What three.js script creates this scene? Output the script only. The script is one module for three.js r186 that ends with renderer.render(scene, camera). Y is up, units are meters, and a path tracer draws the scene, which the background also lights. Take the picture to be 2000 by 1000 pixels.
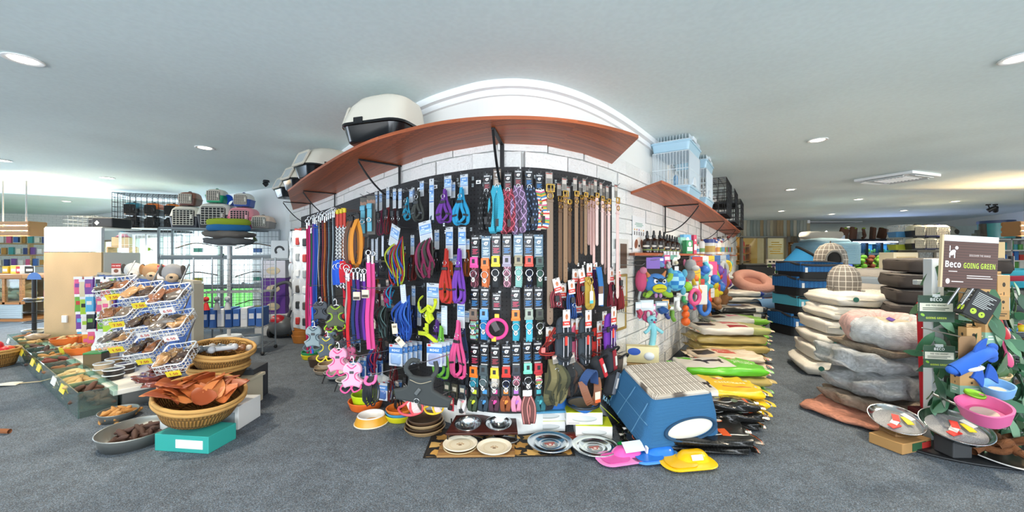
import*as THREE from 'three';
import{RoundedBoxGeometry}from 'three/addons/geometries/RoundedBoxGeometry.js';
import{mergeGeometries}from 'three/addons/utils/BufferGeometryUtils.js';
import{RectAreaLightUniformsLib}from 'three/addons/lights/RectAreaLightUniformsLib.js';
// ---------- camera, sky, exposure ----------
const F=770,H=1.5,C=1.45;
const scene=new THREE.Scene();
const camera=new THREE.PerspectiveCamera(2*Math.atan(500/F)*180/Math.PI,2,0.05,120);
camera.position.set(0,H,0);camera.lookAt(0,H,-10);
const renderer=new THREE.WebGLRenderer({antialias:true});
renderer.toneMapping=THREE.LinearToneMapping;
renderer.toneMappingExposure=0.97;
renderer.shadowMap.enabled=true;
scene.background=new THREE.Color().setRGB(0.93,0.97,1.0);scene.backgroundIntensity=3.2;
RectAreaLightUniformsLib.init();
function daylight(w,h,pos,look,power,color=0xeaf3ff){
const l=new THREE.RectAreaLight(color,power,w,h);l.position.set(...pos);l.lookAt(...look);l.castShadow=true;scene.add(l);return l;
}
daylight(12,1.9,[0,1.55,3.9],[0,3.4,-5],7);
daylight(8,1.5,[-9.2,1.75,-10.6],[-4,2.2,-1.5],9,0xd8ecff);
daylight(6,1.9,[-13.2,1.55,-4.2],[0,3.6,-7.5],5.5,0xd0e6ff);
daylight(6,1.9,[12.9,1.55,-3.2],[0,3.4,-9],12,0xfff6e8);
// ---------- helpers ----------
const V=(x,y,z)=>new THREE.Vector3(x,y,z);
const PI=Math.PI;
let seed=7;const rnd=()=>{seed=(seed*16807)%2147483647;return seed/2147483647;};
const rr=(a,b)=>a+(b-a)*rnd();
const pick=(a)=>a[Math.floor(rnd()*a.length)];
const at=(x,y,d)=>V((x-1000)/F*d,H-(y-500)/F*d,-d);
const ground=(x,y)=>at(x,y,F*H/(y-500));
const used={};
function numbered(n){if(used[n]===undefined){used[n]=0;return n;}used[n]++;return n+'_'+String(used[n]).padStart(3,'0');}
const mcache=new Map();
function M(color,roughness=0.6,metalness=0,extra){
const k=color+'|'+roughness+'|'+metalness+'|'+(extra?JSON.stringify(extra,(q,v)=>(v&&v.isTexture?v.uuid:v)):'');
if(!mcache.has(k))mcache.set(k,new THREE.MeshPhysicalMaterial({color,roughness,metalness,...extra}));
return mcache.get(k);
}
const plastic=(c)=>M(c,0.35);
const fabric=(c)=>M(c,0.92);
const leather=(c)=>M(c,0.5);
const chrome=M(0xd9dcde,0.18,1),steel=M(0xb9bdc0,0.3,1),brass=M(0xd0a85a,0.25,1),blackMetal=M(0x17181a,0.45,0.3);
const whiteWire=M(0xe9ebea,0.4),blackWire=M(0x222427,0.45,0.4),greyWire=M(0x9aa2a6,0.4,0.6);
const clearFilm=M(0xffffff,0.08,0,{transmission:0.92,thickness:0,ior:1.3});
const glass=M(0xf4fbfa,0.03,0,{transmission:1,thickness:0,ior:1.45});
function prep(g){
const n=g.index?g.toNonIndexed():g;
for(const k of Object.keys(n.attributes))if(!['position','normal','uv'].includes(k))n.deleteAttribute(k);
if(!n.attributes.normal)n.computeVertexNormals();
if(!n.attributes.uv)n.setAttribute('uv',new THREE.BufferAttribute(new Float32Array(n.attributes.position.count*2),2));
n.morphAttributes={};n.clearGroups();
return n;
}
const _e=new THREE.Euler(),_q=new THREE.Quaternion(),_m=new THREE.Matrix4();
function tf(g,p=[0,0,0],r=[0,0,0],s=[1,1,1]){
_e.set(r[0],r[1],r[2]);_q.setFromEuler(_e);
_m.compose(V(...p),_q,V(...s));g.applyMatrix4(_m);return g;
}
const box=(w,h,d,p,r)=>tf(prep(new THREE.BoxGeometry(w,h,d)),p,r);
const rbox=(w,h,d,rad,p,r,seg=2)=>tf(prep(new RoundedBoxGeometry(w,h,d,seg,Math.min(rad,w/2.02,h/2.02,d/2.02))),p,r);
const cyl=(rt,rb,h,p,r,n=16,open=false)=>tf(prep(new THREE.CylinderGeometry(rt,rb,h,n,1,open)),p,r);
const sph=(r,p,s=[1,1,1],n=14)=>tf(prep(new THREE.SphereGeometry(r,n,Math.max(6,n*0.7|0))),p,[0,0,0],s);
const tor=(R,r,p,rot,n=24,m=7,arc=2*PI)=>tf(prep(new THREE.TorusGeometry(R,r,m,n,arc)),p,rot);
const lathe=(pts,n=28,p,r,s)=>tf(prep(new THREE.LatheGeometry(pts.map(([x,y])=>new THREE.Vector2(x,y)),n)),p,r,s);
function tube(pts,r,n=24,m=6,closed=false){
const c=new THREE.CatmullRomCurve3(pts.map((q)=>(q.isVector3?q:V(...q))),closed,'centripetal');
return prep(new THREE.TubeGeometry(c,n,r,m,closed));
}
function bar(a,b,r=0.004,m=5){
const A=V(...a),B=V(...b),d=B.clone().sub(A),L=d.length();
const g=prep(new THREE.CylinderGeometry(r,r,L,m,1,true));
_q.setFromUnitVectors(V(0,1,0),d.normalize());_m.compose(A.add(B).multiplyScalar(0.5),_q,V(1,1,1));
return g.applyMatrix4(_m);
}
function shapeOf(pts){const s=new THREE.Shape();pts.forEach(([x,y],i)=>(i?s.lineTo(x,y):s.moveTo(x,y)));s.closePath();return s;}
function plate(shape,depth,bevel=0,p,r,seg=8){
const g=prep(new THREE.ExtrudeGeometry(shape,{depth:Math.max(1e-4,depth-2*bevel),bevelEnabled:bevel>0,bevelThickness:bevel,bevelSize:bevel,bevelSegments:2,curveSegments:seg,steps:1}));
g.translate(0,0,-depth/2+bevel);return tf(g,p,r);
}
function roundRect(w,h,r,cx=0,cy=0){
const s=new THREE.Shape(),x=cx-w/2,y=cy-h/2;
s.moveTo(x+r,y);s.lineTo(x+w-r,y);s.quadraticCurveTo(x+w,y,x+w,y+r);s.lineTo(x+w,y+h-r);s.quadraticCurveTo(x+w,y+h,x+w-r,y+h);
s.lineTo(x+r,y+h);s.quadraticCurveTo(x,y+h,x,y+h-r);s.lineTo(x,y+r);s.quadraticCurveTo(x,y,x+r,y);return s;
}
function strap(pts,w,t=0.006,side=[1,0,0],n=20,closed=false){
const c=new THREE.CatmullRomCurve3(pts.map((q)=>V(...q)),closed,'centripetal');
const S=V(...side).normalize(),pos=[],uv=[],idx=[],L=c.getLength();
for(let i=0;i<=n;i++){
const q=c.getPointAt(i/n),tg=c.getTangentAt(i/n);
const sd=S.clone().addScaledVector(tg,-S.dot(tg));if(sd.lengthSq()<1e-6)sd.set(0,0,1);sd.normalize();
const nm=sd.clone().cross(tg).normalize();
for(const[a,b]of[[-1,-1],[1,-1],[1,1],[-1,1]]){
const z=q.clone().addScaledVector(sd,a*w/2).addScaledVector(nm,b*t/2);pos.push(z.x,z.y,z.z);uv.push((a+1)/2,i/n*L);
}
}
for(let i=0;i<n;i++)for(let k=0;k<4;k++){const a=i*4+k,b=i*4+(k+1)%4;idx.push(a,b,a+4,b,b+4,a+4);}
if(!closed){idx.push(0,2,1,0,3,2);const e=n*4;idx.push(e,e+1,e+2,e,e+2,e+3);}
const g=new THREE.BufferGeometry();g.setAttribute('position',new THREE.Float32BufferAttribute(pos,3));g.setAttribute('uv',new THREE.Float32BufferAttribute(uv,2));g.setIndex(idx);
const o=g.toNonIndexed();o.computeVertexNormals();return prep(o);
}
function puff(w,h,d,{r=0.3,bulge=0.25,lump=0.01,n=10,dip=0,freq=9}={}){
const g=prep(new THREE.BoxGeometry(1,1,1,n,Math.max(4,n*0.5|0),n));
const a=g.attributes.position,ph=rr(0,20);
for(let i=0;i<a.count;i++){
let x=a.getX(i)*2,y=a.getY(i)*2,z=a.getZ(i)*2;
const m=Math.max(Math.abs(x),Math.abs(y),Math.abs(z)),l=Math.hypot(x,y,z),k=1-r+r*m/l;
let X=x*k,Y=y*k,Z=z*k;
const ed=(1-bulge)+bulge*Math.cos(x*PI/2.3)*Math.cos(z*PI/2.3);
Y*=ed;if(dip&&y>0)Y-=dip*Math.max(0,1-(x*x+z*z)*1.2);
const f=lump*(Math.sin(X*w*freq+ph)*Math.cos(Z*d*freq+ph*2)+Math.sin(Y*4+X*5+ph));
a.setXYZ(i,X*w/2+f*x,(Y+1)*h/2+f*0.6,Z*d/2+f*z);
}
const q=weld(g);return q;
}
function weld(g){
const a=g.attributes.position,m=new Map(),key=(i)=>Math.round(a.getX(i)*2e3)+'_'+Math.round(a.getY(i)*2e3)+'_'+Math.round(a.getZ(i)*2e3);
const A=V(),B=V(),D=V(),nn=new Float32Array(a.count*3);
const ks=[];for(let i=0;i<a.count;i++)ks.push(key(i));
for(let i=0;i<a.count;i+=3){
A.fromBufferAttribute(a,i);B.fromBufferAttribute(a,i+1).sub(A);D.fromBufferAttribute(a,i+2).sub(A);const c=B.cross(D);
for(let k=0;k<3;k++){const e=m.get(ks[i+k])||V();e.add(c);m.set(ks[i+k],e);}
}
for(let i=0;i<a.count;i++){const e=m.get(ks[i]);const l=e.length()||1;nn[i*3]=e.x/l;nn[i*3+1]=e.y/l;nn[i*3+2]=e.z/l;}
g.setAttribute('normal',new THREE.BufferAttribute(nn,3));return g;
}
function jitter(g,amp,freq=20){
const a=g.attributes.position,p=rr(0,50);
for(let i=0;i<a.count;i++){
const x=a.getX(i),y=a.getY(i),z=a.getZ(i),s=amp*(Math.sin(x*freq+p)+Math.sin(y*freq*1.3+p*2+z*freq)+Math.cos(z*freq*0.9+x*freq*0.7+p));
a.setXYZ(i,x+s*0.6,y+s*0.5,z+s*0.6);
}
return weld(g);
}
const join=(gs)=>(Array.isArray(gs)?(gs.length===1?gs[0]:mergeGeometries(gs.map(prep))):gs);
function obj(name,gs,material,parent=scene){
const m=new THREE.Mesh(join(gs),material);m.name=parent===scene?numbered(name):name;m.castShadow=m.receiveShadow=true;parent.add(m);return m;
}
function thing(name,label,category,p=[0,0,0],turn=0,group){
const o=new THREE.Group();o.name=numbered(name);if(p.isVector3)o.position.copy(p);else o.position.set(...p);o.rotation.y=turn;
o.userData={label,category};if(group)o.userData.group=group;scene.add(o);return o;
}
function one(name,label,category,gs,material,p=[0,0,0],turn=0,group){
const o=obj(name,gs,material);if(p.isVector3)o.position.copy(p);else o.position.set(...p);o.rotation.y=turn;
o.userData={label,category};if(group)o.userData.group=group;return o;
}
function struct(name,gs,material,parent=scene){const o=obj(name,gs,material,parent);o.userData.kind='structure';return o;}
function dup(o,p,turn,label,group){
const r=o.clone();r.name=numbered(o.name.replace(/_\d\d\d$/,''));r.userData={...o.userData,label:label||o.userData.label};if(group)r.userData.group=group;
if(p.isVector3)r.position.copy(p);else r.position.set(...p);r.rotation.y=turn;scene.add(r);return r;
}
const ORD=['first','second','third','fourth','fifth','sixth','seventh','eighth','ninth','tenth','eleventh','twelfth','thirteenth','fourteenth','fifteenth','sixteenth'];
// ---------- computed textures ----------
function dataTex(n,fn,srgb=true,rep=[1,1]){
const d=new Uint8Array(n*n*4);
for(let y=0;y<n;y++)for(let x=0;x<n;x++){const c=fn(x/n,y/n,x,y);const i=(y*n+x)*4;d[i]=c[0];d[i+1]=c[1];d[i+2]=c[2];d[i+3]=255;}
const t=new THREE.DataTexture(d,n,n);t.wrapS=t.wrapT=THREE.RepeatWrapping;t.magFilter=THREE.LinearFilter;t.minFilter=THREE.LinearMipmapLinearFilter;t.generateMipmaps=true;
if(srgb)t.colorSpace=THREE.SRGBColorSpace;t.repeat.set(...rep);t.needsUpdate=true;return t;
}
function rep(t,x,y){const c=t.clone();c.repeat.set(x,y);c.needsUpdate=true;return c;}
function paint(w,h,fn){
const c=document.createElement('canvas');c.width=w;c.height=h;const g=c.getContext('2d');fn(g,w,h);
const t=new THREE.CanvasTexture(c);t.colorSpace=THREE.SRGBColorSpace;t.anisotropy=4;return t;
}
const grid=(()=>{const G=new Float32Array(64*64);for(let i=0;i<4096;i++)G[i]=rnd();return G;})();
function vnoise(x,y,per){
const xi=Math.floor(x),yi=Math.floor(y),fx=x-xi,fy=y-yi,s=(t)=>t*t*(3-2*t);
const g=(a,b)=>grid[(((b%per)+per)%per)*64+(((a%per)+per)%per)];
const u=s(fx),v=s(fy);return(g(xi,yi)*(1-u)+g(xi+1,yi)*u)*(1-v)+(g(xi,yi+1)*(1-u)+g(xi+1,yi+1)*u)*v;
}
function uvPlan(g,sx=1,ax='xz'){
const a=g.attributes.position,u=g.attributes.uv;
for(let i=0;i<a.count;i++)u.setXY(i,(ax[0]==='x'?a.getX(i):a.getZ(i))*sx,(ax[1]==='z'?a.getZ(i):a.getY(i))*sx);
return g;
}
// ---------- the room ----------
const carpetTex=dataTex(512,(u,v)=>{
const k=rnd(),b=vnoise(u*32,v*32,32)*0.35+vnoise(u*8,v*8,8)*0.2,s=62+76*k*k+40*b;
const t=rnd();return[s*(0.86+0.16*t),s*1.03,s*(1.06+0.12*(1-t))];
});
const carpetBump=dataTex(256,()=>{const k=255*rnd();return[k,k,k];},false);
const floorMat=M(0xffffff,0.97,0,{map:rep(carpetTex,1,1),bumpMap:rep(carpetBump,2,2),bumpScale:0.004});
const roomPlan=[[-19.5,12.3],[-15.5,14.6],[-4.61,8.3],[8.5,19.4],[12.0,24.4],[22.8,24.4],[21.6,24.4],[13.6,4.6],[13.6,-4.4],[-13.8,-4.4],[-13.8,-0.2]];
const slabOf=(y0,y1)=>{const g=prep(new THREE.ExtrudeGeometry(shapeOf(roomPlan),{depth:y1-y0,bevelEnabled:false}));g.rotateX(-PI/2);return g.translate(0,y0,0);};
struct('floor',uvPlan(slabOf(-0.2,0),0.55),floorMat);
const plaster=dataTex(256,(u,v)=>{const k=236+10*vnoise(u*8,v*8,8)+6*rnd();return[k*0.965,k*0.995,k];});
const ceilingMat=M(0xf8fffd,0.9,0,{map:plaster});
struct('ceiling',uvPlan(slabOf(H+C,H+C+0.2),0.2),ceilingMat);
const wallTable=[[567,8.2],[600,7.3],[650,6.1],[700,5.1],[750,4.45],[800,3.98],[850,3.66],[900,3.47],[950,3.34],[1000,3.3],[1050,3.34],[1100,3.47],[1150,3.7],[1200,4.08],[1250,4.67],[1300,5.6],[1350,7.27],[1400,10.7],[1436,15.9]];
const wallPts=(()=>{
const c=new THREE.CatmullRomCurve3(wallTable.map(([u,d])=>V((u-1000)/F*d,0,-d)),false,'centripetal');const r=[];
for(let i=0;i<=400;i++){const p=c.getPoint(i/400),t=c.getTangent(i/400);r.push({x:p.x,z:p.z,nx:-t.z,nz:t.x});}
for(const q of r){if(q.nz<0&&Math.abs(q.nz)>0){q.nx*=1;}const s=(q.nx*-q.x+q.nz*-q.z)<0?-1:1;q.nx*=s;q.nz*=s;const l=Math.hypot(q.nx,q.nz);q.nx/=l;q.nz/=l;}
return r;
})();
function wallAt(u,off=0){
let lo=null;
for(const q of wallPts){
const x=q.x+q.nx*off,z=q.z+q.nz*off,uu=1000+F*x/-z;
if(lo&&lo.uu<=u&&uu>=u){const t=(u-lo.uu)/(uu-lo.uu||1);const nx=lo.nx+(q.nx-lo.nx)*t,nz=lo.nz+(q.nz-lo.nz)*t;return{x:lo.x+(x-lo.x)*t,z:lo.z+(z-lo.z)*t,nx,nz,turn:Math.atan2(nx,nz)};}
lo={uu,x,z,nx:q.nx,nz:q.nz};
}
return{x:lo.x,z:lo.z,nx:lo.nx,nz:lo.nz,turn:Math.atan2(lo.nx,lo.nz)};
}
function onWall(u,v,off=0){const w=wallAt(u,off),p=V(w.x,H+(500-v)/F*-w.z,w.z);return{p,turn:w.turn,d:-w.z,w};}
function slab(b0,b1,ob,f0,f1,of,y0,y1,n=60){
const pos=[],uv=[],idx=[],B=[],Q=[];
for(let i=0;i<=n;i++){B.push(wallAt(b0+(b1-b0)*i/n,ob));Q.push(wallAt(f0+(f1-f0)*i/n,of));}
let L=0;const quad=(a,b,c,d,ua,ub,va,vb)=>{const k=pos.length/3;pos.push(...a,...b,...c,...d);uv.push(ua,va,ub,va,ub,vb,ua,vb);idx.push(k,k+1,k+2,k,k+2,k+3);};
for(let i=0;i<n;i++){
const b=B[i],c=B[i+1],f=Q[i],g=Q[i+1],dl=Math.hypot(g.x-f.x,g.z-f.z),w=Math.hypot(f.x-b.x,f.z-b.z),u0=L,u1=L+dl;L=u1;
quad([f.x,y0,f.z],[g.x,y0,g.z],[g.x,y1,g.z],[f.x,y1,f.z],u0,u1,y0,y1);
quad([f.x,y1,f.z],[g.x,y1,g.z],[c.x,y1,c.z],[b.x,y1,b.z],u0,u1,0,w);
quad([b.x,y0,b.z],[c.x,y0,c.z],[g.x,y0,g.z],[f.x,y0,f.z],u0,u1,0,w);
quad([c.x,y0,c.z],[b.x,y0,b.z],[b.x,y1,b.z],[c.x,y1,c.z],u0,u1,y0,y1);
if(i===0)quad([b.x,y0,b.z],[f.x,y0,f.z],[f.x,y1,f.z],[b.x,y1,b.z],0,w,y0,y1);
if(i===n-1)quad([g.x,y0,g.z],[c.x,y0,c.z],[c.x,y1,c.z],[g.x,y1,g.z],0,w,y0,y1);
}
const g=new THREE.BufferGeometry();g.setAttribute('position',new THREE.Float32BufferAttribute(pos,3));g.setAttribute('uv',new THREE.Float32BufferAttribute(uv,2));g.setIndex(idx);
const o=g.toNonIndexed();o.computeVertexNormals();return prep(o);
}
const roughPaint=dataTex(256,(u,v)=>{const k=255*(0.45*vnoise(u*32,v*32,32)+0.3*vnoise(u*16,v*16,16)+0.25*rnd());return[k,k,k];},false);
const wallWhite=M(0xe9eae6,0.85);
const brickMat=[0xf1f1ee,0xecede9,0xf4f3ef].map((c)=>M(c,0.75,0,{bumpMap:roughPaint,bumpScale:0.012}));
const displayWall=struct('wall_display',slab(567,1436,-0.25,567,1436,0,0,H+C,90),wallWhite);
struct('trim_1',slab(567,1436,0,567,1436,0.03,H+C-0.11,H+C-0.06,90),M(0xf2f4f4,0.7));
struct('trim_2',slab(567,1436,0,567,1436,0.08,H+C-0.06,H+C,90),M(0xf2f4f4,0.7));
(()=>{
const BH=0.158,gap=0.008,L=0.43;const variants=[0,1,2].map((k)=>{const g=rbox(L-gap,BH-gap,0.03,0.006,[0,0,0],[0,0,0],1);const u=g.attributes.uv;for(let i=0;i<u.count;i++)u.setXY(i,u.getX(i)+k*0.37,u.getY(i)*0.4+k*0.21);return g;});
let s=0;const path=[{s:0,...wallPts[0]}];
for(let i=1;i<wallPts.length;i++){s+=Math.hypot(wallPts[i].x-wallPts[i-1].x,wallPts[i].z-wallPts[i-1].z);path.push({s,...wallPts[i]});}
const find=(q)=>path.find((e)=>e.s>=q)||path[path.length-1];const far=[];
for(let row=0;row<16;row++)for(let k=0;k<s/L-1;k++){
const e=find((k+(row%2?0.5:0)+0.5)*L),u=1000+F*e.x/-e.z,y=(row+0.5)*BH;
if(u<1190&&row<13)continue;
const m=new THREE.Matrix4().makeRotationY(Math.atan2(e.nx,e.nz)).setPosition(e.x+e.nx*(0.002+0.006*rnd()),y,e.z+e.nz*0.004);
if(u>1365){far.push(variants[k%3].clone().applyMatrix4(m));continue;}
const b=new THREE.Mesh(variants[k%3],brickMat[(k+row*2)%3]);b.name='brick';b.applyMatrix4(m);b.castShadow=b.receiveShadow=true;displayWall.add(b);
}
const f=obj('brick_field',far,brickMat[0],displayWall);f.userData.kind='stuff';
})();
function wallBox(a,b,y0,y1,t=0.2){const dx=b[0]-a[0],dz=b[1]-a[1],L=Math.hypot(dx,dz);return box(L,y1-y0,t,[(a[0]+b[0])/2,(y0+y1)/2,(a[1]+b[1])/2],[0,-Math.atan2(dz,dx),0]);}
const tileTex=dataTex(256,(u,v)=>{
const row=Math.floor(v*8),fu=((u*4+(row%2)*0.5)%1),fv=(v*8)%1,j=fu<0.03||fv<0.06;const k=j?196:238+6*vnoise(u*16,v*16,16);return[k,k,k*0.985];
});
const tileWall=M(0xffffff,0.35,0,{map:tileTex});
const paintedWall=M(0xe8edee,0.85);
const top=H+C;
struct('wall_counter',wallBox([-19.4,-12.3],[-15.5,-14.5],0,top),M(0xffffff,0.35,0,{map:rep(tileTex,6,5)}));
const WA=[-15.5,-14.5],WB=[-4.61,-8.2],wdir=[WB[0]-WA[0],WB[1]-WA[1]],WL=Math.hypot(...wdir),wTurn=-Math.atan2(wdir[1],wdir[0]);
const wallPoint=(t)=>[WA[0]+wdir[0]*t,WA[1]+wdir[1]*t];
const wN=[Math.sin(wTurn),Math.cos(wTurn)];
const tOf=(u)=>{let lo=0,hi=1;for(let i=0;i<40;i++){const m=(lo+hi)/2,p=wallPoint(m);if(1000+F*p[0]/-p[1]<u)lo=m;else hi=m;}return lo;};
(()=>{
const holes=[[0.02,0.20,0.9,2.05],[0.215,0.90,0.1,2.1]];let t=0;const gs=[];
for(const[a,b,y0,y1]of holes){gs.push(wallBox(wallPoint(t),wallPoint(a),0,top));gs.push(wallBox(wallPoint(a),wallPoint(b),0,y0));gs.push(wallBox(wallPoint(a),wallPoint(b),y1,top));t=b;}
gs.push(wallBox(wallPoint(t),wallPoint(1),0,top));struct('wall_window',gs,paintedWall);
holes.forEach(([a,b,y0,y1],i)=>{
const w=new THREE.Group();w.name='window_'+(i+1);w.userData.kind='structure';const m=wallPoint((a+b)/2);w.position.set(m[0],0,m[1]);w.rotation.y=wTurn;scene.add(w);
const W=(b-a)*WL,fr=M(0xb9a58c,0.6),n=i?5:2,gs2=[box(W,0.06,0.1,[0,y0+0.03,0]),box(W,0.06,0.1,[0,y1-0.03,0])];
for(let k=0;k<=n;k++)gs2.push(box(0.06,y1-y0,0.1,[-W/2+k*W/n,(y0+y1)/2,0]));
obj('window_frame',gs2,i?M(0xdfe5e6,0.5):fr,w);
for(let k=0;k<n;k++)obj('pane',box(W/n-0.06,y1-y0-0.1,0.008,[-W/2+(k+0.5)*W/n,(y0+y1)/2,-0.02]),glass,w);
});
struct('baseboard_left',wallBox(wallPoint(0.9),wallPoint(1),0,0.12,0.24),M(0xdfe3e3,0.6));
})();
struct('wall_dado',wallBox([wallPoint(0.905)[0]+wN[0]*0.11,wallPoint(0.905)[1]+wN[1]*0.11],[wallPoint(1)[0]+wN[0]*0.11,wallPoint(1)[1]+wN[1]*0.11],0,1.75,0.02),M(0xffffff,0.35,0,{map:rep(tileTex,1.5,3)}));
struct('lawn',box(26,0.1,5.5,[-10-wN[0]*4.6,-0.3,-11.3-wN[1]*4.6],[0,wTurn,0]),M(0x58c43a,0.95));
struct('footpath',box(50,0.1,30,[-10-wN[0]*22,-0.4,-11.3-wN[1]*22],[0,wTurn,0]),M(0xd8d8d4,0.95));
const backZ=-16.0;
const bx=(u,d)=>(u-1000)/F*d;
const backWallMat=M(0xd9dcdb,0.8);
struct('wall_back',[
box(bx(1436,16)-8.6,top,0.2,[(bx(1436,16)+8.6)/2,top/2,backZ-0.1]),
box(bx(1536,16)-bx(1436,16),1.14,0.2,[(bx(1436,16)+bx(1536,16))/2,0.57,backZ-0.1]),
box(bx(1536,16)-bx(1436,16),top-2.28,0.2,[(bx(1436,16)+bx(1536,16))/2,(top+2.28)/2,backZ-0.1]),
box(bx(1580,16)-bx(1536,16),top-2.05,0.2,[(bx(1536,16)+bx(1580,16))/2,(top+2.05)/2,backZ-0.1]),
box(0.08,2.05,0.2,[bx(1536,16)+0.04,1.02,backZ-0.1]),box(0.08,2.05,0.2,[bx(1580,16)-0.04,1.02,backZ-0.1]),
],backWallMat);
struct('wall_bay',box(9,top,0.2,[18.2,top/2,-24.2]),M(0xe4e7ec,0.85));
struct('wall_bay_side',box(0.14,top,8.0,[bx(1580,16)-0.07,top/2,-20.2]),paintedWall);
struct('wall_right',[wallBox([21.4,-24.4],[13.4,-4.6],0,top)],paintedWall);
struct('wall_right_entry',[wallBox([13.4,-4.6],[13.4,4.2],0,0.5),wallBox([13.4,-4.6],[13.4,4.2],2.6,top)],paintedWall);
struct('wall_left_entry',[wallBox([-19.4,-12.3],[-13.6,0.2],0,0.5),wallBox([-19.4,-12.3],[-13.6,0.2],2.6,top),wallBox([-19.4,-12.3],[-16.2,-5.6],0,top),wallBox([-13.6,0.2],[-13.6,4.2],0,top)],paintedWall);
struct('wall_shopfront',[box(27,0.5,0.2,[0,0.25,4.2]),box(27,top-2.6,0.2,[0,(top+2.6)/2,4.2]),...[-13.5,-6.2,0,6.2,13.4].map((x)=>box(0.3,top,0.2,[x,top/2,4.2]))],paintedWall);
const yellowWall=M(0xe3c37e,0.8);
struct('wall_service',[box(4.6,top,0.1,[10.1,top/2,-19.2]),box(0.1,top,3.1,[8.65,top/2,-17.6])],yellowWall);
(()=>{
const tex=dataTex(128,(u,v)=>{const k=150+80*vnoise(u*16,v*2,16)+25*rnd();return[k,k,k*0.98];});
const mats=[0xbebcb2,0xa9b4b0,0xcfc5aa,0x9aa8a6,0xc0a984,0xdcd7c4,0xaca08a,0xc4cac2].map((c)=>M(c,0.85,0,{map:tex}));
const W=0.135,run=(x0,x1,y0,y1,z,cladding)=>{
const g0=box(W-0.006,y1-y0,0.025),g1=box(W-0.006,y1-y0,0.033);
for(let x=x0+W/2,k=0;x<x1;x+=W,k++){const b=new THREE.Mesh(k%3?g0:g1,mats[(k*5+(k*k)%7)%8]);b.name='plank';b.position.set(x,(y0+y1)/2,z);b.castShadow=b.receiveShadow=true;cladding.add(b);}
};
const a=new THREE.Group();a.name='wall_plank_cladding';a.userData.kind='structure';scene.add(a);
run(8.7,bx(1580,16),2.3,top-0.001,backZ+0.02,a);run(bx(1536,16)+0.02,bx(1580,16),2.06,2.3,backZ+0.02,a);
const b=new THREE.Group();b.name='wall_bay_plank_cladding';b.userData.kind='structure';scene.add(b);
run(bx(1606,24),bx(1662,24),2.0,top-0.15,-24.08,b);
})();
const lampGlow=new THREE.MeshStandardMaterial({color:0xffffff,emissive:0xfff1d8,emissiveIntensity:14});
const dlights=[[45,115,'large round downlight nearest the viewer at the upper left'],[400,288,'round downlight over the left aisle above the bird cages'],[4,313,'round downlight cut by the left picture edge above the timber pendant'],[210,347,'small downlight above the plywood freezer'],[130,393,'tiny downlight close to the far left tiled wall'],[1597,273,'bright downlight in the right half nearest the viewer'],[1544,370,'downlight right of the wire cages on the long shelf'],[1526,412,'downlight just in front of the weathered plank wall'],[1677,389,'downlight left below the ceiling air vent'],[1765,411,'downlight right below the ceiling air vent'],[1624,418,'faint downlight between plank wall and aquarium bay'],[1657,443,'far small downlight over the aquarium bay'],[1628,452,'farthest tiny downlight at the bay wall'],[1866,393,'downlight above the pet carriers at the right'],[1992,112,'large round downlight cut by the upper right picture edge']];
for(const[u,v,label]of[...dlights,[-2.6,1.2,'downlight behind the viewer on the left'],[2.6,1.2,'downlight behind the viewer on the right'],[0,-1.2,'downlight over the viewer']]){
const d=F*C/(500-v),p=v<2?V(u,0,v):at(u,v,d),o=thing('downlight',label,'downlight',[p.x,top,p.z],0,'recessed ceiling downlights');
obj('trim_ring',lathe([[0.075,0],[0.105,-0.002],[0.11,-0.008],[0.1,-0.012],[0.078,-0.008],[0.072,0]],28),M(0xf5f5f3,0.4),o);
obj('lens',cyl(0.072,0.072,0.006,[0,-0.004,0],[0,0,0],24),lampGlow,o);
const l=new THREE.SpotLight(0xffedd2,20,0,1.25,0.6,2);l.position.set(0,-0.03,0);l.target.position.set(0,-2,0);l.castShadow=true;l.shadow.radius=4;o.add(l);o.add(l.target);
}
// ---------- lofts, baskets, wire work ----------
function loft(secs,n=5,capB=true,capT=true){
const ring=([y,w,d,r,ox=0,oz=0])=>{
const out=[],R=Math.min(r,w/2,d/2);
[[1,1],[-1,1],[-1,-1],[1,-1]].forEach(([sx,sz],q)=>{for(let i=0;i<=n;i++){const a=q*PI/2+i/n*PI/2;out.push([ox+sx*(w/2-R)+Math.cos(a)*R,y,oz+sz*(d/2-R)+Math.sin(a)*R]);}});
return out;
};
const rings=secs.map(ring),K=rings[0].length,pos=[],uv=[];
const tri=(a,b,c,ua,ub,uc)=>{pos.push(...a,...b,...c);uv.push(...ua,...ub,...uc);};
for(let i=0;i<rings.length-1;i++)for(let k=0;k<K;k++){
const k2=(k+1)%K,A=rings[i],B=rings[i+1],u0=k/K,u1=(k+1)/K,v0=i/(rings.length-1),v1=(i+1)/(rings.length-1);
tri(A[k],B[k],A[k2],[u0,v0],[u0,v1],[u1,v0]);tri(A[k2],B[k],B[k2],[u1,v0],[u0,v1],[u1,v1]);
}
const cap=(R,up,S)=>{const[y,w,d,,ox=0,oz=0]=S,c=[ox,y,oz],f=(p)=>[(p[0]-ox)/w+0.5,0.5-(p[2]-oz)/d];for(let k=0;k<K;k++){const k2=(k+1)%K;up?tri(c,R[k2],R[k],[0.5,0.5],f(R[k2]),f(R[k])):tri(c,R[k],R[k2],[0.5,0.5],f(R[k]),f(R[k2]));}};
if(capB)cap(rings[0],false,secs[0]);if(capT)cap(rings[rings.length-1],true,secs[secs.length-1]);
const g=new THREE.BufferGeometry();g.setAttribute('position',new THREE.Float32BufferAttribute(pos,3));g.setAttribute('uv',new THREE.Float32BufferAttribute(uv,2));g.computeVertexNormals();
return creased(g,0.75);
}
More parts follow.
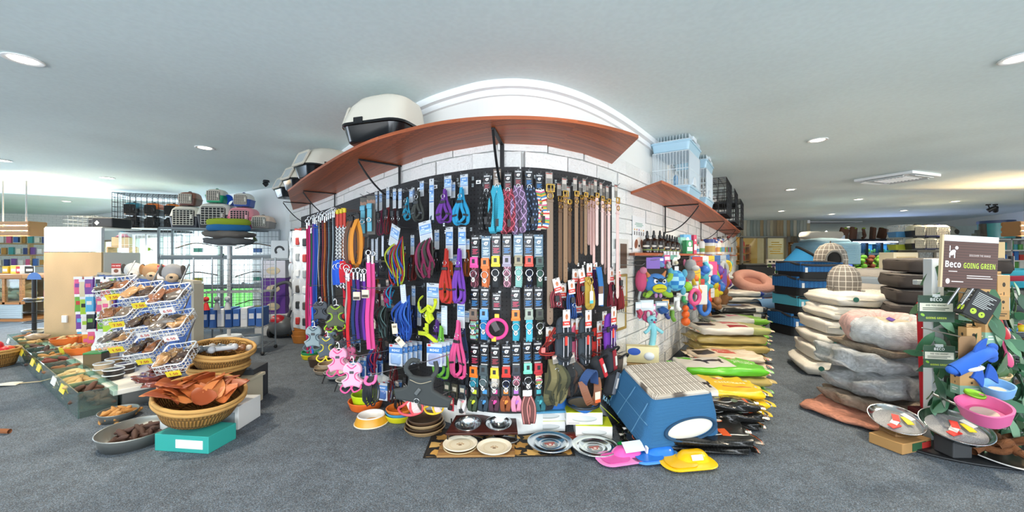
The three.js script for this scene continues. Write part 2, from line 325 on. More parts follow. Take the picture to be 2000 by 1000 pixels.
function creased(g,cosLimit){
const a=g.attributes.position,m=new Map(),fn=[],A=V(),B=V(),D=V();
const key=(i)=>Math.round(a.getX(i)*4e3)+'_'+Math.round(a.getY(i)*4e3)+'_'+Math.round(a.getZ(i)*4e3),ks=[];
for(let i=0;i<a.count;i++)ks.push(key(i));
for(let i=0;i<a.count;i+=3){A.fromBufferAttribute(a,i);B.fromBufferAttribute(a,i+1).sub(A);D.fromBufferAttribute(a,i+2).sub(A);const c=B.clone().cross(D);fn.push(c);for(let k=0;k<3;k++){if(!m.has(ks[i+k]))m.set(ks[i+k],[]);m.get(ks[i+k]).push(c);}}
const nn=new Float32Array(a.count*3);
for(let i=0;i<a.count;i++){const f=fn[i/3|0],fl=f.length()||1,e=V();for(const c of m.get(ks[i]))if(c.dot(f)>=cosLimit*fl*(c.length()||1))e.add(c);const l=e.length()||1;nn[i*3]=e.x/l;nn[i*3+1]=e.y/l;nn[i*3+2]=e.z/l;}
g.setAttribute('normal',new THREE.BufferAttribute(nn,3));return g;
}
function wirePanel(o,a,b,na,nb,r=0.003){
const gs=[],O=V(...o),A=V(...a),B=V(...b),q=(p)=>[p.x,p.y,p.z];
for(let i=0;i<=na;i++){const s=O.clone().addScaledVector(A,i/na);gs.push(bar(q(s),q(s.clone().add(B)),r,4));}
for(let i=0;i<=nb;i++){const s=O.clone().addScaledVector(B,i/nb);gs.push(bar(q(s),q(s.clone().add(A)),r,4));}
return gs;
}
function wireBox(w,h,d,step,r=0.003,lid=true,bottom=true){
const n=(l)=>Math.max(2,Math.round(l/step)),X=w/2,Z=d/2,gs=[];
gs.push(...wirePanel([-X,0,Z],[w,0,0],[0,h,0],n(w),n(h),r),...wirePanel([-X,0,-Z],[w,0,0],[0,h,0],n(w),n(h),r));
gs.push(...wirePanel([-X,0,-Z],[0,0,d],[0,h,0],n(d),n(h),r),...wirePanel([X,0,-Z],[0,0,d],[0,h,0],n(d),n(h),r));
if(lid)gs.push(...wirePanel([-X,h,-Z],[w,0,0],[0,0,d],n(w),n(d),r));
if(bottom)gs.push(...wirePanel([-X,0,-Z],[w,0,0],[0,0,d],n(w),n(d),r));
return gs;
}
const woodTex=dataTex(256,(u,v)=>{const n=vnoise(u*3+2*vnoise(u*4,v*8,8),v*40,40),k=0.72+0.28*n+0.05*rnd();return[255*Math.min(1,k*1.02),255*k*0.98,255*k*0.94];});
const redWood=M(0xcc6c3c,0.42,0,{map:rep(woodTex,0.6,1.4)}),pineWood=M(0xd9b98a,0.6,0,{map:woodTex}),oakWood=M(0xb9824a,0.55,0,{map:woodTex});
const plyTex=dataTex(256,(u,v)=>{const n=vnoise(u*6+1.5*vnoise(u*3,v*3,4),v*3,12),k=0.88+0.1*n+0.03*rnd();return[255*k,248*k,236*k];});
const plyWood=M(0xd6b98e,0.6,0,{map:plyTex});
const pegTex=dataTex(128,(u,v)=>{const fx=(u*4)%1-0.5,fy=(v*4)%1-0.5,h=Math.hypot(fx,fy)<0.17;const k=h?8:38+10*rnd();return[k,k,k*1.05];});
const pegMat=M(0xffffff,0.7,0,{map:rep(pegTex,7,7)});
{const o=one('pegboard','tall black pegboard curving along the white block wall, hung full of pet wear','pegboard',slab(588,1195,0.02,588,1195,0.05,0.2,H+0.735,90),pegMat);}
{const o=one('toy_pegboard','black pegboard hung with dog toys under the bottle shelf','pegboard',slab(1242,1425,0.02,1242,1425,0.05,0.82,H-0.004,50),pegMat);}
const bigShelf=thing('timber_shelf','long curving red-brown timber shelf above the black pegboard','shelf');
obj('board',slab(572,1195,0.02,562,1247,0.62,H+0.93,H+0.955,80),redWood,bigShelf);
const midShelf=thing('timber_shelf','red-brown timber shelf on the right carrying white and wire cages','shelf');
obj('board',slab(1232,1432,0.02,1292,1446,0.5,H+0.685,H+0.715,60),redWood,midShelf);
const lowShelf=thing('timber_shelf','narrow red-brown timber shelf holding dropper bottles and grooming goods','shelf');
obj('board',slab(1230,1432,0.02,1240,1440,0.24,H+0.005,H+0.033,60),redWood,lowShelf);
const bracketGeo=(()=>{const L=0.42,D=0.36,arc=[];for(let i=0;i<=10;i++){const t=i/10*PI/2;arc.push([0,-D+D*(1-Math.cos(t))+0.0,0.02+L*Math.sin(t)*0.98]);}
return[rbox(0.035,D+0.04,0.012,0.003,[0,-D/2,0.01]),rbox(0.03,0.012,L+0.02,0.003,[0,-0.008,L/2]),strap(arc.map(([x,y,z])=>[x,-D+(z-0.02)**1.9/(L**1.9)*(D-0.01),z]),0.018,0.012,[1,0,0],14)];})();
const bracketMesh=join(bracketGeo);
for(const[u,sh,y]of[[607,bigShelf,0.93],[655,bigShelf,0.93],[782,bigShelf,0.93],[981,bigShelf,0.93],[1298,midShelf,0.685],[1368,midShelf,0.685],[1400,midShelf,0.685],[1416,midShelf,0.685],[1318,lowShelf,0.005],[1370,lowShelf,0.005],[1402,lowShelf,0.005]]){
const w=wallAt(u,0.036),b=obj('bracket',bracketMesh,blackMetal,sh);b.position.set(w.x,H+y,w.z);b.rotation.y=w.turn;if(sh===lowShelf)b.scale.set(0.8,0.45,0.5);
}
(()=>{
const o=thing('litter_box','largest hooded cat litter box on the long shelf, nearest the viewer','litter box',[0,0,0],0,'hooded litter boxes on the long shelf');
obj('base_pan',loft([[0,0.38,0.5,0.1],[0.012,0.41,0.53,0.1],[0.13,0.47,0.6,0.12],[0.135,0.5,0.63,0.13],[0.155,0.5,0.63,0.13]],6),M(0x121315,0.14),o);
obj('hood',loft([[0.155,0.49,0.62,0.13],[0.165,0.49,0.62,0.13],[0.3,0.45,0.54,0.13,0,-0.03],[0.36,0.41,0.46,0.14,0,-0.06],[0.385,0.34,0.36,0.14,0,-0.07],[0.392,0.2,0.2,0.1,0,-0.07]],6),M(0xd9d3c4,0.45),o);
const door=new THREE.Group();obj('door',plate(roundRect(0.28,0.17,0.03),0.012,0.003,[0,0.235,0.288],[-0.43,0,0]),M(0xb9bfbf,0.2),o);
const fr=roundRect(0.31,0.2,0.035);fr.holes.push(roundRect(0.265,0.155,0.03));obj('door_frame',plate(fr,0.02,0.004,[0,0.235,0.29],[-0.43,0,0]),M(0xcfc8b8,0.5),o);
for(const s of[-1,1])obj('latch',rbox(0.012,0.05,0.09,0.005,[s*0.25,0.165,0.08]),M(0x1a1b1d,0.3),o);
const spots=[[752,0.42,''],[634,0.36,'second hooded cat litter box along the long shelf, behind the largest'],[602,0.34,'third hooded cat litter box along the long shelf, partly hidden'],[580,0.3,'farthest hooded cat litter box at the left end of the shelf']];
spots.forEach(([u,off,label],i)=>{const w=wallAt(u,off),p=[w.x,H+0.956,w.z];if(!i){o.position.set(...p);o.rotation.y=w.turn-PI/2+0.45;}else dup(o,p,w.turn-PI/2,label);});
})();
// ---------- goods hanging on the black pegboard ----------
const dogFace=(g,x,y,s,c='#fff')=>{g.fillStyle=c;g.beginPath();g.ellipse(x,y,s,s*1.15,0,0,7);g.fill();g.beginPath();g.ellipse(x+s*0.75,y-s*0.5,s*0.45,s*0.7,0.5,0,7);g.fill();g.fillStyle='#111';g.beginPath();g.arc(x-s*0.35,y-s*0.15,s*0.16,0,7);g.arc(x+s*0.3,y-s*0.15,s*0.16,0,7);g.ellipse(x,y+s*0.45,s*0.3,s*0.2,0,0,7);g.fill();};
const doogPrint=(bg,stripe,word)=>paint(64,192,(g,w,h)=>{
g.fillStyle=bg;g.fillRect(0,0,w,h);g.fillStyle='#ddd';g.fillRect(24,4,16,4);
g.fillStyle='#f4f4f4';for(let i=0;i<4;i++)g.fillRect(7+i*13,20,11,14);g.fillStyle=bg;g.font='bold 12px sans-serif';g.textAlign='center';['D','O','O','G'].forEach((c,i)=>g.fillText(c,12.5+i*13,32));
dogFace(g,32,62,13);g.strokeStyle=stripe;g.lineWidth=2;g.beginPath();g.moveTo(2,60);g.lineTo(20,66);g.stroke();
g.fillStyle='#fff';g.font='bold 15px sans-serif';g.fillText(word,32,103);g.fillStyle=stripe;for(let i=0;i<5;i++)g.fillRect(10+(i%2)*4,114+i*9,44-(i%3)*7,5);
g.fillStyle='#bbb';g.fillRect(8,172,48,12);
});
const doogCards={black:doogPrint('#15161a','#c8385a','Collar'),blackblue:doogPrint('#16181d','#2f7fc2','Collar'),brown:doogPrint('#7a6a5c','#d9c9b8','Leash'),slate:doogPrint('#56748a','#cfe2ee','Collar'),leash:doogPrint('#1d1c1e','#a8444f','Leash')};
const bluePrint=paint(96,192,(g,w,h)=>{
g.fillStyle='#c9ced2';g.fillRect(0,0,w,h);g.fillStyle='#26282b';g.fillRect(36,6,24,5);g.fillStyle='#5d8fcb';g.fillRect(4,30,w-8,70);g.fillStyle='#9cbde3';g.fillRect(4,70,w-8,30);
g.fillStyle='#eef4fb';g.font='bold 21px sans-serif';g.textAlign='center';g.fillText('ROGZ',w/2,54);for(let i=0;i<14;i++){g.fillRect(12+(i*37)%70,62+(i*17)%34,5,6);}g.fillStyle='#4676b8';g.fillRect(4,104,w-8,6);g.fillStyle='#b9c0c6';g.fillRect(8,116,w-16,66);
});
const whiteBluePrint=paint(64,192,(g,w,h)=>{g.fillStyle='#cfdcea';g.fillRect(0,0,w,h);g.fillStyle='#e9f0f6';for(let i=0;i<9;i++)g.fillRect(8,30+i*17,48-(i%3)*9,6);g.fillStyle='#222';g.fillRect(24,5,16,4);});
const redPrint=paint(96,160,(g,w,h)=>{g.fillStyle='#d6d3d0';g.fillRect(0,0,w,h);g.fillStyle='#222';g.fillRect(36,6,24,7);g.fillStyle='#f2efec';g.fillRect(4,22,w-8,60);g.fillStyle='#c97b52';g.beginPath();g.ellipse(50,64,20,26,0,0,7);g.fill();g.fillStyle='#7b4a33';g.beginPath();g.arc(44,56,4,0,7);g.arc(58,56,4,0,7);g.fill();g.fillStyle='#e23b30';g.fillRect(0,104,w,38);g.fillStyle='#fff';g.font='bold 18px sans-serif';g.textAlign='center';g.fillText('EzyDog',w/2,129);});
const greyPrint=paint(96,192,(g,w,h)=>{g.fillStyle='#8e8a84';g.fillRect(0,0,w,h);g.fillStyle='#c8beb4';g.fillRect(8,30,w-16,60);g.fillStyle='#d05848';g.fillRect(8,18,w-16,10);g.fillStyle='#5b564f';for(let i=0;i<5;i++)g.fillRect(14,100+i*14,60,5);g.fillStyle='#222';g.fillRect(34,5,28,6);});
const maxPrint=paint(128,192,(g,w,h)=>{g.fillStyle='#57534d';g.fillRect(0,0,w,h);g.fillStyle='#c98f72';g.font='bold 22px serif';g.textAlign='center';g.fillText('Max&Molly',w/2,36);});
const webTex=paint(32,32,(g)=>{g.fillStyle='#fff';g.fillRect(0,0,32,32);g.fillStyle='#cfcfcf';g.fillRect(0,0,3,32);g.fillRect(29,0,3,32);for(let i=0;i<8;i++){g.fillStyle=i%2?'#f0f0f0':'#dedede';g.fillRect(3,i*4,26,2);}});webTex.wrapS=webTex.wrapT=THREE.RepeatWrapping;webTex.repeat.set(1,30);
const pat=(fn,rx=1,ry=12)=>{const t=paint(64,64,fn);t.wrapS=t.wrapT=THREE.RepeatWrapping;t.repeat.set(rx,ry);return t;};
const dotTex=pat((g)=>{g.fillStyle='#555';g.fillRect(0,0,64,64);g.fillStyle='#fff';for(const[x,y]of[[12,12],[44,12],[28,44],[60,44]]){g.beginPath();g.arc(x,y,7,0,7);g.fill();}});
const stripeTex=pat((g)=>{['#e8d9b0','#c23a3a','#f4efe4','#3f7fae','#e0a63c','#6aa05a','#d9668a','#f2eee2'].forEach((c,i)=>{g.fillStyle=c;g.fillRect(0,i*8,64,8);});},1,9);
const diaTex=pat((g)=>{g.fillStyle='#888';g.fillRect(0,0,64,64);g.strokeStyle='#fff';g.lineWidth=7;g.beginPath();g.moveTo(0,0);g.lineTo(64,64);g.moveTo(64,0);g.lineTo(0,64);g.stroke();},1,14);
const meshTex=pat((g)=>{g.fillStyle='#fff';g.fillRect(0,0,64,64);g.fillStyle='#8a8a8a';for(let i=0;i<8;i++)for(let k=0;k<8;k++)g.fillRect(i*8+(k%2)*4,k*8,4,4);},1,14);
const reflTex=pat((g)=>{g.fillStyle='#fff';g.fillRect(0,0,64,64);g.fillStyle='#777';g.fillRect(0,0,64,64);g.fillStyle='#fff';g.fillRect(8,0,6,64);g.fillRect(50,0,6,64);},1,1);
const web=(c)=>M(c,0.9,0,{map:webTex});
const pmat=(c,t)=>M(c,0.85,0,{map:t});
const patt={dots:dotTex,stripes:stripeTex,diamond:diaTex,mesh:meshTex};
const tagPaper=M(0xe2d6bf,0.8),whitePaper=M(0xeef0f1,0.7);
const hookGeo=(()=>{const c={};return(L)=>{const k=Math.round(L*50)/50;if(!c[k])c[k]=join([tube([[0,0,0],[0,0,k*0.7],[0,0.004,k*0.92],[0,0.02,k]],0.0035,8,5),box(0.022,0.03,0.004,[0,0,0.002])]);return c[k];};})();
let hookCount=0;
function hookFor(parent,off){const h=obj('hook',hookGeo(off+0.03),steel,parent);h.position.set(0,0.0,-off);return h;}
function hang(name,label,category,u,v,off,group,hook=true){
const w=onWall(u,v,0.05+off),o=thing(name,label,category,w.p,w.turn,group);if(hook)hookFor(o,off);return{o,k:w.d/F,o3:w};
}
const cardMesh=(w,h,map,o,y=0,z=0,x=0,rz=0)=>{const c=obj('card',box(w,h,0.004,[0,-h/2+0.012,0]),M(0xffffff,0.35,0,{map}),o);c.position.set(x,y,z);c.rotation.z=rz;return c;};
const ringMesh=(R,o,x,y,z,mat=chrome)=>{const m=obj('ring',tor(R,R*0.13,[0,0,0],[0,0,0],18,6),mat,o);m.position.set(x,y,z);return m;};
function loops(y0,y1,w,n,spread,z=0.012,wob=0.3){
const gs=[];for(let i=0;i<n;i++){const x=(n===1?0:(i/(n-1)-0.5)*spread),dy=(i%2)*0.03*(y0-y1),dx=wob*w*(i%2?1:-1);gs.push(strap([[x*0.4,y0,z],[x+dx,(y0*2+y1)/3,z+w*0.5],[x+dx*0.4,y1+dy+w*0.4,z+w*0.9],[x,y1+dy,z+w*0.3],[x-dx*0.4,y1+dy+w*0.4,z-w*0.3],[x-dx,(y0*2+y1)/3,z],[x*0.4,y0,z-0.004]],w,0.005,[1,0,0.25],28));}
return gs;
}
function cardLead(u,v0,v1,card,color,pattern,label,group){
const{o,k}=hang('carded_leash',label,'leash',u,v0,0.1,group),h=(v1-v0)*k,cw=15*k,ch=36*k;cardMesh(cw,ch,doogCards[card],o);
const mat=pattern?pmat(color,patt[pattern]):web(color);
obj('clip',[cyl(0.007,0.007,0.05,[0,-ch-0.01,0.018],[0,0,0],8),tor(0.016,0.004,[0,-ch+0.02,0.018],[0,0,0],14,5)],chrome,o);
obj('webbing',loops(-ch*0.85,-h,12*k,2,12*k,0.016),mat,o);obj('label_patch',box(6*k,14*k,0.003,[3*k,-h+20*k,0.03+9*k]),M(0x2a2a2c,0.6),o);
}
function cardCollar(u,v0,v1,card,color,pattern,buckle,label,group){
const{o,k}=hang('carded_collar',label,'collar',u,v0,0.1,group),h=(v1-v0)*k,cw=18*k,ch=46*k;cardMesh(cw,ch,doogCards[card],o);
const b=obj('buckle',[rbox(16*k,18*k,0.022,0.006,[0,-ch-3*k,0.02]),rbox(18*k,6*k,0.016,0.004,[0,-ch-12*k,0.018])],plastic(buckle),o);
obj('badge',rbox(6*k,8*k,0.004,0.001,[0,-ch-2*k,0.032]),M(0x2b2b2d,0.5),b);
obj('webbing',[strap([[0,-ch+5*k,0.008],[0,-ch-12*k,0.02],[0,(-ch-h)/2,0.024],[0,-h+6*k,0.026],[0,-h,0.016],[2*k,-h+8*k,0.004],[2*k,-ch,0.004]],12*k,0.005,[1,0,0],24)],pattern?pmat(color,patt[pattern]):web(color),o);
ringMesh(7*k,o,0,-ch-27*k,0.034);
const ch2=obj('charm',[sph(4*k,[0,-ch-38*k,0.036],[1,1.2,0.35],10)],M(0xf4f1ea,0.4),o);obj('charm_nose',[sph(1.3*k,[0,-ch-39*k,0.036+1.5*k],[1,1,0.5],6),sph(1.1*k,[-1.7*k,-ch-36.5*k,0.036+1.3*k],[1,1,0.5],6),sph(1.1*k,[1.7*k,-ch-36.5*k,0.036+1.3*k],[1,1,0.5],6)],M(0x151515,0.4),ch2);
}
[[951,342,452,'leash',0x55585c,'dots','charcoal dotted leash on black card, first of the top carded leashes'],[971,333,456,'brown',0x3fb3cf,'mesh','turquoise mesh leash folded below a taupe card'],[992,340,457,'leash',0xc9566a,'diamond','raspberry pink diamond pattern leash on a black card'],[1012,333,458,'leash',0xb99ac4,'diamond','lilac and pink patterned leash on a black card'],[1033,334,452,'blackblue',0x6f86ac,'dots','dusty blue dotted leash on a black card'],[1053,341,450,'blackblue',0xffffff,'stripes','rainbow striped leash at the right end of the top carded row']].forEach((a)=>cardLead(...a,'carded leashes in the top row'));
const rowsOf=[[[928,462,562,'black',0x9c5a6a,'diamond',0xe64a9b,'pink buckle collar on black card, left of the orange buckle one'],[949,464,562,'slate',0xd97a4a,null,0xe8742c,'orange buckle collar on slate blue card in second row'],[969,460,562,'black',0x2d3136,'mesh',0xf2d21f,'black collar with yellow buckle in the second collar row'],[990,460,562,'blackblue',0xd9a0b4,'diamond',0x9a93a8,'grey buckle collar with pale pink pattern on black card'],[1012,459,562,'slate',0x8fc4bd,'mesh',0x8d8467,'mint mesh collar with khaki buckle on slate card'],[1032,460,562,'blackblue',0x27365c,'dots',0xe0422f,'navy dotted collar with red buckle on black card'],[1052,461,562,'slate',0x3d5a50,null,0x2f4a44,'dark green collar at the right end of the second row']],
[[927,563,664,'blackblue',0x8fd0cf,'stripes',0x7a675a,'striped collar with brown buckle on black card in third row'],[947,563,664,'blackblue',0x2f86c4,'mesh',0x6aa3e0,'sky blue collar and buckle on black card'],[1007,565,666,'black',0x36a0b8,null,0xf08030,'teal collar with orange buckle and orange edging'],[1032,563,668,'blackblue',0x4fc0dc,'mesh',0x9aa79a,'cyan mesh collar with grey buckle beside a cyan harness mesh'],[1052,563,664,'blackblue',0x56604a,'dots',0x3c4238,'camouflage collar at the right end of the third row']],
[[927,675,762,'black',0x2f8aa0,null,0xef7a2a,'orange buckle collar with teal edge in the fourth row'],[946,672,760,'blackblue',0x55666a,null,0x47545a,'dark grey collar between orange and yellow buckles'],[967,677,760,'leash',0xc9c2b8,null,0xf3cf3a,'yellow buckle collar with red diamond tag'],[989,675,762,'blackblue',0x2a3d72,'dots',0xd93a33,'navy dotted collar with red buckle in the fourth row'],[1008,672,752,'blackblue',0xd98fa4,'diamond',0x3a3f48,'pink patterned collar with dark buckle on black card'],[1030,668,768,'blackblue',0x50555a,'dots',0x7fe0bd,'black and white dotted collar with mint buckle'],[1050,668,762,'blackblue',0xffffff,'stripes',0xc23b44,'red striped collar at the right end of the fourth row']]];
rowsOf.forEach((row,i)=>row.forEach((a)=>cardCollar(...a,'carded collars in row '+['two','three','four'][i])));
{const{o,k}=hang('rope_collar','round hot pink collar looped open on the pegboard','collar',970,575,0.13);cardMesh(17*k,34*k,doogCards.black,o);obj('loop',tor(19*k,3.4*k,[2*k,-66*k,0.03],[0.15,0.2,0],36,8),fabric(0xf0468f),o);obj('buckle',rbox(12*k,22*k,0.02,0.005,[-1*k,-60*k,0.04],[0,0,0.5]),plastic(0x4a4547),o);obj('tab',[rbox(9*k,10*k,0.015,0.004,[2*k,-42*k,0.03]),rbox(9*k,9*k,0.015,0.004,[-4*k,-86*k,0.03])],plastic(0xf0bd3a),o);}
[[907,0xe5929c,0xe9e9e9],[927,0xc6d038,0x3a4a3a],[947,0x4a90c8,0x2d3d4a],[967,0xe04a9a,0x4a2d3d],[988,0xe88a3a,0x8a4a2a],[1008,0xb070c0,0xe690b0],[1052,0x5ac0cc,0x2d6a74]].forEach(([u,c1,c2],i)=>{
const{o,k}=hang('carded_charm',['pale pink','lime green','blue','magenta','orange','purple','aqua'][i]+' small collar on short black card in the bottom row','collar',u,757,0.13,'small carded collars in the bottom row');
obj('card',box(17*k,18*k,0.004,[0,-8*k,0]),M(0x34383a,0.4),o);obj('print',box(9*k,8*k,0.002,[0,-8*k,0.003]),plastic(c1),o);
obj('webbing',loops(-16*k,-44*k,9*k,2,7*k,0.014),web(c2),o);obj('buckle',rbox(10*k,8*k,0.016,0.004,[0,-26*k,0.026]),plastic(c1),o);
});
{const{o,k}=hang('striped_leash','pink and white striped leash below a pale card at the board foot','leash',1030,762,0.16);obj('card',box(18*k,12*k,0.004,[0,-6*k,0]),whitePaper,o);obj('webbing',loops(-12*k,-62*k,15*k,2,6*k,0.016),pmat(0xd98a86,reflTex),o);}
function belt(u,v0,v1,wpx,color,label,off=0.1){
const{o,k}=hang('leather_collar',label,'collar',u,v0,off,'leather collars with brass buckles'),h=(v1-v0)*k,w=wpx*k,mat=leather(color);
cardMesh(w*1.25,26*k,greyPrint,o);
const s=new THREE.Shape(),L=h-24*k;s.moveTo(-w/2,0);s.lineTo(w/2,0);s.lineTo(w/2,-L+w*0.7);s.quadraticCurveTo(w/2,-L+w*0.2,0,-L);s.quadraticCurveTo(-w/2,-L+w*0.2,-w/2,-L+w*0.7);s.closePath();
for(let i=0;i<5;i++){const c=new THREE.Path();c.absarc(0,-L+w*(1.1+i*1.05),w*0.09,0,2*PI,true);s.holes.push(c);}
obj('strap',plate(s,0.007,0.002,[0,-30*k,0.016],[0,0,0],4),mat,o);
obj('keeper',rbox(w*1.2,w*0.35,0.02,0.004,[0,-54*k,0.016]),mat,o);obj('keeper',rbox(w*1.1,w*0.4,0.018,0.004,[0,-38*k,0.015]),mat,o);
const fr=roundRect(w*1.5,w*1.3,w*0.2);fr.holes.push(roundRect(w*1.15,w*0.95,w*0.12));
obj('buckle',[plate(fr,0.008,0.002,[0,-29*k,0.022]),rbox(w*0.16,w*1.1,0.008,0.002,[0,-30*k,0.029])],brass,o);
obj('ring',tor(w*0.5,w*0.09,[0,-44*k,0.024],[0,0,0],18,6),brass,o);
}
const tan=0x7d5f47,tan2=0x8b6c4f,blush=0xdbb3ab,blush2=0xe6c6c0;
[[1072.5,339,628,12,0x86705d,'widest and longest taupe leather collar, left of the belt row',0.14],[1092,360,543,8,tan,'brown leather collar behind the pair left of the short ones',0.07],[1102,350,546,9,tan2,'brown leather collar in front of a long pair',0.12],[1110,366,508,7,0x74553c,'dark tan leather collar between the long brown pair and the short ones',0.08],[1123,350,511,8,tan2,'brown leather collar hanging alone mid row',0.11],[1133,357,490,6,tan,'narrow tan leather collar, left of the two shortest',0.09],[1141,352,493,7,tan2,'narrow tan leather collar next to the pink ones',0.12],[1147,362,473,6,blush,'short blush pink leather collar, first of the pink bunch',0.06],[1152,358,492,6,blush,'blush pink leather collar, second of the pink bunch',0.09],[1157,360,510,6,blush,'blush pink leather collar, third of the pink bunch',0.11],[1163,353,474,7,blush2,'pale pink leather collar in front of the pink bunch',0.14],[1173.5,359,511,7,blush2,'pale pink leather collar right of the pink bunch',0.12],[1179,366,530,6,blush,'dusky pink leather collar behind two paler ones',0.06],[1186,365,549,8,blush2,'long pale pink leather collar near the board edge',0.12],[1203,363,577,9,blush2,'long pale pink leather collar overlapping the white wall',0.16]].forEach((a)=>belt(...a));
function stepHarness(u,v0,v1,color,label,{cardH=40,cw=18,card=bluePrint,off=0.14,wide=15,accent=0x222427,rz=0}={}){
const{o,k}=hang('webbing_harness',label,'harness',u,v0,off,'webbing harnesses on blue cards'),h=(v1-v0)*k,ch=cardH*k,w=9.5*k,X=wide*k*1.15,t=0.3;cardMesh(cw*k,ch,card,o,0,-0.01,0,rz);
const y0=-ch*0.7,ym=y0-(h+y0)*0.32,yb=-h;
obj('shoulder_strap',[strap([[0,y0,0.02],[-X*0.35,ym,0.035],[-X,(ym+yb)/2,0.04],[-X*0.8,yb+4*k,0.03],[0,yb+2*k,0.03],[X*0.8,yb+4*k,0.03],[X,(ym+yb)/2,0.04],[X*0.35,ym,0.035],[0,y0,0.02]],w,0.006,[1,0,t],44)],web(color),o);
obj('chest_strap',[strap([[0,y0+4*k,0.03],[0,ym,0.046],[-X*0.3,(ym*2+yb)/3,0.05],[-X*0.55,yb+14*k,0.04],[-X*0.2,yb+6*k,0.05],[X*0.2,yb+8*k,0.05],[X*0.5,yb+16*k,0.04],[X*0.3,(ym*2+yb)/3,0.05],[0,ym+3*k,0.05]],w*0.9,0.006,[1,0,t],36)],web(color),o);
obj('slider',[rbox(w*1.25,4*k,0.012,0.003,[-X*0.75,(ym*0.8+yb*1.2)/2,0.044],[0,0,0.2]),rbox(w*1.25,4*k,0.012,0.003,[X*0.75,(ym*0.8+yb*1.2)/2,0.044],[0,0,-0.2]),rbox(w*1.5,6*k,0.016,0.003,[0,ym-2*k,0.05])],plastic(accent),o);
ringMesh(4.5*k,o,0,ym+9*k,0.05);
}
[[873,346,436,0x7a3fa6,'purple webbing harness on a blue card, top row',{wide:15}],[905,343,440,0x2fa3d3,'cyan webbing harness on a blue card, top row',{wide:15}],[876,446,592,0xd03a30,'red webbing harness with orange one behind, second row',{cardH:62,wide:11}],[901,446,593,0x7d45b8,'purple webbing harness hanging long in the second row',{cardH:62,wide:11}],[866,600,736,0x74c043,'lime green webbing harness with long white tag',{cardH:56,card:whiteBluePrint,wide:16,cw:15}],[899,592,736,0xec5a97,'bright pink webbing harness hanging in a loop',{cardH:52,wide:14}],[801,372,430,0x2e9fc2,'teal webbing harness on blue card, left of the green edged one',{wide:9,cardH:26,cw:12}],[822,356,432,0x4a4d48,'black webbing harness with lime edging in the top row',{wide:14,cardH:30,cw:12}],[884,500,590,0xe9742c,'orange webbing harness showing behind the red one',{wide:11,off:0.06,cardH:20}],[858,612,690,0x6a3fa0,'violet webbing harness behind the lime green one',{wide:12,off:0.07,cardH:22}],[908,610,705,0x2f3f66,'navy webbing harness behind the bright pink one',{wide:9,off:0.07,cardH:22}]].forEach((a)=>stepHarness(...a));
function bundle(u,v0,v1,colors,label,{card=bluePrint,cw=34,ch=44,wide=22,off=0.18,n=5,tilt=0.15,badge}={}){
const{o,k}=hang('harness_bundle',label,'harness',u,v0,off,'padded harnesses bunched on their cards'),h=(v1-v0)*k,X=wide*k;
const s=new THREE.Shape();[[-cw/2,0],[cw/2,0],[cw/2,-ch*0.7],[cw/4,-ch],[-cw/4,-ch],[-cw/2,-ch*0.7]].forEach(([x,y],i)=>(i?s.lineTo(x*k,y*k+0.012):s.moveTo(x*k,y*k+0.012)));
const c=cardMesh(cw*k,ch*k,card,o,0,0.05,0,tilt);
colors.forEach((col,i)=>{
const gs=[];for(let j=0;j<n;j++){const sx=((j*2+i)%n)/(n-1)*2-1,y=-ch*k*0.5;gs.push(strap([[sx*X*0.2,y,0],[sx*X*0.9+4*k,y-(h+y)*0.35,0.03+0.02*j],[sx*X+3*k*(i-1),-h*0.85+j*3*k,0.045],[sx*X*0.5,-h+j*5*k,0.03],[sx*X*0.3-7*k,-h*0.8,0.015],[sx*X*0.6,y-(h+y)*0.3,-0.005]],(11+(j%3))*k,0.01,[1,0.2*sx,0.5],26));}
obj('strap',gs,web(col),o);
});
obj('pad',[tf(puff(11*k,24*k,4*k,{r:0.6}),[0,-ch*k-34*k,0.05])],fabric(colors[0]),o);
ringMesh(4*k,o,0,-ch*k-8*k,0.075);if(badge)obj('badge',cyl(5*k,5*k,0.006,[0,-ch*k-12*k,0.09],[PI/2,0,0],16),plastic(badge),o);
}
[[783,444,556,[0xc93a34,0x2a62c4,0xc5d23a],'red, blue and lime padded harnesses bunched under a tilted card',{tilt:-0.35,wide:26}],[838,436,545,[0x45463f,0x9c2f5c],'black padded harness with crimson one behind, blue card',{wide:22}],[796,558,664,[0x2c62cc,0x3a78dc,0x2453b0],'bright blue padded harness bundle with white blue card',{card:whiteBluePrint,cw:18,wide:24}],[757,575,660,[0x3e4a46,0x6b8a88,0x2e2f31],'dark grey green harness bunch with beige paper tags',{card:greyPrint,cw:16,ch:26,wide:15}],[766,548,600,[0xa82c62,0x2fa6d6],'raspberry and cyan collars bunched above the beige tags',{card:greyPrint,cw:10,ch:12,wide:9,n:4}]].forEach((a)=>bundle(...a));
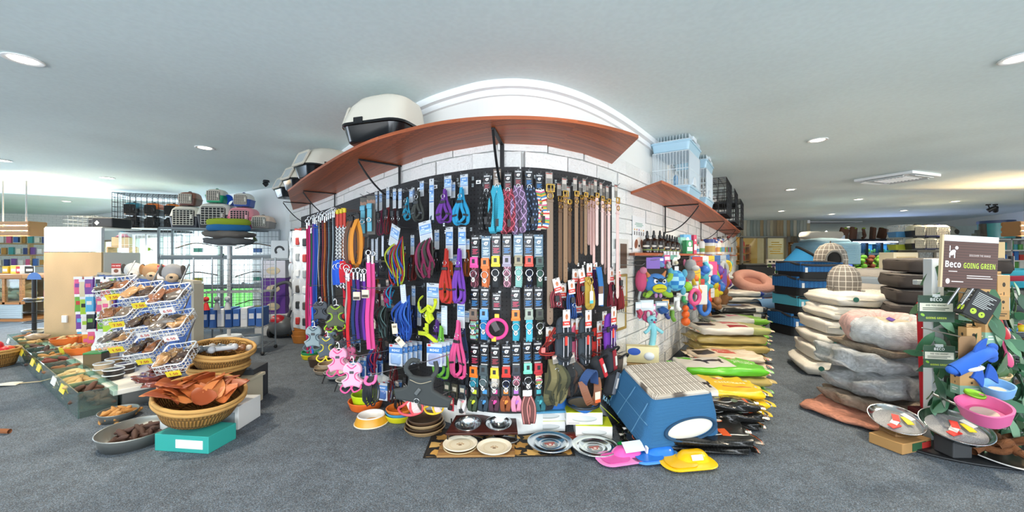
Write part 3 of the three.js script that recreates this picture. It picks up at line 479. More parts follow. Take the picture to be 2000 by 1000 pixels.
{const{o,k}=hang('webbing_harness','neon yellow green harness spread in a Y shape','harness',842,556,0.17,'webbing harnesses on blue cards'),c=0xc9d92c;cardMesh(34*k,50*k,bluePrint,o,0,-0.02);
obj('back_pad',tf(puff(15*k,38*k,5*k,{r:0.5}),[1*k,-76*k,0.03]),fabric(c),o);
for(const g of[strap([[0,-44*k,0.05],[-14*k,-52*k,0.06],[-23*k,-34*k,0.05],[-16*k,-22*k,0.03]],7*k,0.008,[0.6,0.6,0.2],16),strap([[2*k,-44*k,0.05],[15*k,-50*k,0.06],[24*k,-34*k,0.05],[18*k,-26*k,0.03]],7*k,0.008,[0.6,-0.6,0.2],16),strap([[0,-74*k,0.05],[0,-92*k,0.05]],9*k,0.008,[1,0,0],6),strap([[-28*k,-96*k,0.03],[-10*k,-94*k,0.055],[0,-94*k,0.06],[12*k,-100*k,0.05],[24*k,-110*k,0.03]],8*k,0.008,[0,1,0],18)])obj('strap',g,web(c),o);
obj('slider',[rbox(12*k,5*k,0.015,0.003,[0,-84*k,0.06]),rbox(9*k,4*k,0.015,0.003,[0,-92*k,0.062])],plastic(0xb7c62a),o);ringMesh(4*k,o,1*k,-58*k,0.08);}
function vestHarness(u,v0,v1,color,label,{wide=14,off=0.2,arms=1,badge=0xe23b30}={}){
const{o,k}=hang('padded_harness',label,'harness',u,v0,off,'chest plate harnesses with red badges'),h=(v1-v0)*k,X=wide*k;cardMesh(16*k,34*k,redPrint,o,0,0.06);
const s=new THREE.Shape();s.moveTo(-X*0.75,-26*k);s.quadraticCurveTo(-X*0.7,-14*k,0,-14*k);s.quadraticCurveTo(X*0.7,-14*k,X*0.75,-26*k);s.quadraticCurveTo(X,-h*0.5,X*0.9,-h*0.75);s.quadraticCurveTo(X*0.6,-h,0,-h);s.quadraticCurveTo(-X*0.6,-h,-X*0.9,-h*0.75);s.quadraticCurveTo(-X,-h*0.5,-X*0.75,-26*k);
obj('chest_pad',plate(s,0.035,0.012,[0,0,0.02]),M(color,0.88),o);
obj('webbing',[strap([[0,-16*k,0.045],[0,-h*0.6,0.05],[0,-h*0.97,0.045]],10*k,0.006,[1,0,0],10),strap([[-X*1.5*arms,-h*0.45,0.02],[-X*0.8,-h*0.42,0.05],[X*0.8,-h*0.42,0.05],[X*1.6*arms,-h*0.46,0.02]],9*k,0.006,[0,1,0],16),strap([[-X,-h*0.78,0.035],[0,-h*0.86,0.055],[X,-h*0.76,0.035]],9*k,0.006,[0,1,0],12)],pmat(color,reflTex),o);
for(const e of[-5,5])obj('piping',tube([[e*k,-16*k,0.05],[e*k,-h*0.6,0.054],[e*k,-h*0.95,0.05]],0.0035,8,4),M(0xd8d6dc,0.6),o);
obj('badge',rbox(5*k,18*k,0.006,0.002,[0,-h*0.52,0.057]),M(badge,0.5),o);obj('slider',rbox(6*k,10*k,0.016,0.003,[-X*0.95,-h*0.43,0.05]),plastic(0x2a2c2e),o);
}
vestHarness(1098,606,716,0x313a44,'charcoal padded harness with red straps fanning to its left',{wide:17});
vestHarness(1139,607,712,0x363f47,'charcoal padded harness between pink and red ones',{wide:15});
vestHarness(1187,600,694,0x6a2f9c,'purple padded harness at the right edge of the pegboard',{wide:16,off:0.22});
vestHarness(1121,622,706,0xcf5f7c,'dusty pink padded harness tucked between two charcoal ones',{wide:13,off:0.12});
vestHarness(1160,628,698,0xcf352c,'red padded harness right of a charcoal one',{wide:13,off:0.11});
vestHarness(1112,622,668,0xd9662b,'orange padded harness mostly hidden behind pink and charcoal',{wide:11,off:0.08});
{const{o,k}=hang('red_harness_strap','red reflective harness strap stretched out left of charcoal harness','harness strap',1085,640,0.2);obj('webbing',[strap([[0,0,0],[-20*k,-22*k,0.02],[-36*k,-44*k,0.01],[-20*k,-50*k,0],[6*k,-50*k,0]],7*k,0.006,[0.7,0.7,0],20),strap([[0,-8*k,0.02],[-12*k,-24*k,0.03],[-22*k,-34*k,0.01]],7*k,0.006,[0.7,0.7,0],12)],pmat(0xe0433c,reflTex),o);obj('clip',rbox(8*k,10*k,0.02,0.004,[-30*k,-40*k,0.02]),plastic(0xe87c78),o);}
function redCard(u,v0,v1,color,label,{n=2,wide=8,tilt=0,off=0.14,w=7,card=redPrint,cw=16,ch=28}={}){
const{o,k}=hang('carded_collar',label,'collar',u,v0,off,'collars and leads on red printed cards'),h=(v1-v0)*k;cardMesh(cw*k,ch*k,card,o,0,0.03,0,tilt);
obj('webbing',loops(-ch*k*0.8,-h,w*k,n,wide*k,0.02),pmat(color,reflTex),o);obj('clip',[rbox(8*k,11*k,0.018,0.004,[0,-ch*k-8*k,0.05])],plastic(0x2a2c30),o);ringMesh(4*k,o,3*k,-ch*k-18*k,0.055);
}
[[1082,546,600,0xb94a58,'red and white striped collar on tilted red card',{tilt:0.25,n:3,wide:16}],[1111,549,622,0x2a62b8,'bright blue leash on red card below the brown belts',{n:3,wide:14,tilt:0.1}],[1130,527,596,0xb62c30,'red leash on red card beside the blue leash',{n:3,wide:14,tilt:0.2}],[1119,528,588,0x2c3038,'black collar on grey card behind the red leash',{n:2,off:0.09}],[1095,556,602,0x96495a,'plum collar behind the striped and blue ones',{n:2,off:0.07}],[1157,515,585,0x6a2c8a,'violet collar left of the blue one',{n:1,off:0.09,cw:12,ch:14}],[1189,525,600,0xbf3550,'rose red collar on card behind a pink belt',{n:2,wide:12,off:0.1}],[1204,528,604,0xb8232c,'bright red looped leash at the pegboard edge',{n:3,wide:14,off:0.13,cw:12,ch:16}],[1146,517,560,0x7a3a4a,'maroon collar on silver card over the mustard one',{n:1,off:0.1}]].forEach((a)=>redCard(...a));
{const{o,k}=hang('mustard_leash','mustard yellow leash loop with white and aqua swing tag','leash',1148,541,0.18);obj('webbing',[strap([[-3*k,0,0],[2*k,-20*k,0.02],[8*k,-40*k,0.02],[4*k,-54*k,0.03],[-6*k,-58*k,0.03],[-8*k,-40*k,0.03],[-4*k,-10*k,0.01]],13*k,0.006,[1,0,0.2],26)],web(0xb99a3e),o);ringMesh(7*k,o,0,-8*k,0.03,brass);const t=obj('swing_tag',plate(roundRect(9*k,24*k,3*k),0.003,0,[-5*k,-38*k,0.06]),M(0xefe9dc,0.7),o);obj('tag_base',box(9*k,6*k,0.004,[-5*k,-47*k,0.06]),M(0x57c4cc,0.7),t);obj('cord',tube([[0,-14*k,0.04],[-3*k,-22*k,0.05],[-5*k,-28*k,0.06]],0.003,8,4),M(0xefe9dc,0.8),o);}
{const{o,k}=hang('two_tone_collar','wide blue fabric collar with brown leather band and price card','collar',1168,522,0.17);obj('webbing',[strap([[0,0,0],[0,-20*k,0.02],[0,-38*k,0.03]],12*k,0.01,[1,0,0],10),strap([[8*k,0,-0.01],[9*k,-40*k,0.01],[5*k,-76*k,0.02]],10*k,0.01,[1,0,0],10)],fabric(0x2f6fae),o);obj('leather_band',rbox(13*k,15*k,0.014,0.004,[0,-44*k,0.03]),leather(0x7a5a48),o);obj('card',box(14*k,22*k,0.004,[-1*k,-62*k,0.034]),whitePaper,o);}
// ---------- left and lower part of the pegboard ----------
const camTurn=(p,a)=>{const t=Math.atan2(-p.x,-p.z);let d=t*0.5-a;return a+d*0.75;};
function hangF(name,label,category,u,v,off,group){const w=onWall(u,v,0.05+off),o=thing(name,label,category,w.p,camTurn(w.p,w.turn),group),h=hookFor(o,0);h.geometry=hookGeo(off+0.05);const a=w.turn-o.rotation.y;h.rotation.y=a;h.position.set(-Math.sin(a)*(off+0.02),0.012,-Math.cos(a)*(off+0.02));return{o,k:w.d/F};}
function onHook(name,label,category,u,v,off,group,turnMix=0.5){const w=onWall(u,v,0.05),p=w.p.clone().add(V(w.w.nx*off,0,w.w.nz*off)),o=thing(name,label,category,p,w.turn*turnMix+(1-turnMix)*Math.atan2(-p.x,-p.z)*0.5,group);return{o,k:-p.z/F};}
function lead(u,v0,v1,w,color,label,{off=0.35,round=0,pattern,clip=true,sway=0.01,n=1}={}){
const{o,k}=hangF('hanging_leash',label,'leash',u,v0,off,'long leashes on the left of the pegboard'),h=(v1-v0)*k,W=w*k;
const path=(x)=>[[x,0,0],[x+sway,-h*0.3,0.01],[x-sway,-h*0.65,0.0],[x+sway,-h,0.005]];
for(let i=0;i<n;i++)obj('webbing',round?tube(path(i*W*1.2),W/2,20,7):strap(path(i*W*1.2),W,0.008,[1,0,0.15],16),pattern?pmat(color,patt[pattern]):web(color),o);
if(clip){obj('clip',[cyl(0.012,0.012,0.07,[0,0.03,0],[0,0,0],8),tor(0.022,0.006,[0,0.085,0],[0,0,0],14,5)],chrome,o);}
}
[[600,446,690,4.5,0xb0184e,'crimson leash reaching lowest at the left of the leads',{off:0.55}],[604,440,672,4,0xd3327e,'magenta leash beside the crimson one',{off:0.5}],[608,455,620,4,0x1c5b44,'dark green leash behind the magenta one'],[612,436,640,4,0x6a3fa4,'violet leash with pink top',{}],[615.5,437,654,5,0x1f48ac,'royal blue leash hanging to the harness hangers',{off:0.45}],[619,440,632,4,0x3b74d8,'sky blue leash next to the royal blue one'],[623,432,560,2.6,0xbdb6b0,'pale grey rope leash with a looped end',{round:1}],[626.5,434,600,2.6,0x2a3f7c,'navy rope leash flecked with white',{round:1,pattern:'dots'}],[630,430,606,2.6,0xc24a5e,'coral rope leash left of the orange braid',{round:1,pattern:'diamond'}],[634.5,434,590,4,0xe0762c,'thick orange braided rope leash',{round:1,pattern:'diamond',off:0.42}],[638.5,430,610,2.6,0x8a2f4c,'burgundy rope leash right of the orange braid',{round:1,pattern:'dots'}],[642,428,600,2.4,0x6e8c9e,'blue grey cord leash among the ropes',{round:1}],[646,426,612,3,0x23262a,'black cord leash behind the silver card',{round:1}],[650,424,600,2.4,0x9db0bc,'silver cord leash left of the chains',{round:1}],[653,424,598,3,0x2d3036,'charcoal leash left of the chains',{}],[610,600,690,4,0x2a6ad0,'short blue leash end at the floor bowls',{off:0.6,clip:false}],[607,560,690,4,0xe03a8c,'hot pink strap behind the grey blue vest',{off:0.52,clip:false}],
[672,560,660,5,0xc81e34,'red leash with punched holes, left of a pair'],[681,548,690,7,0xd0222f,'wide red leash hanging low',{off:0.5}],[677,545,640,4,0xb8b0a8,'silver and brown leash between the red ones',{off:0.45}],[691,545,664,7,0x27427c,'navy studded leash left of the purple ones',{off:0.4}],[699,545,662,7,0x5b2c8e,'purple studded leash beside the navy one',{off:0.42}],[706,548,660,6,0x4c2f78,'deep violet studded leash',{off:0.38}],[711.5,548,664,6,0x6a34a2,'violet studded leash left of the pink pair',{off:0.42}],[719.5,512,682,9,0xe94a98,'wide hot pink leash, left of the pink pair',{off:0.44}],[728,514,681,8,0xee5a9e,'wide hot pink leash, right of the pink pair',{off:0.4}]].forEach((a)=>lead(...a));
for(const[u,v,l]of[[697,570,'cream paper sleeve around the purple studded leashes'],[714,566,'cream paper sleeve at the violet leash']]){const{o,k}=hangF('paper_sleeve',l,'price sleeve',u,v,0.52);obj('paper',rbox(14*k,16*k,0.02,0.003,[0,-8*k,0]),tagPaper,o);obj('print',box(12*k,5*k,0.003,[0,-12*k,0.012]),M(0x4a4038,0.7),o);}
(()=>{
const links=[];for(let i=0;i<34;i++)links.push(tf(prep(new THREE.TorusGeometry(0.019,0.0055,5,10)),[0,-0.17-i*0.0195,0],[0,(i%2)*PI/2+0.4,0],[0.75,1,1]));
const chainGeo=join(links),handleGeo=rbox(0.028,0.16,0.014,0.005,[0,-0.09,0]),capGeo=rbox(0.035,0.05,0.03,0.01,[0,0,0]);
[656,659.5,663,666.5,670,673].forEach((u,i)=>{const{o,k}=hangF('chain_leash','steel chain leash with red handle, '+ORD[i]+' chain from the left','chain leash',u,413-i*0.8+(i%2)*2,0.3+(i%2)*0.1,'chain leashes with red handles');obj('chain',chainGeo,chrome,o);obj('handle',handleGeo,M(0xc4321f,0.5),o);obj('cap',capGeo,M(0xe2c41f,0.4),o);});
})();
[[658,510,556,0x2456c8,'royal blue padded collar under the chains'],[664,508,553,0x2a60d4,'second royal blue padded collar under the chains'],[672,510,552,0xd02838,'red padded collar under the chains'],[679,512,556,0xc8242f,'slanting red padded collar beside the leather leads']].forEach(([u,v0,v1,c,l],i)=>{const{o,k}=hangF('padded_collar',l,'collar',u,v0,0.42,'padded collars under the chains');const h=(v1-v0)*k;obj('pad',strap([[0,0,0],[i===3?0.03:0,-h/2,0.02],[i===3?0.08:0,-h,0]],0.075,0.025,[1,0,0],10),fabric(c),o);obj('ring',tor(0.03,0.006,[0,-h*0.25,0.025],[0,0,0],14,5),chrome,o);});
[[678,436,520,0x7a4128,'dark brown leather leash beside the chains'],[682,432,530,0x8f5228,'mid brown leather leash with wide loop'],[686,432,516,0x5d3a2a,'espresso leather leash among the tan ones'],[690,430,505,0x3d7c7c,'teal leather leash among the tan ones'],[694,430,524,0xc97a1e,'mustard tan leather leash'],[698,428,518,0xd9891f,'golden tan leather leash'],[702,428,496,0xb5651c,'caramel leather leash at the right of the tan ones']].forEach(([u,v0,v1,c,l],i)=>{
const{o,k}=hangF('leather_leash',l,'leash',u,v0,0.26+(i%3)*0.07,'leather leashes left of the light blue collars');const h=(v1-v0)*k;obj('strap',loops(0,-h,0.04,1,0,0.01,1.0),leather(c),o);obj('clip',[cyl(0.012,0.012,0.07,[0,0.03,0],[0,0,0],8),rbox(0.05,0.07,0.02,0.008,[0,0.02,0])],blackMetal,o);
});
[[711,386,'light blue collar on dark card, left of the pair'],[724,382,'light blue collar on dark card, right of the pair']].forEach(([u,v,l])=>{const{o,k}=hangF('carded_collar',l,'collar',u,v,0.3);obj('card',box(17*k,76*k,0.006,[0,-38*k,-0.01]),M(0xffffff,0.6,0,{map:maxPrint}),o);obj('webbing',strap([[0,-16*k,0.02],[0,-40*k,0.025],[0,-70*k,0.02]],9*k,0.012,[1,0,0],8),web(0x6fb7cc),o);obj('buckle',[rbox(10*k,9*k,0.03,0.006,[0,-22*k,0.03])],plastic(0x59a5bf),o);obj('ring',tor(4*k,0.006,[0,-48*k,0.04],[0,0,0],14,5),chrome,o);});
const B={card:bluePrint,cw:12,ch:38,n:1,wide:0};
[[740,378,420,0x8a97a3,'slim grey collar on silver blue card, first of the upper row',{...B}],[749,376,460,0xec5a92,'pink leash folded below a silver blue card',{...B,n:2,wide:7}],[763,370,458,0xcb2c34,'red leash folded below a silver blue card',{...B,n:2,wide:7}],[776,372,450,0x7c2b36,'maroon leash on silver blue card',{...B,w:6,n:2,wide:6}],[787,372,440,0x3c4046,'grey and black leash on silver blue card',{...B,w:6}],[848,353,436,0x6c8ca8,'slim steel blue collar on a long silver card hanging alone',{...B,cw:12,ch:80,w:5}],[812,370,428,0x4a8fae,'blue collar behind the teal harness',{...B,w:5,ch:26,cw:9,off:0.08}],
[714,466,522,0x6d6490,'lilac grey rope leash coil under the light blue collars',{...B,n:3,wide:10,w:5,card:whiteBluePrint,ch:22}],[724,466,530,0x8a3b3c,'thin brown beaded collar in the second row',{...B,w:4,ch:20,cw:8,card:maxPrint}],[733,469,536,0x63b04a,'green puppy collar on white blue card',{...B,w:5,card:whiteBluePrint,cw:11,ch:46}],[741,469,540,0x7a4ab0,'violet puppy collar on white blue card',{...B,w:5,card:whiteBluePrint,cw:11,ch:46}],[753,463,530,0x2f3b4c,'navy puppy collar on tall white blue card',{...B,w:5,card:whiteBluePrint,cw:8,ch:40}],[730,540,584,0xe9d93a,'yellow cord leash coil above the pink leashes',{...B,n:4,wide:14,w:3,ch:6,cw:6}],[741,538,582,0xe88a2a,'orange cord leash coil beside the yellow one',{...B,n:4,wide:16,w:3,ch:6,cw:6}],[733,604,650,0x216a44,'dark green collar with beige swing tag',{...B,n:1,w:8,card:greyPrint,ch:12}],[748,652,702,0xc81f2a,'red folded leash low on the board',{...B,n:2,w:10,wide:8,ch:10,card:maxPrint}],[761,668,706,0x2b4a80,'navy folded leash low beside the red one',{...B,n:2,w:9,wide:7,ch:10,card:maxPrint}]].forEach((a)=>redCard(...a));
{const{o,k}=hang('dotted_collar','black collar with white polka dots and square buckle','collar',762,484,0.16);obj('webbing',strap([[0,-8*k,0],[0,-40*k,0.01],[0,-66*k,0]],10*k,0.008,[1,0,0],8),pmat(0x2a2a2c,dotTex),o);obj('buckle',rbox(11*k,12*k,0.02,0.005,[0,-8*k,0.01]),plastic(0x8f9496),o);}
for(const[u,v,r,l]of[[728,622,0,'cream swing tag hanging beside the dark green collar'],[770,632,0.1,'cream swing tag near the blue harness'],[775,660,0.75,'tilted cream swing tag under the blue harness']]){const{o,k}=hangF('swing_tag',l,'tag',u,v,0.3,'cream paper swing tags');const m=obj('paper',box(11*k,20*k,0.003,[0,-10*k,0]),tagPaper,o);m.rotation.z=r;obj('print',box(7*k,4*k,0.002,[0,-6*k,0.003]),M(0x8a7d68,0.8),m);obj('cord',tube([[0,0,0],[0.004,0.02,0],[0,0.05,-0.01]],0.002,6,4),M(0xcfc6b4,0.9),o);}
const bagPrint=paint(64,96,(g,w,h)=>{g.fillStyle='#c3ccd6';g.fillRect(0,0,w,h);g.fillStyle='#4f84c6';g.fillRect(0,14,w,26);g.fillStyle='#eef3fa';g.font='bold 15px sans-serif';g.textAlign='center';g.fillText('ROGZ',32,32);g.fillStyle='#d6484a';g.fillRect(4,2,12,9);g.fillStyle='#8ba0ba';for(let i=0;i<6;i++)g.fillRect(8+(i*23)%40,48+(i*13)%40,14,8);});
function packRow(u,v,n,step,start,wpx,hpx,accent,label,group){
for(let i=0;i<n;i++){const{o,k}=onHook('blister_pack',label+', '+ORD[i]+' from the wall','blister pack',u,v,start+i*step,group);obj('pack',box(wpx*k,hpx*k,0.006,[0,-hpx*k/2,0]),M(0xffffff,0.25,0,{map:bagPrint}),o);obj('blister',loft([[0,wpx*0.8*k,hpx*0.5*k,0.02],[0.012,wpx*0.6*k,hpx*0.36*k,0.02]],3).rotateX(PI/2).translate(0,-hpx*0.68*k,0.003),M(accent,0.25),o);}
}
packRow(822,664,5,0.05,0.06,30,42,0x93b0d6,'silver blue toy pack on the hook above the black harness','silver blue packs, left hook');
packRow(892,660,6,0.045,0.05,32,44,0x9aa4c8,'silver blue toy pack on the hook beside the lime harness','silver blue packs, right hook');
packRow(752,690,5,0.06,0.08,24,40,0x35589c,'blue tug toy pack low at the left','blue packs low left');
packRow(790,738,4,0.05,0.08,22,34,0x4a6aa4,'blue collar pack beside the black harness','blue packs under the board');
packRow(716,655,6,0.07,0.1,12,30,0x23262c,'black toy card in the slanting row','black cards in the slanting row');
[[873,748,0x3a4a3e,'dark small accessory pack left of three at the board foot'],[888,752,0x4c4a3c,'dark small accessory pack middle of three at the board foot'],[903,754,0x3f4a52,'dark small accessory pack right of three at the board foot'],[881,776,0xb03a44,'red tag pack below the small accessory packs'],[903,782,0xd9c9c4,'pale tag pack below the small accessory packs']].forEach(([u,v,c,l])=>{const{o,k}=hang('accessory_pack',l,'pack',u,v,0.16,'small packs at the board foot');obj('card',box(14*k,28*k,0.006,[0,-12*k,0]),M(c,0.4),o);obj('window',box(9*k,8*k,0.004,[0,-8*k,0.004]),M(0xc9c2b0,0.3),o);obj('contents',rbox(9*k,9*k,0.03,0.008,[0,-19*k,0.012]),M(0x26282a,0.5),o);});
(()=>{
const bag=(w,h)=>{const g=puff(w,h,0.035,{r:0.25,bulge:0.0,lump:0.007,n:6,freq:40});return g.translate(0,-h,0);};
const gs=[bag(0.17,0.34),bag(0.15,0.3),bag(0.19,0.26)],cs=[0xe4e7e8,0xd7dadb,0xcfd4d6,0xf0f0ee,0xdfe4e6,0xb9bfc2],head=box(0.12,0.05,0.01,[0,0.0,0.0]);
const heads=[0x3a3f42,0xb33a3a,0x7a5a3a,0xe8e8e6,0x4a5a66];let n=0;
for(let r=0;r<6;r++)for(let c=0;c<6;c++){
const u=573.5+c*4.6,{o,k}=hangF('foil_pack',['top','second','third','fourth','fifth','bottom'][r]+' row silver white pack at the far left end, '+ORD[c]+' from the left','pack',u,451+r*31+c*-0.8+(c%2)*3,0.12+0.1*(c%3),'silver packs at the far left end');
obj('bag',gs[(c+r)%3],M(cs[(c*2+r*3)%6],0.22,0.15),o);obj('header',head,M(heads[(n++*3)%5],0.5),o);
obj('contents',rbox(0.07,0.12,0.05,0.02,[0,-0.18,0.012]),M([0x2f3437,0xb8342f,0x9aa1a4,0xdfe2e2,0x4f4a46][(c*3+r)%5],0.5),o);
}
})();
function vest(u,v,s,color,trim,label,off=0.5,turn=0){
const{o,k}=hangF('puppy_vest',label,'dog vest',u,v,off,'mesh puppy vests on hangers');o.rotation.y+=turn;const q=s*k;
obj('hanger',[tube([[0,-9*q,0],[0,0,0],[-3*q,4*q,0],[-5*q,0,0]],0.9*q,14,6),tube([[-10*q,-13*q,0],[0,-9*q,0],[10*q,-13*q,0]],1.1*q,10,6)],M(0xe8eaea,0.35),o);
const sh=new THREE.Shape();sh.moveTo(-9*q,-11*q);sh.quadraticCurveTo(-3*q,-17*q,0,-17*q);sh.quadraticCurveTo(3*q,-17*q,9*q,-11*q);sh.quadraticCurveTo(16*q,-16*q,14*q,-24*q);sh.quadraticCurveTo(7*q,-26*q,7*q,-33*q);sh.quadraticCurveTo(9*q,-40*q,17*q,-44*q);sh.lineTo(13*q,-52*q);sh.quadraticCurveTo(0,-46*q,-13*q,-52*q);sh.lineTo(-17*q,-44*q);sh.quadraticCurveTo(-9*q,-40*q,-7*q,-33*q);sh.quadraticCurveTo(-7*q,-26*q,-14*q,-24*q);sh.quadraticCurveTo(-16*q,-16*q,-9*q,-11*q);
obj('body',plate(sh,0.05,0.015,[0,0,0.01]),M(color,0.9),o);
for(const g of[tube([[-14*q,-24*q,0.03],[-7*q,-28*q,0.035],[-7*q,-36*q,0.035],[-17*q,-44*q,0.03]],1.1*q,14,5),tube([[14*q,-24*q,0.03],[7*q,-28*q,0.035],[7*q,-36*q,0.035],[17*q,-44*q,0.03]],1.1*q,14,5),tube([[-9*q,-11*q,0.035],[0,-17*q,0.04],[9*q,-11*q,0.035]],1.1*q,10,5)])obj('trim',g,fabric(trim),o);
for(const g of[tube([[-15*q,-46*q,0.01],[-20*q,-56*q,0.05],[-8*q,-62*q,0.07],[2*q,-52*q,0.03]],1.6*q,16,6),tube([[15*q,-46*q,0.01],[19*q,-55*q,0.05],[8*q,-60*q,0.07],[-2*q,-52*q,0.03]],1.6*q,16,6)])obj('leg_strap',g,fabric(trim),o);
obj('logo_patch',rbox(8*q,5*q,0.012,0.003,[0,-25*q,0.036]),M(0x4a4d52,0.6),o);
}
vest(627,583,0.75,0x5a6068,0x2c2f33,'dark grey puppy vest with round cutouts under the blue leashes',0.5,0.2);
vest(657,587,0.95,0x5f6350,0x9fce2e,'camouflage puppy vest with lime trim',0.5,0.25);
vest(614,630,0.85,0x93a6ad,0x566a74,'pale grey blue puppy vest at the left',0.62,0.1);
vest(640,650,0.85,0x55606a,0xe6d53a,'slate puppy vest with yellow trim',0.62,0.1);
vest(662,672,0.95,0xf0a8c6,0xe9508f,'pink dotted puppy vest with hot pink trim',0.62,0.1);
vest(690,700,1.0,0xf3b9d3,0xe85a96,'large pink puppy vest with dotted mesh, lowest on the left',0.62,0.05);
for(let i=0;i<10;i++)vest(640+i*4.2+(i>4?12:0),632+i*5+(i>4?4:0),0.42,[0x3b4046,0x9c3a48,0x6a7a84,0xb45a7c,0x4a4f3e][i%5],[0x22252a,0xd0465a,0x8fa0aa,0xe07aa4,0x7c8460][i%5],['charcoal','wine red','blue grey','rose','olive'][i%5]+' small folded puppy vest on white hanger, '+(i>4?'lower':'upper')+' row',0.45+0.03*(i%3),0.3);
{const{o,k}=hangF('cord_leash','black cord leashes looped together with pink wrist ends','leash',727,735,0.6);for(let i=0;i<7;i++){const a=(i-3)*3.4*k;obj('cord',tube([[a*0.4,0,0],[a-5*k,-22*k,0.02+0.01*i],[a-3*k,-48*k-(i%3)*4*k,0.03],[a+4*k,-44*k,0.03],[a+4*k,-20*k,0.01],[a*0.5,0,0]],1.5*k,26,6),M(0x1d2027,0.6),o);}obj('wrist_end',[tube([[-8*k,2*k,0.02],[-10*k,-8*k,0.04],[-2*k,-12*k,0.05],[8*k,-8*k,0.04],[10*k,4*k,0.02]],3*k,18,7)],fabric(0xec6aa4),o);}
[[768,734,782,0xb0303a,'red leather collar bunch under the blue packs'],[781,745,796,0x23262a,'black leash bunch above the lime bowl']].forEach(([u,v0,v1,c,l])=>redCard(u,v0,v1,c,l,{...B,n:3,wide:16,w:8,card:greyPrint,ch:10}));
{const{o,k}=hangF('padded_harness','large black padded harness with wide Y straps low on the board','harness',824,712,0.5);const blk=M(0x3a3f40,0.85),s=new THREE.Shape();s.moveTo(-20*k,-22*k);s.quadraticCurveTo(0,-30*k,24*k,-24*k);s.quadraticCurveTo(16*k,-40*k,22*k,-50*k);s.quadraticCurveTo(44*k,-64*k,56*k,-66*k);s.lineTo(52*k,-76*k);s.quadraticCurveTo(16*k,-76*k,0,-70*k);s.quadraticCurveTo(-20*k,-66*k,-46*k,-62*k);s.lineTo(-48*k,-50*k);s.quadraticCurveTo(-28*k,-48*k,-22*k,-40*k);s.closePath();
obj('chest_pad',plate(s,0.05,0.016,[0,0,0.02]),blk,o);obj('handle_strap',tube([[-18*k,-24*k,0.02],[-30*k,-6*k,0.02],[-20*k,8*k,0],[-6*k,4*k,-0.02]],5*k,18,8),blk,o);obj('handle_strap',tube([[20*k,-26*k,0.02],[30*k,-10*k,0.01],[26*k,6*k,-0.01]],4.5*k,14,8),blk,o);
obj('stitching',[tube([[-20*k,-26*k,0.05],[0,-33*k,0.052],[22*k,-28*k,0.05]],0.003,12,4)],M(0xa8a08a,0.8),o);obj('slider',rbox(14*k,7*k,0.03,0.005,[-4*k,-48*k,0.05],[0,0,0.9]),plastic(0x5c6264),o);ringMesh(5*k,o,-6*k,-66*k,0.06);}
function muzzle(u,v,s,c,label){const{o,k}=hangF('muzzle',label,'muzzle',u,v,0.4,'soft muzzles at the board foot');const q=s*k;obj('cup',[tube([[-22*q,-18*q,0],[-10*q,-8*q,0.06],[2*q,0,0.03],[14*q,2*q,0.02],[22*q,-16*q,0.04],[8*q,-22*q,0.07],[-10*q,-22*q,0.06]],2.2*q,36,7,true),tube([[2*q,0,0.03],[4*q,-12*q,0.08],[8*q,-22*q,0.07]],2.2*q,12,7)],plastic(c),o);obj('nose_band',strap([[2*q,-1*q,0.045],[10*q,-12*q,0.075],[14*q,-20*q,0.06]],16*q,0.008,[1,0.3,0],10),fabric(0xe9d5d0),o);}
muzzle(803,778,1.15,0xef5a62,'coral red soft muzzle hanging at the board foot');muzzle(848,781,0.9,0xf0c22a,'yellow soft muzzle beside the coral red one');
bundle(1079,694,788,[0x5c5a3e,0x3d4030,0x77704c],'camouflage padded harness at the right foot of the board',{card:greyPrint,cw:14,ch:16,wide:16});
bundle(1108,690,770,[0x2f3336,0x4c3a30,0x1f2225],'black padded harness under the charcoal one',{card:greyPrint,cw:16,ch:20,wide:18});
{const{o,k}=hang('leather_muzzle','brown leather muzzle with blue strap and orange swing tag','muzzle',1146,716,0.3);obj('band',strap([[-12*k,-40*k,0],[-16*k,-20*k,0.04],[-4*k,-4*k,0.06],[8*k,-8*k,0.04],[16*k,-34*k,0.02]],16*k,0.012,[0.4,0,1],22),fabric(0x2f4a78),o);obj('cup',strap([[-18*k,-24*k,0.02],[-14*k,-48*k,0.05],[-6*k,-66*k,0.07],[10*k,-62*k,0.06],[22*k,-40*k,0.03],[26*k,-26*k,0]],15*k,0.014,[0.8,0,0.6],26),leather(0x7c4a2c),o);const t=obj('swing_tag',box(13*k,18*k,0.004,[0,-50*k,0.12]),tagPaper,o);obj('tag_base',box(13*k,6*k,0.006,[0,-58*k,0.121]),M(0xe2602a,0.7),t);}
[[1168,690,0x23262a,0xc22c34,'black dog life vest with red stripe at the board foot'],[1190,676,0x2a2d33,0x8e2730,'black dog backpack harness with grey card on the right'],[1208,690,0x4a4038,0xc8bfae,'brown grey dog saddle harness nearest the toy wall'],[1192,720,0x24272c,0x6a7078,'black handled harness sloping down behind the blue bed']].forEach(([u,v,c,c2,l],i)=>{const{o,k}=hang('saddle_harness',l,'harness',u,v,0.28,'saddle harnesses at the right foot');const g=rbox(26*k,48*k,0.09,0.04,[0,-28*k,0],[0.1,0,0.5-i*0.25],3);obj('body',g,fabric(c),o);obj('stripe',rbox(9*k,44*k,0.02,0.008,[2*k,-26*k,0.05],[0.1,0,0.5-i*0.25]),fabric(c2),o);obj('handle',tube([[-8*k,-8*k,0.03],[-4*k,2*k,0.08],[6*k,0,0.08],[10*k,-12*k,0.03]],2*k,14,6),fabric(0x1b1d20),o);obj('badge',rbox(5*k,20*k,0.006,0.002,[2*k,-26*k,0.064],[0.1,0,0.5-i*0.25]),M(0xd9d6d0,0.6),o);});
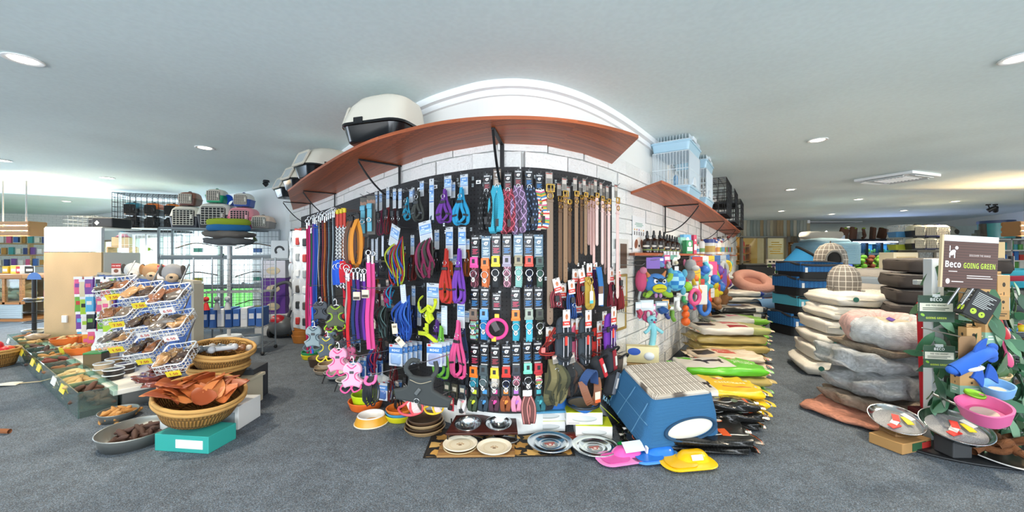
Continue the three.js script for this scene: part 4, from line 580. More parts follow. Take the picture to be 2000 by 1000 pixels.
[[746,556,640,0x96283c,'wine red folded leash right of the pink pair',{...B,n:3,wide:12,w:7,card:greyPrint,ch:14}],[772,596,668,0x2a5f56,'bottle green collar bunch left of the blue harness',{...B,n:3,wide:14,w:7,card:greyPrint,ch:14,off:0.09}],[811,462,548,0xb8342f,'brick red leash between the bunched harnesses',{...B,n:2,wide:10,w:8,off:0.08}],[813,560,640,0x2b55ae,'deep blue leash behind the neon harness',{...B,n:2,wide:10,w:7,off:0.07}],[858,452,530,0x2a2c30,'black leash on blue card beside the red harness',{...B,n:2,wide:9,w:7,off:0.08}],[824,600,664,0x39434a,'slate leash low behind the neon harness',{...B,n:2,wide:12,w:7,off:0.06}],[889,360,432,0x3c3f46,'charcoal leash between purple and cyan harnesses',{...B,n:1,w:8,off:0.06,ch:30}],[916,470,540,0xe0742a,'orange collar peeking out right of the purple harness',{...B,n:1,w:7,off:0.06,ch:20}],[914,700,752,0x38404c,'dark slate collar low beside the pink harness',{...B,n:2,wide:8,w:7,off:0.07,ch:10}],[776,690,742,0xc23a44,'red toy leash under the cream tags',{...B,n:2,wide:10,w:8,off:0.12,ch:12}],[800,722,770,0x25282c,'black leash loop left of the large black harness',{...B,n:2,wide:12,w:8,off:0.1,ch:10}],[1070,640,700,0x8a2a34,'maroon collar left of the charcoal harness',{n:2,wide:10,off:0.08}],[1175,610,680,0x2c3136,'black collar between red and purple harnesses',{n:2,wide:10,off:0.07}],[1125,585,640,0x1f4f94,'navy collar above the dusty pink harness',{n:2,wide:10,off:0.07}]].forEach((a)=>redCard(...a));
bundle(870,660,740,[0x2d3f74,0x394a80],'navy padded harness behind the lime green one',{cw:18,ch:22,wide:12,off:0.05,n:4});
bundle(735,668,728,[0x2a3f8c,0xb02c50],'blue and crimson collars bunched above the black cords',{cw:14,ch:16,wide:12,off:0.3,n:4});
for(const[u,v]of[[825,371],[856,366],[884,357],[913,359],[938,357]]){const{o,k}=hang('price_plate','small white price plate on an empty hook near column top, '+(u<840?'leftmost':u<870?'second':u<900?'third':u<925?'fourth':'rightmost'),'price plate',u,v,0.08,'price plates on empty hooks');obj('plate',rbox(10*k,7*k,0.004,0.001,[0,0,0.035]),whitePaper,o);obj('barcode',box(5*k,2.4*k,0.002,[0,-0.5*k,0.038]),M(0x2a2a2a,0.7),o);}
// ---------- bowls, mats, trays and the cat bed along the display wall ----------
const bowlProfile=(r,h,t=0.012,foot=0.7)=>[[0.001,0.004],[r*foot,0],[r*(foot+0.06),0.006],[r,h-0.006],[r-t*0.3,h],[r-t,h-0.004]];
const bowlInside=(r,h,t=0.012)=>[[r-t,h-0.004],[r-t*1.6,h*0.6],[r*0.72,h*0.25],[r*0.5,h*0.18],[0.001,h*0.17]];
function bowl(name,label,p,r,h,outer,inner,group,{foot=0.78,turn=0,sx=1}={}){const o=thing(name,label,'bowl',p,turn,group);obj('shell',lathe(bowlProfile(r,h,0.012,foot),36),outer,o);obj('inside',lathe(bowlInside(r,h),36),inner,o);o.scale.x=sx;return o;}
function bowlStack(u,v,specs,group){const g0=ground(u,v);let y=0;for(const[r,h,c,ci,label]of specs){bowl('pet_bowl',label,[g0.x,y,g0.z],r,h,c,ci,group);y+=h*0.55;}return y;}
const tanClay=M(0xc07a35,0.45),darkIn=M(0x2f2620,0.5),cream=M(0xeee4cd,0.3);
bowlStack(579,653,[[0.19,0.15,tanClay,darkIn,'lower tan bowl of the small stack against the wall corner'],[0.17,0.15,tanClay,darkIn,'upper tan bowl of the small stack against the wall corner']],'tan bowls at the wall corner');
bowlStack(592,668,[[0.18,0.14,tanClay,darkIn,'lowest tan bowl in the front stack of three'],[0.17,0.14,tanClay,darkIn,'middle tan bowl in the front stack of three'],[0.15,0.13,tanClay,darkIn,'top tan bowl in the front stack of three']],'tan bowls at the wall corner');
bowlStack(607,700,[[0.13,0.07,M(0xe6d324,0.4),M(0xe6d324,0.4),'yellow bowl at the base of the green stack'],[0.13,0.07,M(0x35a56b,0.4),M(0x2f7f5a,0.4),'green bowl resting on the yellow bowl']],'bowls left of the brown dish');
bowlStack(625,714,[[0.15,0.12,M(0x4a3b30,0.4),M(0xb49c7c,0.4),'dark brown stoneware dish with pale rim']],'stoneware dishes');
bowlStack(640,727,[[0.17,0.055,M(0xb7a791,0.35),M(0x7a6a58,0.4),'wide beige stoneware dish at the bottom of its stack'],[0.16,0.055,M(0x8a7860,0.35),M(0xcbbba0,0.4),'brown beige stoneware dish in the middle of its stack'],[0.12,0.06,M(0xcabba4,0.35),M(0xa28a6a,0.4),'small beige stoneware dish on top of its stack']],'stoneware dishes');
for(const[u,v,l]of[[655,742,'grey bowl in a low black wire feeder, left of two'],[680,757,'white bowl in a low black wire feeder, right of two']]){
const g=ground(u,v),o=thing('raised_feeder',l,'feeder',[g.x,0,g.z],0.2);obj('frame',[tor(0.13,0.006,[0,0.09,0],[PI/2,0,0],28,6),...[0,1,2,3].map((i)=>bar([0.13*Math.cos(i*PI/2+0.78),0.09,0.13*Math.sin(i*PI/2+0.78)],[0.17*Math.cos(i*PI/2+0.78),0.0,0.17*Math.sin(i*PI/2+0.78)],0.006))],blackMetal,o);
obj('bowl',lathe(bowlProfile(0.135,0.07),32,[0,0.035,0]),M(u<670?0xaeb0b0:0xeeeae0,0.3),o);obj('bowl_inside',lathe(bowlInside(0.135,0.07),32,[0,0.035,0]),M(0xd8d4c6,0.3),o);
}
bowlStack(715,796,[[0.17,0.085,M(0xe9702a,0.4),M(0xd8642a,0.4),'orange bowl under the lime bowl and black cords'],[0.14,0.1,M(0xbfdc1f,0.4),M(0x8fae1a,0.4),'lime green bowl on the orange bowl']],'bright bowls under the cords');
{const g=ground(725,826),o=thing('pet_bowl','white bowl with honey yellow outside standing alone on the carpet','bowl',[g.x,0,g.z]);obj('shell',lathe([[0.001,0.003],[0.14,0],[0.145,0.008],[0.118,0.075],[0.112,0.08],[0.105,0.076]],40),M(0xe0a22e,0.3),o);obj('base_rim',lathe([[0.13,0],[0.148,0.002],[0.148,0.01],[0.135,0.014]],40),cream,o);obj('inside',lathe([[0.12,0.074],[0.114,0.083],[0.104,0.078],[0.09,0.035],[0.06,0.022],[0.001,0.02]],40),M(0xf1efe8,0.25),o);obj('printed_disc',cyl(0.062,0.062,0.003,[0,0.024,0],[0,0,0],28),M(0xdb9a2a,0.4),o);}
bowlStack(782,818,[[0.14,0.06,M(0xd9d322,0.4),M(0xd9d322,0.4),'yellow bowl at the bottom of the bright flat stack'],[0.135,0.05,M(0x3f93c4,0.4),M(0x3f93c4,0.4),'blue bowl in the middle of the bright flat stack'],[0.13,0.05,M(0xe8812c,0.4),M(0xd2702a,0.4),'orange bowl on top of the bright flat stack']],'bright flat bowls');
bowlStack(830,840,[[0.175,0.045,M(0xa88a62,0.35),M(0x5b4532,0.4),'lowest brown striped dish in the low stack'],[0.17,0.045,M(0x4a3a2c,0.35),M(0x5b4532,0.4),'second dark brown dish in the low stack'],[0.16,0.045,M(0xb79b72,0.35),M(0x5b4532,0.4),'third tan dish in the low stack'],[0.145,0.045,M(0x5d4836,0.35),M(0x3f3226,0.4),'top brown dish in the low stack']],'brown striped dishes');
const leoTex=paint(512,256,(g,w,h)=>{g.fillStyle='#1d1a18';g.fillRect(0,0,w,h);for(let i=0;i<8;i++)for(let j=0;j<4;j++){const x=i*66+(j%2)*33+((i*37+j*19)%13),y=j*66+((i*23)%17)+24;g.fillStyle=['#c99a4e','#b98a44','#d5aa62'][(i+j)%3];g.beginPath();for(let a=0;a<12;a++){const t=a/12*6.283,r=27+7*Math.sin(a*2.7+i+j*2);a?g.lineTo(x+r*Math.cos(t),y+r*0.95*Math.sin(t)):g.moveTo(x+r,y);}g.fill();}});
{const z0=3.42,z1=2.98,o=thing('feeding_mat','dark mat with tan animal spots under the plates and dishes','mat',[-0.1,0,-3.19],0.03);obj('mat_top',rbox(1.1,0.006,z0-z1+0.04,0.002,[0,0.003,0]),M(0xffffff,0.75,0,{map:leoTex}),o);obj('edge',[box(1.13,0.004,0.02,[0,0.002,0.245]),box(0.02,0.004,0.5,[-0.56,0.002,0]),box(0.02,0.004,0.5,[0.56,0.002,0])],M(0x1b1a19,0.7),o);}
const pawTex=paint(128,128,(g,w,h)=>{g.fillStyle='#efe3c8';g.fillRect(0,0,w,h);g.strokeStyle='#e6d8b8';g.lineWidth=6;g.beginPath();g.arc(64,64,50,0,7);g.stroke();g.fillStyle='#8a6a4a';g.beginPath();g.ellipse(64,70,9,7,0,0,7);g.fill();g.fillStyle='#c9a77c';for(const[x,y]of[[50,62],[58,54],[70,54],[78,62]]){g.beginPath();g.ellipse(x,y,5,6,0,0,7);g.fill();}});
{const g0=at(931,872,3.02);const o=thing('wooden_tray','pale wooden tray holding two cream paw plates on the spotted mat','tray',[g0.x,0.008,-3.03],0.02);for(let i=0;i<4;i++)obj('board',rbox(0.58,0.016,0.052,0.004,[0,0.008,-0.085+i*0.057]),i%2?M(0xa98552,0.6,0,{map:woodTex}):M(0x8e6a40,0.6,0,{map:woodTex}),o);}
for(const[u,x,z,l]of[[898,-0.4,-3.05,'cream paw print plate, left of the two on the wooden tray'],[966,-0.135,-3.0,'cream paw print plate, right of the two on the wooden tray']]){const o=thing('paw_plate',l,'plate',[x,0.026,z],0,'cream paw plates');obj('plate',lathe([[0.001,0.002],[0.09,0],[0.13,0.022],[0.134,0.03],[0.128,0.032],[0.112,0.024],[0.1,0.018]],40),cream,o);const f=new THREE.CircleGeometry(0.102,36);f.rotateX(-PI/2);obj('printed_centre',prep(f).translate(0,0.0185,0),M(0xffffff,0.3,0,{map:pawTex}),o);if(u<920)obj('second_plate',lathe([[0.001,-0.016],[0.09,-0.018],[0.13,0.002],[0.132,0.008],[0.12,0.006]],40),M(0xcfbf9a,0.35),o);}
{const o=thing('double_diner','brown raised stand holding two steel bowls behind the plates','feeder',[-0.24,0.012,-3.24],0.02);o.rotation.x=0.14;const s=new THREE.Shape();s.moveTo(-0.28,-0.13);s.lineTo(0.28,-0.13);s.lineTo(0.27,0.13);s.lineTo(-0.23,0.13);s.closePath();for(const x of[-0.12,0.13]){const c=new THREE.Path();c.absarc(x,0,0.098,0,2*PI,true);s.holes.push(c);}
obj('top_board',plate(s,0.02,0.003,[0,0.11,0],[-PI/2,0,0],24),M(0x4a2420,0.35,0,{map:woodTex}),o);for(const x of[-0.12,0.13]){obj('steel_bowl',lathe([[0.001,0.045],[0.07,0.043],[0.09,0.11],[0.108,0.124],[0.11,0.128],[0.1,0.126],[0.084,0.105],[0.066,0.05],[0.001,0.05]],36,[x,0,0]),chrome,o);}
for(const x of[-0.27,0.27])obj('wire_leg',tube([[x,0.1,-0.11],[x,0.01,-0.12],[x,0.004,0],[x,0.01,0.12],[x,0.1,0.11]],0.006,24,6),blackMetal,o);}
for(const[x,l]of[[-0.36,'dark oval dish under the left of the diner stand'],[-0.08,'dark oval dish under the right of the diner stand']]){const o=thing('oval_dish',l,'dish',[x,0.01,-3.14],0,'oval dishes under the diner');obj('dish',lathe([[0.001,0.002],[0.08,0],[0.115,0.02],[0.118,0.026],[0.1,0.016],[0.001,0.012]],30,[0,0,0],[0,0,0],[1.1,1,0.55]),M(0x3a332f,0.2),o);obj('rim',tf(tor(0.117,0.004,[0,0,0],[PI/2,0,0],30,6),[0,0.025,0],[0,0,0],[1.1,1,0.55]),steel,o);}
const redWrap=paint(128,128,(g,w)=>{g.fillStyle='#8a8f92';g.fillRect(0,0,w,w);g.fillStyle='#a8402e';g.fillRect(20,30,88,30);g.fillStyle='#d8d2ca';g.fillRect(28,64,70,34);g.fillStyle='#b4362a';g.beginPath();g.arc(64,66,24,0,7);g.fill();g.fillStyle='#efe6da';g.beginPath();g.arc(64,66,13,0,7);g.fill();});
for(const[x,z,l]of[[0.3,-3.1,'shiny steel double walled dish with red wrapper, left of the pair'],[0.64,-3.04,'shiny steel double walled dish with red wrapper, right of the pair']]){const o=thing('steel_dish',l,'dish',[x,0.008,z],0.2,'steel dishes with red wrappers');obj('dish',lathe([[0.001,0.002],[0.11,0],[0.16,0.012],[0.178,0.03],[0.18,0.036],[0.172,0.037],[0.15,0.02],[0.128,0.03],[0.12,0.032],[0.1,0.012],[0.08,0.018],[0.072,0.018],[0.06,0.01],[0.001,0.01]],48),chrome,o);const f=new THREE.CircleGeometry(0.06,28);f.rotateX(-PI/2);obj('wrapper',prep(f).translate(0,0.0115,0),M(0xffffff,0.3,0,{map:redWrap}),o);}
{const o=one('printed_sleeve','red and silver printed sleeve lying between the steel dishes','sleeve',rbox(0.34,0.006,0.16,0.002),M(0xa9685a,0.35,0,{map:redWrap}),[0.47,0.014,-3.24],0.1);}
const boxPrint=paint(128,64,(g,w,h)=>{g.fillStyle='#f0f1ee';g.fillRect(0,0,w,h);g.fillStyle='#aeb2ae';g.beginPath();g.ellipse(64,34,44,17,0,0,7);g.fill();g.fillStyle='#cfd2cf';g.beginPath();g.ellipse(64,30,44,12,0,0,7);g.fill();g.fillStyle='#6b706c';g.fillRect(6,54,40,3);});
function gift(label,p,w,h,d,turn){const o=thing('bowl_box',label,'box',p,turn,'white and lime bowl boxes');obj('carton',rbox(w,h,d,0.004,[0,h/2,0]),M(0xffffff,0.45,0,{map:boxPrint}),o);obj('lid',box(w*0.995,0.004,d*0.995,[0,h+0.001,0]),M(0xd3dc2e,0.5),o);return o;}
gift('white and lime bowl box at the floor below the aqua brush pack',[0.3,0,-3.46],0.3,0.09,0.2,0.05);gift('white and lime bowl box on top of another, below the aqua collar',[0.3,0.093,-3.46],0.3,0.09,0.2,0.02);
gift('white and lime bowl box low at the right by the blue bed',[0.68,0,-3.34],0.3,0.1,0.2,-0.05);gift('white and lime bowl box under the clear dish',[0.6,0.104,-3.36],0.3,0.1,0.2,0.0);
{const o=thing('rubber_dish','black rimmed clear dish standing on a lime box','dish',[0.6,0.21,-3.34]);obj('dish',lathe([[0.001,0.01],[0.1,0.006],[0.135,0.04],[0.128,0.05],[0.1,0.024],[0.001,0.02]],32),M(0x8a7f6c,0.2),o);obj('rim',tor(0.133,0.012,[0,0.045,0],[PI/2,0,0],32,8),M(0x24303a,0.35),o);obj('blue_band',strap([[-0.1,0.04,0.06],[0,0.02,0.12],[0.11,0.05,0.05]],0.03,0.006,[0,1,0],14),fabric(0x2c6cb4),o);}
{const o=thing('folded_mat','bright blue folded mat with peak lying on the lime boxes','mat',[0.33,0.19,-3.42],0.1);obj('peak',loft([[0,0.26,0.16,0.05],[0.06,0.22,0.13,0.05,0.03,0],[0.16,0.15,0.07,0.03,0.06,0],[0.19,0.12,0.03,0.014,0.07,0]],4),M(0x2468b4,0.75),o);obj('base_sheet',rbox(0.36,0.02,0.22,0.008,[-0.02,-0.0,0.01]),M(0x4f9cc4,0.5),o);}
const quiltBump=dataTex(128,(u,v)=>{const a=Math.abs(((u+v)*4)%1-0.5),b=Math.abs(((u-v+4)*4)%1-0.5),k=255*Math.min(1,Math.min(a,b)*8);return[k,k,k];},false);
const denim=M(0x2d6590,0.9,0,{map:meshTex&&rep(carpetTex,3,3),bumpMap:quiltBump,bumpScale:0.008});
const ribTex=paint(256,128,(g,w,h)=>{g.fillStyle='#c3bbae';g.fillRect(0,0,w,h);for(let i=0;i<22;i++){g.fillStyle=i%2?'#b3aa9c':'#cdc6ba';g.fillRect(i*12,0,8,h);g.fillStyle='#57504a';g.fillRect(i*12+9,0,3,h);}g.fillStyle='#8b8378';for(const y of[32,64,96])g.fillRect(0,y,w,2);});
{const o=thing('cat_cube','blue quilted cat cube bed with striped top cushion and oval opening','cat bed',[0.0,0,0]);const p=at(1318,838,3.1);o.position.set(p.x-0.05,0.13,-3.28);o.rotation.set(0.24,0.22,0.03,'YXZ');o.scale.set(1.06,1,1.06);
obj('body',loft([[0,0.6,0.56,0.05],[0.03,0.63,0.59,0.06],[0.22,0.57,0.53,0.05],[0.37,0.49,0.46,0.04],[0.385,0.45,0.42,0.03]],4),M(0x2d6590,0.92,0,{bumpMap:rep(roughPaint,5,5),bumpScale:0.003}),o);
const tg=loft([[0.375,0.47,0.44,0.03],[0.395,0.475,0.445,0.03],[0.408,0.44,0.41,0.04]],4);obj('top_cushion',tg,M(0xffffff,0.9,0,{map:ribTex}),o);
obj('cushion_inside',tf(sph(0.2,[0,0,0],[1,0.4,0.16],24),[0.05,0.14,0.265],[-0.2,0,0.06]),M(0xe8e2d4,0.95),o);
const rim=tf(tor(0.2,0.014,[0,0,0],[0,0,0],40,8),[0.05,0.14,0.286],[-0.2,0,0.06],[1,0.42,1]);obj('opening_rim',rim,M(0x1f4462,0.9),o);
for(const[x0,y0,x1,y1,s]of[[-0.24,0.06,-0.2,0.34,0],[-0.1,0.03,0.02,0.36,0],[0.12,0.04,0.2,0.34,0],[-0.26,0.2,0.26,0.2,0]]){const f=(z,y)=>[-0.318+y*0.165,y,z];obj('quilt_seam',tube([f(x0,y0),f((x0+x1)/2,(y0+y1)/2),f(x1,y1)],0.005,10,5),M(0x5c8fb4,0.9),o);}
obj('care_tag',rbox(0.012,0.05,0.03,0.002,[-0.29,0.02,0.29]),whitePaper,o);}
function scoopTray(u,v,c,c2,turn,label,s=1){const g=ground(u,v),o=thing('sand_tray',label,'tray',[g.x,0.002,g.z],turn,'bright corner trays on the carpet');o.scale.setScalar(s);
obj('tray',loft([[0,0.28,0.13,0.06],[0.012,0.32,0.17,0.07],[0.022,0.34,0.19,0.08],[0.026,0.33,0.18,0.08]],6),M(c,0.22),o);obj('basin',loft([[0.0262,0.17,0.12,0.05,-0.05,0.01],[0.032,0.18,0.13,0.05,-0.05,0.01]],6),M(c2,0.25),o);
obj('hood',loft([[0.024,0.2,0.13,0.06,0.05,-0.03],[0.045,0.18,0.1,0.05,0.055,-0.035],[0.06,0.14,0.07,0.03,0.06,-0.04],[0.064,0.09,0.04,0.02,0.06,-0.04]],6),M(c2,0.2),o);return o;}
scoopTray(1214,900,0xe98cc8,0xdf5fae,0.25,'pink plastic tray at the front left of the bright trays',1.15);scoopTray(1246,876,0x1fae4c,0x17a044,0.35,'green plastic tray behind the pink one',1.05);scoopTray(1279,897,0x5aa0e6,0x2f78d6,0.2,'blue plastic tray between pink and yellow ones',1.15);
{const y=scoopTray(1343,910,0xf2c616,0xe9b70f,0.15,'yellow plastic tray with white label, nearest the viewer',1.2);obj('label_sticker',box(0.07,0.03,0.004,[0.05,0.054,0.02],[-0.5,0,0]),whitePaper,y);}
{const o=one('care_card','white blue info card lying beside the blue cube bed','card',rbox(0.15,0.004,0.09,0.001),M(0xcfe0f0,0.5),at(1237,852,2.92),0.15);o.position.y=0.09;o.rotation.x=0.5;}
// ---------- food bags stacked along the right of the display wall ----------
const bagArt=(bg,fn)=>paint(256,160,(g,w,h)=>{g.fillStyle=bg;g.fillRect(0,0,w,h);g.textAlign='center';fn(g,w,h);});
const dogShape=(g,x,y,s)=>{g.beginPath();g.ellipse(x,y,26*s,11*s,0,0,7);g.ellipse(x-30*s,y-10*s,11*s,9*s,0.3,0,7);g.fill();g.fillRect(x-22*s,y,7*s,28*s);g.fillRect(x+14*s,y,7*s,28*s);g.fillRect(x+22*s,y-16*s,5*s,16*s);};
const food=(g,x,y)=>{['#7fb04a','#d9663c','#e6c9a0','#f0e6d2','#c94a3a'].forEach((c,i)=>{g.fillStyle=c;g.beginPath();g.arc(x+(i*17)%34,y+(i*11)%26,9,0,7);g.fill();});};
const art={
black:bagArt('#1b1b1a',(g,w,h)=>{g.strokeStyle='#2c2c2a';for(let i=0;i<40;i++){g.beginPath();g.moveTo(i*7,0);g.lineTo(i*7,h);g.stroke();}food(g,20,20);food(g,196,30);g.fillStyle='#d9d52a';g.font='bold 20px sans-serif';g.fillText('DOG FOOD',128,60);g.font='bold 15px sans-serif';g.fillText('LAMB',150,30);g.fillText('DRY FOOD',96,84);g.fillStyle='#e8e6e0';g.fillRect(10,120,236,4);g.fillStyle='#d85a2a';g.fillRect(190,90,18,40);g.fillStyle='#6f7f6a';g.beginPath();g.arc(140,118,16,0,7);g.fill();}),
yellow:bagArt('#d8d3c6',(g,w,h)=>{g.fillStyle='#f0c31c';g.fillRect(120,0,136,h);g.fillRect(10,12,60,34);g.fillStyle='#1b1a18';dogShape(g,92,100,1.1);g.fillStyle='#fff7d8';g.font='bold 20px sans-serif';g.fillText('CHICKEN',186,84);food(g,160,24);g.fillRect(150,110,80,5);}),
green:bagArt('#ddd9cf',(g,w,h)=>{g.fillStyle='#63bf2c';g.fillRect(160,0,96,h);g.fillRect(20,14,44,26);g.fillRect(0,h-20,w,20);g.fillStyle='#191817';dogShape(g,112,70,1.25);g.fillStyle='#f3f7e6';g.font='bold 17px sans-serif';g.fillText('TURKEY',206,70);g.fillText('& DUCK',206,92);food(g,186,14);}),
cream:bagArt('#d9c7ad',(g)=>{g.fillStyle='#2c2622';g.fillRect(14,40,66,70);g.fillStyle='#c23a34';g.fillRect(92,40,70,66);g.fillStyle='#efe7d8';g.font='bold 15px sans-serif';g.fillText('PREMIUM',127,78);for(let i=0;i<5;i++)g.fillRect(178,44+i*14,60,6);g.fillStyle='#a4805a';g.fillRect(0,0,256,16);}),
khaki:bagArt('#bda45e',(g)=>{g.fillStyle='#26231c';g.fillRect(80,50,50,34);g.fillStyle='#d8c58a';g.fillRect(10,20,60,100);g.fillStyle='#d8704a';g.fillRect(150,60,60,20);g.fillStyle='#37507c';g.fillRect(214,50,34,34);}),
red:bagArt('#d6cfc0',(g)=>{g.fillStyle='#24211e';g.fillRect(16,40,62,66);g.fillStyle='#b93636';g.fillRect(110,36,60,50);g.fillStyle='#a9ab6a';g.fillRect(186,0,70,160);g.fillStyle='#f1ede4';g.fillRect(120,50,40,8);g.fillStyle='#9c2d33';g.fillRect(110,112,70,30);}),
grey:bagArt('#cfcfc6',(g)=>{g.fillStyle='#7fbf3a';g.fillRect(176,0,80,160);g.fillStyle='#24211e';g.fillRect(24,50,56,56);g.fillStyle='#d66a8a';g.fillRect(100,60,50,30);}),
blue:bagArt('#33322f',(g)=>{g.fillStyle='#3f7fc4';g.fillRect(90,40,60,54);g.fillStyle='#c9c4b4';g.fillRect(20,30,56,80);g.fillRect(180,0,40,160);g.fillStyle='#e8e4d8';g.fillRect(0,130,256,16);}),
white:bagArt('#dcd7cb',(g)=>{g.fillStyle='#7d4f9c';g.fillRect(110,54,46,40);g.fillStyle='#c2a878';g.fillRect(30,60,60,40);g.fillStyle='#2c3f8c';g.fillRect(222,0,34,160);g.fillStyle='#b9b2a2';g.fillRect(170,50,40,60);}),
};
function foodBag(kind,label,x,y,z,L,W,Ht,turn){
const o=thing('pet_food_bag',label,'food bag',[x,y,z],turn,'pet food bags stacked along the wall');
const g=puff(L,Ht,W,{r:0.3,bulge:0.28,lump:0.009,n:12,freq:16}),a=g.attributes.position,uv=g.attributes.uv;
for(let i=0;i<a.count;i++)uv.setXY(i,a.getX(i)/L+0.5,0.5-a.getZ(i)/W);
const gl=kind==='black'?0.2:0.32;obj('bag',g,M(0xffffff,gl,0,{map:art[kind]}),o);
const end=(s)=>{const pts=[];for(let i=0;i<=10;i++)pts.push([s*(L/2+0.005+0.012*(i%2)),Ht*0.5+0.006*Math.sin(i*1.7),-W*0.42+i/10*W*0.84]);return strap(pts,0.06,0.004,[1,0,0],20);};
obj('end_seal',end(1),M(0xffffff,gl,0,{map:art[kind]}),o);obj('end_seal',end(-1),M(0xffffff,gl,0,{map:art[kind]}),o);return o;
}
[[3.2,['black','black'],1450,0.92,0.5,0.07,-0.1,'black foil dog food bag under the blue cube bed'],[3.52,['black','black','black'],1474,0.42,0.34,0.085,-0.1,'small black foil dog food bag right of the blue cube bed'],[3.82,['yellow','yellow','yellow'],1478,0.86,0.52,0.1,-0.05,'yellow and white chicken dog food bag'],[4.4,['green','khaki','green'],1485,0.9,0.52,0.115,-0.04,'green and white dog food bag with dog silhouette'],[5.02,['cream','cream','cream'],1484,0.84,0.5,0.1,-0.02,'cream and red dog food bag'],[5.72,['khaki','khaki','khaki','red'],1486,1.0,0.58,0.14,-0.06,'khaki or red printed bag in the tallest middle stack'],[6.7,['grey','grey','grey','grey'],1486,0.95,0.6,0.13,0,'pale grey and green bag in its stack'],[7.9,['blue','blue','blue','blue'],1484,0.95,0.66,0.14,0,'black and blue printed bag in its stack'],[9.4,['white','white','white','white','white'],1482,0.98,0.7,0.15,0,'white and purple bag in the farthest stack']].forEach(([d,kinds,ur,L,W,Ht,turn,label])=>{
const xr=(ur-1000)/F*d;let y=0;kinds.forEach((kd,i)=>{foodBag(kd,label+', '+(i===kinds.length-1?'topmost':ORD[i]+' from the floor'),xr-L/2-0.03+0.02*(i%2),y,-d+0.02*(i%2),L,W,Ht,turn+0.03*(i%2));y+=Ht*0.92;});
});
{const p=ground(1205,852),o=thing('treat_pouch','tall black pouch with lime stripes reading KANGAROO beside the blue bed','pouch',[0.9,0.0,-3.5],0.1);o.rotation.x=-0.3;const g=puff(0.3,0.32,0.1,{r:0.3,bulge:0,lump:0.006}),a=g.attributes.position,uv=g.attributes.uv;for(let i=0;i<a.count;i++)uv.setXY(i,a.getX(i)/0.3+0.5,a.getY(i)/0.32);obj('pouch',g,M(0xffffff,0.25,0,{map:bagArt('#1c2022',(g2,w,h)=>{g2.save();g2.translate(118,90);g2.rotate(0.5);g2.fillStyle='#9ed4ec';g2.font='bold 30px sans-serif';g2.fillText('KANGAROO',0,0);g2.fillStyle='#c8d832';g2.fillRect(-120,-42,240,6);g2.fillRect(-120,30,240,4);g2.restore();})}),o);}
{const p=onWall(1254,708,0.3),o=thing('boxed_toy','yellow and white boxed toy with blue oval logo behind the bed','toy box',[p.p.x,0.46,p.p.z],-0.2);obj('carton',rbox(0.3,0.16,0.1,0.005,[0,0.08,0]),M(0xe6d8a4,0.5),o);obj('logo',tf(cyl(0.05,0.05,0.006,[0,0,0],[PI/2,0,0],20),[-0.08,0.11,0.052],[0,0,0],[1.2,0.7,1]),M(0x2a55b0,0.4),o);obj('toy',sph(0.05,[0.06,0.07,0.05],[1,0.8,0.5],12),M(0xdfe3e6,0.4),o);const cart=one('stock_carton','plain carton holding up the boxed toy at the wall','carton',rbox(0.34,0.455,0.2,0.006,[0,0.2275,0]),M(0xb8986a,0.8),[p.p.x,0,p.p.z-0.02],-0.2);}
// ---------- bottles and grooming goods on the narrow shelf ----------
const shelfTop=H+0.034;
function onShelf(u,off){const w=wallAt(u,off);return{p:[w.x,shelfTop,w.z],turn:w.turn*0.6,k:-w.z/F};}
const dropLabel=paint(64,64,(g)=>{g.fillStyle='#2a2622';g.fillRect(0,0,64,64);g.fillStyle='#e8e2d4';g.beginPath();g.arc(20,20,9,0,7);g.fill();g.fillStyle='#d8a02a';g.beginPath();g.arc(40,40,8,0,7);g.fill();g.fillStyle='#8fae4a';g.fillRect(6,50,50,6);});
const dropGeo={body:lathe([[0.001,0],[0.045,0.002],[0.048,0.01],[0.048,0.12],[0.04,0.145],[0.017,0.155],[0.017,0.165]],20),cap:join([cyl(0.02,0.02,0.03,[0,0.175,0],[0,0,0],14),lathe([[0.001,0.24],[0.009,0.235],[0.012,0.215],[0.013,0.19],[0.013,0.185]],12)]),lab:cyl(0.0487,0.0487,0.075,[0,0.06,0],[0,PI,0],20,true)};
[[1264,0.1,1.08],[1277,0.1,1.15],[1289,0.1,1.2],[1297,0.07,1.2],[1303,0.12,1.05],[1308,0.07,1.1],[1313,0.12,1.05],[1318,0.08,1.05],[1322,0.14,1.0]].forEach(([u,off,s],i)=>{const q=onShelf(u,off),o=thing('dropper_bottle',ORD[i]+' amber dropper bottle with black bulb cap from the left','bottle',q.p,q.turn,'amber dropper bottles on the narrow shelf');o.scale.setScalar(s);obj('body',dropGeo.body,M(0x2b1c16,0.12),o);obj('label_wrap',dropGeo.lab,M(0xffffff,0.5,0,{map:dropLabel}),o);obj('dropper_cap',dropGeo.cap,M(0x17181a,0.4),o);});
